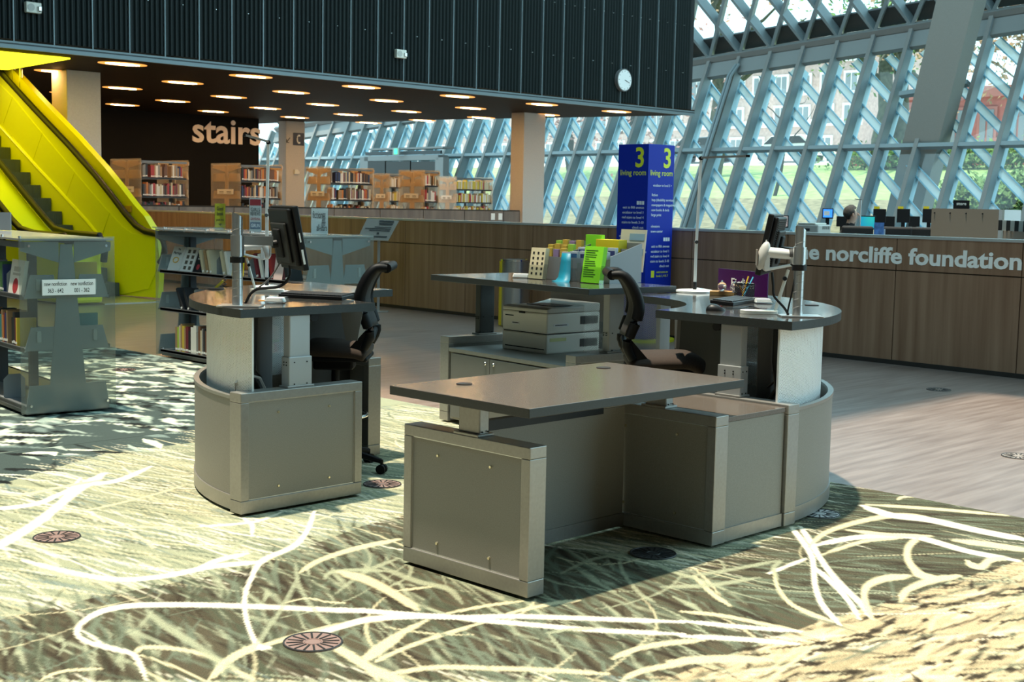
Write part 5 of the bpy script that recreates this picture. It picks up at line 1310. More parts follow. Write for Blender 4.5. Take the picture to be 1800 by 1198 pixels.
MB().prism(lid, 0, pw, Matrix(((1, 0, 0, 0), (0, 0, 1, 0), (0, 1, 0, 0), (0, 0, 0, 1)))).build('lid', mat('beige_lid', (.62, .60, .54), .5), t, bevel=.008)
MB().box(pd * .30, pd * .82, pw * .18, pw * .82, phh - .014, phh - .004).build('output_tray', M_BLACK, t)
MB().box(-.003, .002, pw * .48, pw * .62, phh - .062, phh - .048, .004).build('latch', M_BLACK, t)
for z0, z1 in ((.04, .10), (phh - .14, phh - .08)):
    v = MB().box(pd * .62, pd * .95, -.003, .002, z0, z1).build('vent', mat('vent_grey', (.10, .10, .09), .6), t)
    for k in range(4): MB().box(pd * .62 + .003 + pd * .33 * k / 4, pd * .62 + pd * .33 * (k + 1) / 4 - .003, -.005, -.002, z0 + .004, z1 - .004).build('louvre', mat('louvre', (.05, .05, .045), .5), v)
MB().box(-.004, .0, pw * .05, pw * .92, .03, .037).build('tray_handle', M_GAP, t)
MB().box(-.002, .0, pw * .60, pw * .78, hs + .055, hs + .075).box(pd * .12, pd * .40, -.002, .0, hs + .055, hs + .075).build('label_sticker', M_PAPER, t)
MB().box(pd * .06, pd * .36, -.002, .0, hs - .055, hs - .03).build('yellow_sticker', mat('pale_yellow', (.75, .75, .35), .6), t)
MB().box(pd * .66, pd * .78, -.002, .0, phh * .60, phh * .60 + .018).build('badge', M_INK, t)
MB().box(-.002, 0, pw * .74, pw * .93, phh - .09, phh - .082).box(-.003, 0, pw * .62, pw * .76, hs + .062, hs + .068).box(pd * .15, pd * .37, -.003, 0, hs + .062, hs + .068).build('small_print', M_INK, t)
p = A(1053, 611, .60); t = thing('cordless_phone', 'black cordless phone standing in its base beside the printer', 'phone', (p.x, p.y, .60), LAT)
MB().box(-.08, .07, -.05, .06, 0, .03, .012).build('base', M_BLACK, t)
MB().beam((-.005, .01, .02), (.025, .03, .20), .05, .028, (1, -.2, 0)).build('handset', M_BLACK, t, bevel=.008)
kk = MB()
for r_ in range(4):
    for c_ in range(3): kk.box(-.010 + c_ * .012 + r_ * .003, -.002 + c_ * .012 + r_ * .003, -.010, -.004, .05 + r_ * .017, .058 + r_ * .017)
kk.build('keys', mat('phone_key', (.35, .35, .35), .5), t); MB().cyl((-.05, -.052, .02), (-.05, -.054, .02), .005, seg=10).build('indicator', mat('blue_led', (.1, .4, .9), .3, emit=(.1, .5, 1), estr=1.5), t)

# leaflet rack: stepped acrylic and grey board bins
rk0, rk1 = A(941, 489, ZB_), A(1072, 499, ZB_); rd = (rk1 - rk0); rl = rd.length; ra_ = math.atan2(rd.y, rd.x)
t = thing('leaflet_rack', 'stepped grey and clear leaflet rack on the service desk', 'rack', (rk0.x, rk0.y, ZB_), ra_)
rm = t.matrix_basis.copy()
M_BIN = mat('grey_bin', (.26, .27, .28), .45, .2)
sd_ = MB(); zc_ = .19; zb_ = .285
for xx in (0, rl * .37, rl * .97):
    sd_ = MB(); sd_.prism([(.02, 0), (.36, 0), (.36, zb_), (.02, zc_)], -.002, .002, Matrix(((0, 0, 1, xx), (1, 0, 0, 0), (0, 1, 0, 0), (0, 0, 0, 1)))); sd_.build('divider', M_BIN, t)
for k in range(4):
    y = .02 + .085 * k; MB().box(0, rl * .97, y, y + .003, .0 if k == 0 else .02, zc_ - .02 + .024 * k).build('partition', M_BIN, t)
MB().box(0, rl * .97, .36, .363, 0, zb_).build('partition', M_BIN, t); MB().box(0, rl * .97, .02, .36, 0, .004).build('rack_floor', M_BIN, t)
MB().box(rl * .37 - .006, rl * .37 + .055, -.002, .018, 0, zc_ + .02).build('front_strip', mat('pale_grey_strip', (.62, .63, .66), .5), t)
def leaf(lab, grp, x0, x1, y0, y1, z0, z1, m, name='leaflet', rx=0.0):
    o = MB().box(x0, x1, y0, y1, z0, z1).build(name, m); o.matrix_world = rm @ Matrix.Rotation(rx, 4, 'X'); tag(o, lab, 'leaflet', grp); return o
M_YL = mat('ochre_leaflet', (.62, .40, .06), .6); M_LIL = mat('lilac_leaflet', (.30, .20, .36), .6); M_LIM = mat('lime_leaflet', (.35, .62, .06), .6); M_NAV = mat('navy_white_leaflet', (.50, .54, .58), .6)
kk = 0
for row in range(3):
    for c_ in range(4):
        kk += 1; x = rl * .37 * (c_ + .12) / 4; w = rl * .37 * .76 / 4; y = .035 + .085 * row; m_, nm = ((M_YL, 'ochre'), (M_YL, 'ochre'), (M_YL, 'ochre'), (M_LIL, 'lilac'), (M_YL, 'ochre'), (M_LIM, 'lime green'))[(kk * 5 + row) % 6]
        leaf('%s topped leaflet in the %s bin row of the rack left half' % (nm, ('front', 'middle', 'rear')[row]), 'leaflets in the left half of the rack', x, x + w, y, y + .03, .03, zc_ + .035 + .030 * row + .008 * (c_ % 2), m_)
for row in range(2):
    for c_ in range(4):
        x = rl * (.42 + .13 * c_); w = rl * .10; y = .04 + .085 * row
        o = leaf('white leaflet with navy heading in the %s bin row of the rack right half' % ('front', 'rear')[row], 'leaflets in the right half of the rack', x, x + w, y, y + .03, .03, zc_ + .025 + .030 * row + .006 * (c_ % 2), M_NAV)
        MB().box(x + .006, x + w - .006, y - .001, y, zc_ - .03 + .030 * row, zc_ + .010 + .030 * row).build('navy_print', mat('navy_ink', (.03, .04, .16), .6), o)
leaf('bright green leaflet lying at the back left of the rack', None, rl * .30, rl * .52, .30, .33, .05, zb_ + .05, mat('bright_green', (.25, .75, .02), .6))
leaf('yellow box at the back of the rack', None, rl * .50, rl * .80, .25, .34, .05, zb_ + .02, mat('yellow_box', (.70, .55, .01), .6), 'box')
o = leaf('pale printed sheet leaning at the back right of the rack', None, rl * .62, rl * .95, .38, .386, .12, .43, mat('cream_sheet', (.66, .60, .48), .6), 'sheet', -.12)
MB().box(rl * .74, rl * .93, .377, .38, .35, .40).box(rl * .76, rl * .93, .377, .38, .24, .29).build('print_block', mat('blue_print', (.25, .38, .48), .6), o)
# front leaflet holders
def holder(lab, x0, x1, h, m, n, lean, dy=-.09):
    t2 = thing('leaflet_holder', 'clear acrylic holder of ' + lab, 'holder'); t2.matrix_world = rm @ Matrix.Translation((x0, dy, 0)) @ Matrix.Rotation(-.0, 4, 'Z'); w = x1 - x0
    Mx = Matrix.Rotation(lean, 4, 'X')
    MB().box(-.004, w + .004, -.004, -.002, .0, h * .45, 0, Mx).box(-.004, w + .004, .042, .044, 0, h, 0, Mx).box(-.004, w + .004, -.004, .044, 0, .004, 0, Mx).box(-.004, -.002, -.004, .044, 0, h * .5, 0, Mx).box(w + .002, w + .004, -.004, .044, 0, h * .5, 0, Mx).build('holder', M_ACRYL, t2)
    for k in range(n):
        o = MB().box(.0, w, .002 + .040 * k / n, .002 + .040 * (k + .86) / n, .006, h * (1.0 + .008 * (k % 2)), 0, Mx).build('leaflet', m); o.matrix_world = t2.matrix_basis.copy(); tag(o, 'leaflet among the ' + lab, 'leaflet', lab)
    return t2
h1 = holder('cream leaflets printed with small pictures', rl * .015, rl * .215, .235, mat('cream_leaflet', (.72, .62, .40), .6), 4, -.14)
ic = MB()
for r_ in range(5):
    for c_ in range(3): ic.box(.022 + c_ * .048 * rl / .75, .040 + c_ * .048 * rl / .75, .0008, .0016, .035 + r_ * .038, .053 + r_ * .038, 0, Matrix.Rotation(-.14, 4, 'X'))
ic.build('picture_print', M_INK, h1)
h2 = holder('lime green leaflets', rl * .73, rl * .97, .265, mat('lime_paper', (.26, .72, .02), .6), 6, -.16)
tx = MB(); 
for r_, w_ in enumerate((.9, .7, .85, .8, .3, .75, .8, .85, .3, .8, .75, .9, .8)): tx.box(.015, .015 + (rl * .24 - .03) * w_ * .85, .0005, .0014, .235 - r_ * .0155, .240 - r_ * .0155, 0, Matrix.Rotation(-.16, 4, 'X'))
tx.build('text_print', mat('dark_green_ink', (.05, .16, .01), .6), h2)
h3 = thing('leaflet_holder', 'clear acrylic holder carrying one turquoise leaflet', 'holder'); h3.matrix_world = rm @ Matrix.Translation((rl * .45, -.075, 0))
MB().box(-.01, rl * .22, -.004, -.002, 0, .10).box(-.01, rl * .22, .04, .042, 0, .20).box(-.01, -.008, -.004, .042, 0, .14).box(rl * .105, rl * .107, -.004, .042, 0, .16).box(rl * .22, rl * .222, -.004, .042, 0, .14).build('holder', M_ACRYL, h3)
m = MB(); prof = [(.0, .205), (-.010, .15), (-.022, .08), (-.036, .03), (-.062, .010), (-.10, .006)]
v0 = [m.bm.verts.new((0, y, z)) for y, z in prof]; v1 = [m.bm.verts.new((rl * .115 + .012 * i, y, z - .004 * i)) for i, (y, z) in enumerate(prof)]
for i in range(len(prof) - 1): m.bm.faces.new((v0[i], v1[i], v1[i + 1], v0[i + 1]))
o = m.build('leaflet', mat('turquoise_paper', (.005, .20, .30), .5), smooth=True); md = o.modifiers.new('s', 'SOLIDIFY'); md.thickness = .003; o.matrix_world = rm @ Matrix.Translation((rl * .465, -.08, 0)); tag(o, 'turquoise leaflet curling out of its clear holder', 'leaflet')

# ================================================================== standing things on the wood floor
kc = A(1130.5, 602)
t = thing('directory_post', 'tall blue square directory post headed 3 living room on a yellow foot', 'sign post', (kc.x, kc.y, 0), -.03)
KW, KH = .50, ZAT(kc.x, kc.y, 252.5)
MB().box(0, KW, 0, KW, .035, KH, .004).build('post', mat('royal_blue_gloss', (.002, .022, .34), .5, spec=.25), t)
MB().cyl((KW / 2, KW / 2, 0), (KW / 2, KW / 2, .03), .42, seg=48).build('foot', mat('lime_yellow', (.72, .74, .02), .4), t)
M_KY = mat('sign_yellow', (.72, .75, .03), .5); M_KW = mat('sign_white', (.8, .82, .85), .5)
def ktext(body, size, m, side, u, z, align='LEFT', bold=.0, width=None):
    if side == 0: text('sign_text', body, size, m, (-.002, KW - u, z), (0, -1, 0), (0, 0, 1), t, .002, bold, align, width=width)
    else: text('sign_text', body, size, m, (u, -.002, z), (1, 0, 0), (0, 0, 1), t, .002, bold, align, width=width)
for side in (0, 1):
    ktext('3', .34, M_KY, side, KW * .55, KH - .28, bold=.02)
    ktext('living room', .10, M_KY, side, KW * .08, KH - .385, bold=.004, width=KW * .84)
w_l = ['exit to fifth avenue', 'escalator to level 1', 'red stairs to level 4', 'stairs to levels 3-10', 'check out']
w_m = ['escalator to level 5', 'fiction', 'leap (disability services)', 'newspapers & magazines', 'new books & dvds', 'large print']
for k, s_ in enumerate(w_l): ktext(s_, .046, M_KW, 0, KW * .90, KH - .80 - .062 * k, 'RIGHT', .0)
for k, s_ in enumerate(w_m): ktext(s_, .046, M_KW, 0, KW * .10, KH - 1.16 - .062 * k, 'LEFT', .0)
ktext('escalator to level 5 >', .042, M_KW, 1, KW * .92, KH - .52, 'RIGHT', .0)
for k, s_ in enumerate(w_m[1:]): ktext(s_, .046, M_KW, 1, KW * .16, KH - .64 - .062 * k, 'LEFT', .0)
for k, s_ in enumerate(('elevators', 'town center')): ktext(s_, .046, M_KW, 1, KW * .16, KH - 1.03 - .062 * k, 'LEFT', .0)
for k, s_ in enumerate(w_l): ktext(s_, .046, M_KW, 1, KW * .90, KH - 1.28 - .062 * k, 'RIGHT', .0)
for side in (0, 1):
    ktext('restrooms on', .04, M_KY, side, KW * .42, KH - 1.56 - .04, 'LEFT', .0); ktext('levels 1, 4 & 7', .04, M_KY, side, KW * .42, KH - 1.60 - .05, 'LEFT', .0)
    b_ = MB()
    for q in range(3):
        zz = KH - (.75 if side == 0 else 1.20)
        if side == 0: b_.box(-.002, 0, KW - KW * (.66 + .085 * q) - .034, KW - KW * (.66 + .085 * q), zz, zz + .045)
        else: b_.box(KW * (.66 + .085 * q), KW * (.66 + .085 * q) + .034, -.002, 0, zz, zz + .045)
    b_.build('pictogram', M_KW, t)
    b_ = MB(); zz = KH - 1.655
    if side == 0: b_.box(-.002, 0, KW * .62, KW * .76, zz, zz + .085)
    else: b_.box(KW * .22, KW * .34, -.002, 0, zz, zz + .085)
    b_.build('pictogram', M_KY, t)

tcn = A(903, 572); t = thing('waste_bin', 'round brushed steel waste bin with a yellow stripe behind the service desk', 'bin', (tcn.x, tcn.y, 0), .2)
BHh = ZAT(tcn.x, tcn.y, 456); R_ = .215
MB().cyl((0, 0, .01), (0, 0, BHh), R_, seg=40).build('body', mat('brushed_steel', (.62, .61, .59), .28, 1.0), t, smooth=True)
MB().lathe([(R_ + .004, BHh - .02), (R_ + .004, BHh + .006), (R_ - .03, BHh + .006), (R_ - .035, BHh - .05)], 40).build('rim', M_CHROME, t, smooth=True)
m = MB(); pts = arc(0, 0, R_ + .003, 2.05, 2.75, 10) + arc(0, 0, R_ + .001, 2.75, 2.05, 10); m.prism(pts, .01, BHh - .02).build('yellow_stripe', mat('bin_yellow', (.70, .55, .01), .4), t)
p = A(684, 546); p.x -= .22; t = thing('plaque_stand', 'brushed metal plaque tilted on a thin post before the guard wall', 'plaque', (p.x, p.y, 0), LAT)
zA, zB2 = ZAT(p.x, p.y, 421), ZAT(p.x, p.y, 386); sc_ = (p - CAM).dot(FW) / FPX
MB().box(-.02, .02, -.01, .01, .01, zA + .1, .002).build('post', M_ALU, t); MB().box(-.14, .16, -.12, .12, 0, .012, .003).build('base', M_SILVER, t)
m = MB(); q = [(-36 * sc_, -.16, zA), (18 * sc_, -.16, zA - .01), (34 * sc_, .10, zB2 - .01), (-22 * sc_, .10, zB2 + .02)]; m.quad(*q)
o = m.build('plate', mat('brushed_plaque', (.48, .46, .42), .3, .8), t); md = o.modifiers.new('s', 'SOLIDIFY'); md.thickness = .006
nn_ = (Vector(q[1]) - Vector(q[0])).cross(Vector(q[3]) - Vector(q[0])).normalized()
eg = MB(); r_ = (Vector(q[1]) - Vector(q[0])).normalized(); u_ = (Vector(q[3]) - Vector(q[0])); u_ = (u_ - r_ * u_.dot(r_)).normalized(); W_ = (Vector(q[1]) - Vector(q[0])).length
for k, (f_, x0, x1, hh) in enumerate(((.84, .45, .92, .030), (.72, .48, .92, .030), (.58, .38, .92, .016), (.50, .10, .92, .016), (.42, .25, .92, .016), (.26, .55, .62, .04), (.14, .50, .92, .022))):
    b_ = Vector(q[0]).lerp(Vector(q[3]), f_) + nn_ * .0065; eg.quad(b_ + r_ * W_ * x0, b_ + r_ * W_ * x1, b_ + r_ * W_ * x1 + u_ * hh, b_ + r_ * W_ * x0 + u_ * hh)
eg.build('engraving', M_INK, t)
# ================================================================== display racks and books
BOOKC = [('red', (.38, .03, .03)), ('black', (.015, .015, .018)), ('white', (.72, .70, .66)), ('cream', (.58, .50, .34)), ('brown', (.16, .07, .035)), ('navy', (.02, .035, .12)), ('orange', (.55, .18, .03)),
         ('green', (.06, .16, .05)), ('grey', (.22, .22, .22)), ('tan', (.36, .22, .11)), ('yellow', (.62, .46, .05)), ('teal', (.03, .20, .22)), ('lime', (.38, .55, .05)), ('maroon', (.16, .02, .03))]
PAGES = mat('book_pages', (.62, .58, .48), .8)
_bk = {}
def book_mesh(th, w, h, ci):
    key = (round(th, 3), round(w, 2), round(h, 3), ci)
    if key in _bk: return _bk[key]
    m = MB(); c = .0025                          # spine at x=0 side, cover boards, page block inside
    m.box(0, w, 0, c, 0, h).box(0, w, th - c, th, 0, h).box(0, c, c, th - c, 0, h)
    n0 = len(m.bm.faces); m.box(c, w - .004, c, th - c, .003, h - .004); m.bm.faces.ensure_lookup_table()
    for f in m.bm.faces[n0:]: f.material_index = 1
    n1 = len(m.bm.faces); m.box(-.0006, .0, c, th - c, h * .08, h * .16); m.bm.faces.ensure_lookup_table()
    for f in m.bm.faces[n1:]: f.material_index = 2
    me = m.mesh('book'); me.materials.append(mat('cover_' + BOOKC[ci][0], BOOKC[ci][1], .5)); me.materials.append(PAGES); me.materials.append(M_PAPER)
    _bk[key] = me; return me
def put_book(M, th, w, h, ci, where, grp):
    o = bpy.data.objects.new('book', book_mesh(th, w, h, ci)); COL.objects.link(o); o.matrix_world = M
    tag(o, 'book with %s cover %s' % (BOOKC[ci][0], where), 'book', grp); return o
def book_row(base, y0, y1, x, z, where, grp, r, hmin=.19, hmax=.26, tmin=.018, tmax=.045, pal=None, gap=.06, flip=False, w=.15):
    """books standing along local y with their spines towards -x (or +x when flip)"""
    y = y0; n = 0
    while y < y1 - tmax:
        th = round(r.uniform(tmin, tmax) / .005) * .005; h = round(r.uniform(hmin, hmax) / .02) * .02; ci = r.choice(pal) if pal else r.randrange(len(BOOKC))
        L_ = Matrix.Translation((x, y, z)) if not flip else Matrix.Translation((x, y + th, z)) @ Matrix.Rotation(PI, 4, 'Z')
        lean = r.gauss(0, .02); lean = abs(lean)
        put_book(base @ L_ @ Matrix.Rotation(-lean if not flip else lean, 4, 'X') if False else base @ L_, th, w, h, ci, where, grp); n += 1
        y += th + .0015
        if r.random() < gap: y += r.uniform(.03, .10)
    return n

def rack(lab, loc, rot, w, L, h, z0, levels, ends, cat, end_m, br_m, grp=None, sign=None, books_side=-1, thick=.012):
    t = thing('display_rack' if z0 == 0 else 'bookcase', lab, cat, (loc[0], loc[1], z0), rot, grp)
    for y in ends:
        # frosted end sheet with steel bracket just behind it
        e = MB().box(-.02, w + .02, y - thick / 2, y + thick / 2, .03, h + .01).build('end_sheet', end_m, t)
        yb = y + .03; c = w / 2
        m = MB(); Mx = Matrix(((1, 0, 0, 0), (0, 0, 1, yb), (0, 1, 0, 0), (0, 0, 0, 1)))
        m.prism([(c - .05 - .09, .24), (c - .045, h - .05), (c + .045, h - .05), (c + .05 + .09, .24)], -.006, .006, Mx)
        m.prism([(.02, .03), (w - .02, .03), (w - .05, .24), (.05, .24)], -.006, .006, Mx)
        m.prism([(.0, h - .03), (.0, h - .10), (c - .06, h - .19), (c - .06, h - .03)], -.006, .006, Mx); m.prism([(w, h - .03), (w, h - .10), (c + .06, h - .19), (c + .06, h - .03)], -.006, .006, Mx)
        m.build('end_bracket', br_m, t)
        for z in levels[1:]:
            for s_ in (-1, 1):
                q = [(c + s_ * .07, z - .02), (c + s_ * (w / 2 - .02), z - .02), (c + s_ * (w / 2 - .07), z + .16), (c + s_ * .10, z + .16)]
                MB().prism(q, -.004, .004, Mx).build('shelf_end', br_m, t)
                MB().box(c + s_ * (w / 2 - .13) - .018, c + s_ * (w / 2 - .13) + .018, yb - .010, yb - .004, z + .04, z + .13, .006).build('slot', mat('slot_light', (.40, .43, .45), .5), t)
        for sx in (.05, w - .05):
            for sz in (.09, h - .06): MB().cyl((sx, y - thick / 2 - .012, sz), (sx, y + .03, sz), .010, seg=12).build('stud', M_CHROME, t)
    for z in levels:
        for s_ in (-1, 1):
            x0, x1 = (.01, w / 2 - .05) if s_ < 0 else (w / 2 + .05, w - .01)
            MB().box(x0, x1, .03, L - .03, z - .022, z).build('shelf', M_SHELF, t)
            MB().box(x0 if s_ < 0 else x1 - .008, x0 + .008 if s_ < 0 else x1, .03, L - .03, z - .03, z + .008).build('shelf_lip', M_SHELF, t)
    MB().box(.03, w - .03, .03, L - .03, .02, levels[0] - .022).build('plinth', M_SHELF, t)
    k = max(1, int(round(L / .9)))
    for j in range(k + 1):
        y = .05 + (L - .1) * j / k
        MB().box(w / 2 - .035, w / 2 + .035, y - .02, y + .02, .02, h - .06).build('upright', mat('dark_upright', (.03, .032, .035), .5), t)
    for s_ in (0, 1): x = .0 if s_ == 0 else w - .03; MB().box(x, x + .03, .02, L - .02, h - .075, h - .03).build('top_rail', M_SHELF, t)
    return t
r1 = random.Random(3)
LV = [.085, .53, .93]
RH = 1.372
# --- near left rack
tl = rack('near left display rack of new nonfiction with frosted end', (-1.067, 4.653), -.124, .70, 3.2, RH, 0, LV, (0.0, 3.2), 'display rack', M_FROST, M_SHELFL)
MB().box(-.01, .71, -.0, 3.2, RH - .02, RH - .005).build('top_sheet', mat('grey_glass_top', (.30, .31, .31), .15, spec=.6), tl)
for y in np.linspace(.1, 3.0, 8): MB().cyl((.02, y, RH - .03), (.02, y, RH + .012), .010, seg=10).build('top_stud', M_ALU, tl)
s_ = MB().box(.145, .56, -.020, -.008, .935, 1.055).build('range_label', M_PAPER, tl)
for k, (a_, b_) in enumerate((('new nonfiction', '363 - 642'), ('new nonfiction', '001 - 362'))):
    text('label_text', a_, .044, M_INK, (.158 + .205 * k, -.0205, 1.008), (1, 0, 0), (0, 0, 1), s_, .001, .003, width=.175); text('label_text', b_, .046, M_INK, (.185 + .205 * k, -.0205, .955), (1, 0, 0), (0, 0, 1), s_, .001, .004, width=.12)
BL_ = Matrix.Translation((-1.067, 4.653, 0)) @ Matrix.Rotation(-.124, 4, 'Z')
def face_out(Mb, x, y, z, w, h, th, ci, lab, tilt=.32, art=None):
    o = MB().box(0, th, 0, w, 0, h).build('book', mat('cover_' + BOOKC[ci][0], BOOKC[ci][1], .5)); o.matrix_world = Mb @ Matrix.Translation((x, y, z)) @ Matrix.Rotation(tilt, 4, 'Y'); tag(o, lab, 'book', 'books shown face out'); 
    if art: art(o, w, h)
    return o
def art_marriage(o, w, h):
    MB().tube([(-.001, w * .5 + .05 * math.cos(a_), h * .45 + .028 * math.sin(a_)) for a_ in np.linspace(0, 2 * PI, 25)[:-1]], .006, 6, True).build('gold_ring_print', mat('gold_print', (.65, .38, .04), .4), o)
    text('title_print', 'The', .03, M_INK, (-.002, w * .55, h * .85), (0, -1, 0), (0, 0, 1), o, .001); text('title_print', 'Marriage', .045, M_INK, (-.002, w * .88, h * .68), (0, -1, 0), (0, 0, 1), o, .001, width=w * .7)
def art_photos(o, w, h):
    b_ = MB()
    for r_ in range(4):
        for c_ in range(2): b_.box(-.001, 0, w * (.15 + .42 * c_), w * (.15 + .42 * c_) + w * .22, h * (.10 + .22 * r_), h * (.10 + .22 * r_) + h * .14)
    b_.build('photo_print', mat('brown_photo', (.10, .08, .06), .5), o)
def art_blob(o, w, h): MB().cyl((-.001, w * .5, h * .25), (.0, w * .5, h * .25), w * .2, seg=18).build('emblem_print', mat('red_print', (.4, .04, .05), .5), o); MB().box(-.001, 0, w * .2, w * .8, h * .55, h * .62).box(-.001, 0, w * .25, w * .75, h * .66, h * .80).build('title_print', mat('grey_print', (.45, .42, .38), .5), o)
# near rack books seen past its end
face_out(BL_, .02, .10, LV[2], .30, .27, .03, 2, 'white face-out book with red print on the top shelf of the near left rack', .15, art_blob)
book_row(BL_, .50, 1.5, .02, LV[2], 'on the top shelf of the near left rack', 'books on the near left rack top shelf', r1, .18, .24)
book_row(BL_, .20, 1.3, .02, LV[1], 'on the middle shelf of the near left rack', 'books on the near left rack middle shelf', r1, .20, .26)
def bookend(Mb, y, z, lab, x=.02):
    m = MB(); m.prism([(.0, 0), (.17, 0), (.17, .15), (.13, .19), (.04, .19), (.0, .15)], -.001, .001, Matrix(((1, 0, 0, x), (0, 0, 1, y), (0, 1, 0, z), (0, 0, 0, 1)))).box(x, x + .17, y, y + .12, z, z + .002)
    o = m.build('bookend', M_SHELFL); o.matrix_world = Mb; tag(o, lab, 'bookend', 'steel bookends'); return o
bookend(BL_, .42, LV[2], 'grey steel bookend on the top shelf of the near left rack'); bookend(BL_, .55, LV[0], 'grey steel bookend alone on the bottom shelf of the near left rack')
# right-hand side of the near rack, seen blurred through its end sheet
for z, nm in ((LV[2], 'top'), (LV[1], 'middle')):
    o = MB().box(.42, .62, .10, .13, z, z + .25).build('book', mat('cover_yellow' if nm == 'top' else 'cover_teal')); o.matrix_world = BL_; tag(o, '%s book on the far side of the near left rack, %s shelf' % ('yellow' if nm == 'top' else 'teal', nm), 'book', 'books on the far side of the near left rack')
o = MB().box(-.005, .005, -.10, .10, 0, .16).build('shelf_sign', M_SHELFL, None, A(3, 404, RH), .5); tag(o, 'grey sign board standing on top of the near left rack', 'sign')

# --- middle rack behind the left desk
MX, MY, MLn = 1.81, 4.99, 2.60
tm = rack('display rack behind the left curved desk with slanting shelves of books', (MX, MY), 0, .79, MLn, RH, 0, LV, (0.0, MLn), 'display rack', M_FROST, M_SHELFL)
MB().box(-.02, .81, 0, MLn, RH - .02, RH - .006).build('top_sheet', mat('grey_glass_top', (.30, .31, .31), .15, spec=.6), tm)
for y in np.linspace(.1, MLn - .1, 7):
    MB().cyl((.02, y, RH - .03), (.02, y, RH + .014), .012, seg=10).build('top_stud', M_ALU, tm)
    MB().cyl((.05, y, RH + .004), (.05, y + .28, RH + .004), .005, seg=6).build('top_rod', M_ALU, tm)
BM = Matrix.Translation((MX, MY, 0)); TZ_ = LV[2]
face_out(BM, .03, 2.24, TZ_, .22, .27, .03, 2, 'white face-out book with gold ring on the middle rack top shelf', .35, art_marriage)
face_out(BM, .03, 1.99, TZ_, .22, .27, .03, 2, 'white face-out book with small photographs on the middle rack top shelf', .35, art_photos)
face_out(BM, .03, 1.82, TZ_, .15, .26, .03, 1, 'black face-out book with red emblem on the middle rack top shelf', .35, art_blob)
bookend(BM, 1.50, TZ_, 'grey steel bookend left of the leaning books on the middle rack'); bookend(BM, .95, TZ_, 'grey steel bookend right of the yellow card on the middle rack')
for k, (y, ci) in enumerate(((1.74, 3), (1.66, 9), (1.60, 3), (1.36, 3), (1.28, 2), (.78, 13), (.70, 2), (.62, 1), (.54, 0), (.30, 1))):
    M_ = BM @ Matrix.Translation((.03, y, TZ_)) @ Matrix.Rotation(.30, 4, 'X') if False else BM @ Matrix.Translation((.03, y, TZ_ + .004)) @ Matrix.Rotation(-.28, 4, 'X')
    put_book(M_, .04, .17, .25, ci, 'leaning on the middle rack top shelf', 'leaning books on the middle rack top shelf')
o = MB().box(0, .004, 0, .20, 0, .25).build('shelf_card', mat('yellow_card', (.72, .56, .02), .6)); o.matrix_world = BM @ Matrix.Translation((.01, 1.02, TZ_)) @ Matrix.Rotation(.1, 4, 'Y'); tag(o, 'yellow notice card on the middle rack top shelf', 'card')
MB().box(-.001, 0, .05, .15, .16, .18).box(-.001, 0, .04, .16, .12, .14).build('card_print', M_INK, o)
o = MB().box(0, .004, 0, .14, 0, .26).build('shelf_card', mat('pink_paper', (.66, .50, .48), .6)); o.matrix_world = BM @ Matrix.Translation((.01, .38, TZ_)) @ Matrix.Rotation(.15, 4, 'Y'); tag(o, 'pale pink printed sheet at the right end of the middle rack top shelf', 'card')
for k, y in enumerate((2.15, 2.02, 1.80, 1.60, 1.40)): put_book(BM @ Matrix.Translation((.03, y, LV[1] + .004)) @ Matrix.Rotation(-.45, 4, 'X'), .035, .17, .25, (1, 1, 8, 1, 5)[k], 'leaning on the middle rack centre shelf', 'leaning books on the middle rack centre shelf')
book_row(BM, 1.30, 2.32, .02, LV[0], 'on the middle rack bottom shelf', 'books on the middle rack bottom shelf', r1, .24, .30, .02, .05, None, .02)
book_row(BM, .2, 1.2, .02, LV[0], 'on the middle rack bottom shelf', 'books on the middle rack bottom shelf', r1, .22, .28, .03, .05, None, .05)
# cards standing on the middle rack
def stand(lab, px, py, pytop, wpx, m, deco):
    p = A(px, py, RH + .012) if wpx < 25 else Vector((2.30, 5.42, RH + .012)); zt2 = ZAT(p.x, p.y, pytop) - RH - .012; w = wpx * (p - CAM).dot(FW) / FPX
    t = thing('table_sign', lab, 'sign', (p.x, p.y, RH - .004), LAT + .12, 'standing signs on the middle rack')
    MB().box(-w / 2, w / 2, -.003, .0, .0, zt2).build('card', m, t); MB().box(-w / 2 - .005, w / 2 + .005, -.006, -.003, 0, zt2 + .004).build('cover_sheet', M_ACRYL, t); MB().box(-w * .6, w * .8, -.05, .05, 0, .003).build('foot', M_ACRYL, t)
    deco(t, w, zt2)
def deco_y(t, w, h):
    for k, (s_, z, sz) in enumerate((('Good', .72, .06), ('book', .52, .06), ('pick me', .30, .035), ('up', .12, .04))): text('print', s_, sz, M_INK, (0, -.0065, h * z), (1, 0, 0), (0, 0, 1), t, .0008, .01, 'CENTER', width=w * (.6 if k < 2 else .7 if k == 2 else .25))
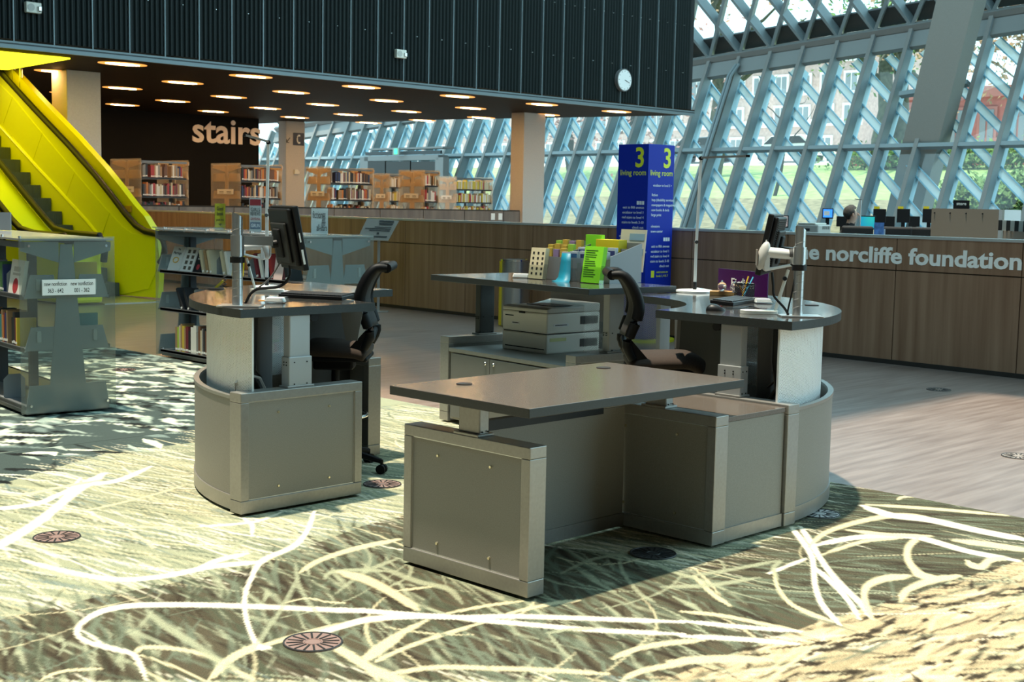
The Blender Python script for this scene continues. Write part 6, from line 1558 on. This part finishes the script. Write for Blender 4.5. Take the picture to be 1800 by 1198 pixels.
def deco_w(t, w, h):
    MB().box(-w * .45, w * .45, -.0068, -.006, h * .78, h * .96).build('print', mat('dark_red_print', (.22, .015, .02), .6), t)
    text('print', 'GIRLS', .055, M_INK, (0, -.0065, h * .60), (1, 0, 0), (0, 0, 1), t, .0008, 0, 'CENTER', width=w * .75); text('print', 'REVIEWS', .05, M_INK, (0, -.0065, h * .48), (1, 0, 0), (0, 0, 1), t, .0008, 0, 'CENTER', width=w * .78)
    text('print', 'GRAYSUNAL', .04, mat('red_ink', (.35, .04, .03), .6), (0, -.0065, h * .34), (1, 0, 0), (0, 0, 1), t, .0008, 0, 'CENTER', width=w * .8)
    MB().box(-w * .42, w * .42, -.0068, -.006, h * .08, h * .28).build('print', mat('slate_print', (.10, .13, .18), .6), t); text('print', 'GIRLIN', .05, M_PAPER, (0, -.0075, h * .13), (1, 0, 0), (0, 0, 1), t, .0008, 0, 'CENTER', width=w * .7)
def deco_f(t, w, h):
    text('print', 'fiction', .10, M_INK, (-w * .42, -.0065, h * .62), (1, 0, 0), (0, 0, 1), t, .0008, -.004, 'LEFT', width=w * .6)
    text('print', 'all-stars', .09, M_INK, (-w * .18, -.0065, h * .14), (1, 0, 0), (0, 0, 1), t, .0008, .0, 'LEFT', width=w * .62)
    b_ = MB()
    for k in range(9): b_.box(w * (.10 + .012 * k), w * (.34 + .012 * (k % 3)), -.0068, -.006, h * (.34 + .055 * k), h * (.34 + .055 * k) + h * .03)
    b_.build('print', mat('grey_print2', (.12, .12, .12), .6), t)
stand('yellow card standing on the middle rack', 387, 398, 355, 18, mat('yellow_card'), deco_y)
stand('tall white card with red heading standing on the middle rack', 449, 404, 345, 21, M_PAPER, deco_w)
stand('white card reading fiction all-stars standing on the middle rack', 560, 413, 363, 29, M_PAPER, deco_f)

# --- far bookcases on the raised floor
M_ENDF = clear_mat('warm_frosted_acrylic', (.96, .90, .82), .03, .2, frost=.24)
M_BRK2 = mat('tan_steel', (.58, .50, .42), .5); FARP = [2, 3, 4, 9, 8, 1, 0, 13, 6, 5, 1, 4, 2, 9]
ZT = 2.5; r2 = random.Random(12); FL = [.41, .81, 1.21, 1.61]
spec = [(195, 247, 330, 279, 'leftmost far bookcase against the black wall', FARP, True), (372, 422, 495, 287, 'second far bookcase from the left, beside the telephone column', FARP, True),
        (538, 580, 656, 293, 'third far bookcase from the left, right of the telephone column', FARP, True), (656, 684, 702, 305, 'shaded far bookcase end in front of the vestibule', [2, 3, 10, 9], False),
        (702, 746, 770, 299, 'tall far bookcase end in the middle of the vestibule', [2, 9, 3, 0, 8], True), (770, 802, 866, 310, 'rightmost far bookcase with cream and yellow books', [3, 10, 9, 2, 10, 3, 0], False)]
for (l, c, r_, y, lab, pal, indiv) in spec:
    short = lab.split(',')[0].replace('shaded far bookcase end in front of the vestibule', 'shaded far bookcase').replace(' against the black wall', '').replace(' end in the middle of the vestibule', '').replace(' with cream and yellow books', '')
    p = A(c, y, ZT); wid = ONP(l, y, p, (1, 0, 0)).y - p.y; ln = max(.5, ONP(r_, y + 5, p, (0, 1, 0)).x - p.x)
    # rack local +y runs to world +X, local +x to world -Y
    t = rack(lab, (p.x, p.y + wid), -PI / 2, wid, ln, ZT - RF, RF, FL, (0.0, ln), 'bookcase', M_ENDF, M_BRK2, 'far bookcases')
    MB().box(wid * .22, wid * .78, -.02, -.008, FL[2] + .08, FL[2] + .20).build('range_label', M_PAPER, t)
    for q in (.30, .56): MB().box(wid * q, wid * (q + .15), -.022, -.02, FL[2] + .13, FL[2] + .145).box(wid * q, wid * (q + .15), -.022, -.02, FL[2] + .10, FL[2] + .11).build('label_print', M_INK, t)
    Mb = Matrix.Translation((p.x, p.y + wid, RF)) @ Matrix.Rotation(-PI / 2, 4, 'Z')
    for k, z in enumerate(FL):
        nm = ('bottom', 'lower', 'middle', 'top')[k]
        if k == 0: continue
        if indiv: book_row(Mb, .06, ln - .05, wid - .02, z, 'on the %s shelf of the %s' % (nm, short), 'books on the %s' % lab, r2, .22, .30, .025, .055, pal, .05, True, .17)
        else:
            for ci in set(pal):
                m = MB(); y2 = .06; rr = random.Random(k * 7 + 1); n_ = 0
                while y2 < ln - .08:
                    th = rr.uniform(.03, .05); cc = rr.choice(pal); h = rr.uniform(.22, .30)
                    if cc == ci: m.box(wid - .19, wid - .02, y2, y2 + th, z, z + h); n_ += 1
                    y2 += th + .002 + (.05 if rr.random() < .1 else 0)
                if n_: o = m.build('book_row', mat('cover_' + BOOKC[ci][0], BOOKC[ci][1], .5)); o.matrix_world = Mb; tag(o, 'row of %s books on the %s shelf of the %s' % (BOOKC[ci][0], nm, short), 'books', None, 'stuff')
    # a few lying books behind the end sheet
    for z in (FL[2], FL[3]):
        o = MB().box(.12, .30, .06, .22, z + .003, z + .06).build('book', mat('cover_tan', (.36, .22, .11), .5)); o.matrix_world = Mb; tag(o, 'tan book lying at the end of the %s, %s shelf' % (short, 'top' if z == FL[3] else 'middle'), 'book', 'lying books in the far bookcases')
# ================================================================== computer counter behind the guard wall
def DP(px, py, d): return CAM + ray(px, py) * d               # at depth d along the view: used with depths read from known sizes
DT = RF + .74
def face(px, d): p = DP(px, 400, d); return math.atan2(p.y - CAM.y, p.x - CAM.x) - PI / 2   # heading whose local -y looks back at the hall
c0, c1 = DP(1335, 410, 19.4), DP(1660, 415, 19.4); cd = c1 - c0; cd.z = 0; ca = math.atan2(cd.y, cd.x)
t = thing('computer_counter', 'long dark counter carrying the computers behind the guard wall', 'counter', (c0.x, c0.y, RF), ca); cl_ = cd.length
MB().box(-.1, cl_ + .1, -.2, 3.4, .70, .74, .004).build('worktop', M_BLACK, t)
MB().box(-.1, cl_ + .1, .5, .53, .02, .70).build('back_board', M_BLACKM, t)
for k in range(5): MB().box(cl_ * k / 4 - .02, cl_ * k / 4 + .02, 0, 1.0, 0, .70).build('leg_panel', M_BLACKM, t)
def desk_monitor(lab, px, pyc, d, wpx, hpx, front, tagc=None, rot=0.0):
    c = DP(px, pyc, d); s_ = d / FPX; w, h = wpx * s_, hpx * s_
    t = thing('desktop_monitor', lab, 'monitor', (c.x, c.y, DT), face(px, d) + rot, 'monitors on the far counter'); zc = c.z - DT
    MB().box(-w / 2, w / 2, -.02, .02, zc - h / 2, zc + h / 2, .004).build('case', M_BLACK, t)
    if front: MB().box(-w / 2 + .015, w / 2 - .015, -.0225, -.020, zc - h / 2 + .02, zc + h / 2 - .015).build('screen', front, t)
    MB().box(-.03, .03, .0, .03, .02, zc).build('stem', M_BLACK, t); MB().box(-.11, .11, -.08, .10, 0, .02, .004).build('foot', M_BLACK, t)
    if tagc: MB().box(-w * .45, -w * .02, -.01, .0, zc + h / 2, zc + h / 2 + .04).build('number_tag', mat('tag_yellow', (.75, .55, .01), .6), t)
def screen_mat(name, c1, c2, e):
    m = mat(name, c1, .3, emit=c1, estr=e); nt = m.node_tree; p = nt.nodes['Principled BSDF']
    tc = nt.nodes.new('ShaderNodeTexCoord'); gr = nt.nodes.new('ShaderNodeTexGradient'); gr.gradient_type = 'SPHERICAL'; mp = nt.nodes.new('ShaderNodeMapping'); mp.inputs['Location'].default_value = (-.15, 0, -1.1); mp.inputs['Scale'].default_value = (3.2, 1, 3.2)
    r = nt.nodes.new('ShaderNodeValToRGB'); r.color_ramp.elements[0].color = (*c1, 1); r.color_ramp.elements[1].color = (*c2, 1)
    nt.links.new(tc.outputs['Object'], mp.inputs[0]); nt.links.new(mp.outputs[0], gr.inputs[0]); nt.links.new(gr.outputs['Fac'], r.inputs[0]); nt.links.new(r.outputs[0], p.inputs['Emission Color']); return m
S_BLUE = mat('blue_screen', (.02, .12, .6), .3, emit=(.04, .25, 1.0), estr=.9); S_WIN = screen_mat('desktop_screen', (.0, .12, .55), (.05, .75, .35), .4)
S_PAL = mat('pale_screen', (.5, .4, .38), .4, emit=(.6, .45, .42), estr=.25)
desk_monitor('small monitor with blue screen left of the seated person', 1455, 375, 21.4, 19, 18, S_BLUE)
o = bpy.data.objects['desktop_monitor']; MB().box(-.06, .03, -.0235, -.0225, .42 - .05, .42 + .02).build('dialog', M_PAPER, o)
desk_monitor('wide monitor showing a blue and green desktop right of the seated person', 1525, 391, 19.6, 27, 24, S_WIN)
desk_monitor('black monitor with pale screen left of the beige printer', 1374, 389, 19.6, 24, 22, S_PAL)
desk_monitor('dark monitor overlapping behind the pale screen', 1363, 388, 20.2, 18, 24, None, None, .5)
for k, (px, lab) in enumerate(((1546, 'dark monitor with yellow tag just right of the desktop screen'), (1588, 'dark monitor with yellow tag beside the inclined column'), (1633, 'dark monitor with yellow tag at the edge of the grey screen'))):
    desk_monitor(lab, px, 379, 21.8, 22, 24, None, True)
for px, lab in ((1563, 'low dark monitor between the first two tagged monitors'), (1607, 'low dark monitor between the last two tagged monitors'), (1480, 'low dark monitor behind the seated person')):
    desk_monitor(lab, px, 389, 22.4, 19, 18, None)
for px, lab in ((1575, 'black seat back left of the pair in front of the far counter'), (1622, 'black seat back next to the grey counter screen'), (1507, 'black seat back of the seated person')):
    d = 18.9; p = DP(px, 404, d); t = thing('office_chair', lab, 'chair', (p.x, p.y, RF), face(px, d), 'office chairs at the far counter')
    MB().box(-.22, .22, -.03, .03, .55, .98, .03).build('backrest', M_BLACKM, t); MB().box(-.23, .23, .05, .48, .42, .49, .03).build('seat', M_BLACKM, t); MB().cyl((0, .26, .08), (0, .26, .42), .03, seg=10).build('gas_lift', M_BLACK, t)
    for k in range(5): a_ = 2 * PI * k / 5; MB().tube([(0, .26, .08), (.28 * math.cos(a_), .26 + .28 * math.sin(a_), .05)], .02, 6).build('base_arm', M_BLACK, t)
    MB().beam((0, .0, .60), (0, .2, .44), .06, .02, (1, 0, 0)).build('back_stem', M_BLACK, t)
# beige printer on the guard cap
p = DP(1430, 412, 17.2); t = thing('small_printer', 'beige desktop printer behind the guard wall left of the person', 'printer', (p.x, p.y, DT), face(1430, 17.2) - .5)
zz = DP(1430, 412, 17.2).z - DT
MB().box(-.17, .15, -.16, .18, 0, zz + .13, .02).build('body', mat('beige_grey', (.50, .48, .44), .5), t); MB().box(-.15, .10, -.15, .15, zz + .13, zz + .15, .008).build('lid', M_CREAM, t); MB().box(-.13, .03, -.165, -.158, zz + .05, zz + .08).build('paper_slot', M_GAP, t)
for k in range(4): MB().box(.148, .153, -.05 + .05 * k, -.02 + .05 * k, zz + .07, zz + .11).build('vent', mat('vent_grey'), t)
p = DP(1428, 412, 17.3); t = thing('side_table', 'plain dark table under the small beige printer', 'table', (p.x, p.y, RF), face(1430, 17.2) - .5)
MB().box(-.35, .35, -.3, .35, .70, .738).build('table_top', M_BLACK, t)
for sx in (-.32, .32):
    for sy in (-.27, .32): MB().box(sx - .02, sx + .02, sy - .02, sy + .02, 0, .70).build('leg', M_BLACK, t)
# leaflets on the counter
for px, w_, h_, c, lab in ((1545, 17, 22, (.06, .16, .42), 'blue leaflet display right of the desktop screen'), (1551, 10, 11, (.45, .55, .68), 'small pale blue leaflet in front of the blue display')):
    d = 18.8; p = DP(px, 402 if w_ > 12 else 408, d); s_ = d / FPX
    o = MB().box(-w_ * s_ / 2, w_ * s_ / 2, -.004, .004, -.20, h_ * s_ / 2).build('leaflet_display', mat('leaflet_blue_%d' % w_, c, .5, noise=.5, nscale=14), None, (p.x, p.y, p.z), face(px, d)); tag(o, lab, 'leaflet')
# grey screen with return and black sign
q0, q1, q2 = DP(1638, 366, 18.6), DP(1762, 368, 17.4), DP(1795, 369, 18.6)
def vwall(name, a_, b_, zt2, m, parent=None, th=.04, zb=RF):
    d_ = (b_ - a_); d_.z = 0; n_ = Vector((-d_.y, d_.x, 0)).normalized() * th
    return MB().prism([(a_.x, a_.y), (b_.x, b_.y), (b_.x + n_.x, b_.y + n_.y), (a_.x + n_.x, a_.y + n_.y)], zb, zt2).build(name, m, parent)
t = thing('counter_screen', 'large taupe counter screen behind the guard wall at right', 'screen', (0, 0, 0))
zs = (q0.z + q1.z) / 2
vwall('front_board', q0, q1, zs, mat('taupe_board', (.20, .18, .15), .6), t); vwall('side_board', q1, q2, zs, mat('pale_board', (.42, .44, .45), .5), t)
sc2 = MB()
for f_ in (.04, .27, .5, .73, .96): c = q0.lerp(q1, f_); sc2.cyl((c.x - FW.x * .02, c.y - FW.y * .02, zs - .06), (c.x, c.y, zs - .06), .010, seg=8)
sc2.build('screw_caps', M_GAP, t)
p = DP(1690, 359, 18.3); t = thing('store_sign', 'small black sign reading store above the counter screen', 'sign', (p.x, p.y, p.z), face(1690, 18.3))
MB().box(-.105, .105, -.01, .01, -.20, .055).build('plate', M_BLACK, t); text('lettering', 'store', .06, M_PAPER, (0, -.011, -.01), (1, 0, 0), (0, 0, 1), t, .001, .012, 'CENTER')
p0, p1 = DP(1763, 405, 17.0), DP(1830, 414, 15.6)
t = thing('sales_counter', 'taupe sales counter at the right edge behind the guard wall', 'counter', (0, 0, 0)); vwall('front_board', p0, p1, p0.z, mat('taupe_board'), t, .5); 
for k in range(7):
    f_ = k / 7.5; c = p0.lerp(p1, f_ * .85); o = MB().box(-.025, .025, -.09, .09, 0, .13).build('media_case', mat('case_%d' % (k % 2), ((.02, .02, .02), (.45, .46, .42))[k % 2], .4), None, (c.x + .18, c.y + .12, p0.z), face(1780, 17)); tag(o, 'slim media case in the row on the sales counter', 'case', 'media cases on the sales counter')
for k, (f_, c) in enumerate(((.50, (.45, .03, .03)), (.62, (.50, .45, .42)), (.74, (.42, .03, .03)))):
    q = p0.lerp(p1, f_); o = MB().lathe([(.05, 0), (.055, .03), (.05, .07), (.02, .08)], 16, (0, 0, 0)).build('trinket', mat('trinket_%d' % k, c, .4), None, (q.x + .05, q.y - .06, p0.z), smooth=True); tag(o, '%s round trinket on the sales counter' % ('red', 'pale', 'dark red')[k], 'trinket', 'trinkets on the sales counter')
# slim lamp by the person
p = DP(1511, 410, 19.4); t = thing('counter_lamp', 'slim lamp standing beside the seated person', 'lamp', (p.x, p.y, DT), face(1511, 19.4))
zz = DP(1511, 351, 19.4).z - DT
MB().cyl((0, 0, .01), (0, 0, zz), .008, seg=8).build('stem', M_ALU, t); MB().beam((.01, 0, zz), (-.09, 0, zz + .01), .03, .012, (0, 1, 0)).build('head', M_ALU, t); MB().cyl((0, 0, 0), (0, 0, .012), .07, seg=20).build('base', M_ALU, t)

# ================================================================== seated person (black top, short dark hair, looking right at a screen)
def person():
    d = 19.3; hp = DP(1497, 375, d)                        # head centre
    t = thing('person', 'person in a black top with short dark hair seated at the far computers', 'person', (hp.x, hp.y, RF), LAT)
    hz = hp.z - RF                                         # local x = right in the photo, y = away
    J = {'pel': (-.09, .0, .50), 'wst': (-.09, .0, .68), 'chs': (-.06, .0, .88), 'nkb': (-.02, 0, hz - .19), 'nk': (.0, 0, hz - .12), 'hd': (.012, 0, hz - .02), 'crn': (.0, 0, hz + .055),
         'shR': (-.03, -.17, hz - .26), 'elR': (.05, -.23, .72), 'wrR': (.28, -.14, .76), 'hnR': (.36, -.12, .765), 'shL': (-.03, .17, hz - .26), 'elL': (.06, .23, .72), 'wrL': (.28, .12, .76), 'hnL': (.36, .10, .765),
         'hiR': (-.06, -.10, .49), 'knR': (.36, -.11, .50), 'anR': (.34, -.11, .10), 'toR': (.48, -.11, .05), 'hiL': (-.06, .10, .49), 'knL': (.36, .11, .50), 'anL': (.34, .11, .10), 'toL': (.48, .11, .05)}
    Rd = {'pel': .15, 'wst': .14, 'chs': .155, 'nkb': .085, 'nk': .055, 'hd': .088, 'crn': .075, 'shR': .07, 'elR': .048, 'wrR': .034, 'hnR': .03, 'shL': .07, 'elL': .048, 'wrL': .034, 'hnL': .03, 'hiR': .09, 'knR': .065, 'anR': .045, 'toR': .04, 'hiL': .09, 'knL': .065, 'anL': .045, 'toL': .04}
    E_ = [('pel', 'wst'), ('wst', 'chs'), ('chs', 'nkb'), ('nkb', 'nk'), ('nk', 'hd'), ('hd', 'crn'), ('chs', 'shR'), ('shR', 'elR'), ('elR', 'wrR'), ('wrR', 'hnR'), ('chs', 'shL'), ('shL', 'elL'), ('elL', 'wrL'), ('wrL', 'hnL'),
          ('pel', 'hiR'), ('hiR', 'knR'), ('knR', 'anR'), ('anR', 'toR'), ('pel', 'hiL'), ('hiL', 'knL'), ('knL', 'anL'), ('anL', 'toL')]
    names = list(J); me = bpy.data.meshes.new('body'); me.from_pydata([J[n] for n in names], [(names.index(a_), names.index(b_)) for a_, b_ in E_], [])
    o = bpy.data.objects.new('body', me); COL.objects.link(o); o.parent = t
    o.modifiers.new('skin', 'SKIN'); o.modifiers.new('sub', 'SUBSURF').levels = 2; o.modifiers['sub'].render_levels = 2
    sv = me.skin_vertices[0].data
    for i, n in enumerate(names): sv[i].radius = (Rd[n], Rd[n] * (1.0 if n not in ('pel', 'wst', 'chs') else .8)); sv[i].use_root = (n == 'pel')
    dg = bpy.context.evaluated_depsgraph_get(); m2 = bpy.data.meshes.new_from_object(o.evaluated_get(dg)); o.modifiers.clear(); o.data = m2; m2.materials.clear()
    skin = mat('skin', (.50, .30, .22), .55); shirt = mat('black_knit', (.008, .008, .010), .9); pants = mat('dark_trousers', (.02, .022, .03), .9)
    for m_ in (shirt, skin, pants): m2.materials.append(m_)
    for f in m2.polygons:
        c = f.center; f.use_smooth = True
        if c.z > hz - .135 or c.x > .27 and c.z > .68: f.material_index = 1
        elif c.z < .56 and (c.x > -.02 or c.z < .4): f.material_index = 2
    # hair cap, ear, nose, eye and fingers
    hr = MB(); bmesh.ops.create_uvsphere(hr.bm, u_segments=20, v_segments=14, radius=1)
    for v in list(hr.bm.verts):
        if v.co.z < -.35 and v.co.x > -.1 or (v.co.x > .55 and v.co.z < .45): hr.bm.verts.remove(v)
    rr = random.Random(2)
    for v in hr.bm.verts: k = 1 + rr.uniform(-.05, .07); v.co = Vector((-.012 + v.co.x * .106 * k, v.co.y * .096 * k, hz + .012 + v.co.z * .112 * k))
    hr.build('hair', mat('dark_grey_hair', (.035, .032, .030), .8, noise=.4, nscale=60), t, smooth=True)
    MB().tube([(.085, 0, hz + .01), (.108, 0, hz - .025), (.088, 0, hz - .035)], [.010, .013, .010], 8).build('nose', skin, t, smooth=True)
    MB().lathe([(.0, -.028), (.012, -.02), (.014, 0), (.012, .022), (0, .028)], 10, (-.002, -.092, hz - .02)).build('ear', skin, t, smooth=True)
    for sy in (-.034, .034): MB().lathe([(0, -.009), (.008, 0), (0, .009)], 10, (.083, sy, hz + .012)).build('eye', M_BLACK, t, smooth=True)
    MB().tube([(.088, -.022, hz - .062), (.095, 0, hz - .060), (.088, .022, hz - .062)], .005, 6).build('mouth', mat('lip', (.42, .18, .15), .5), t, smooth=True)
    for sy in (-1, 1):
        for k in range(4): MB().tube([(.37, sy * .11 + (k - 1.5) * .018, .770), (.41, sy * .11 + (k - 1.5) * .020, .775), (.445 - .008 * abs(k - 1.4), sy * .11 + (k - 1.5) * .021, .760)], .008, 6).build('finger', skin, t, smooth=True)
        MB().tube([(.34, sy * .075, .768), (.375, sy * .058, .764), (.395, sy * .058, .758)], .009, 6).build('thumb', skin, t, smooth=True)
person()
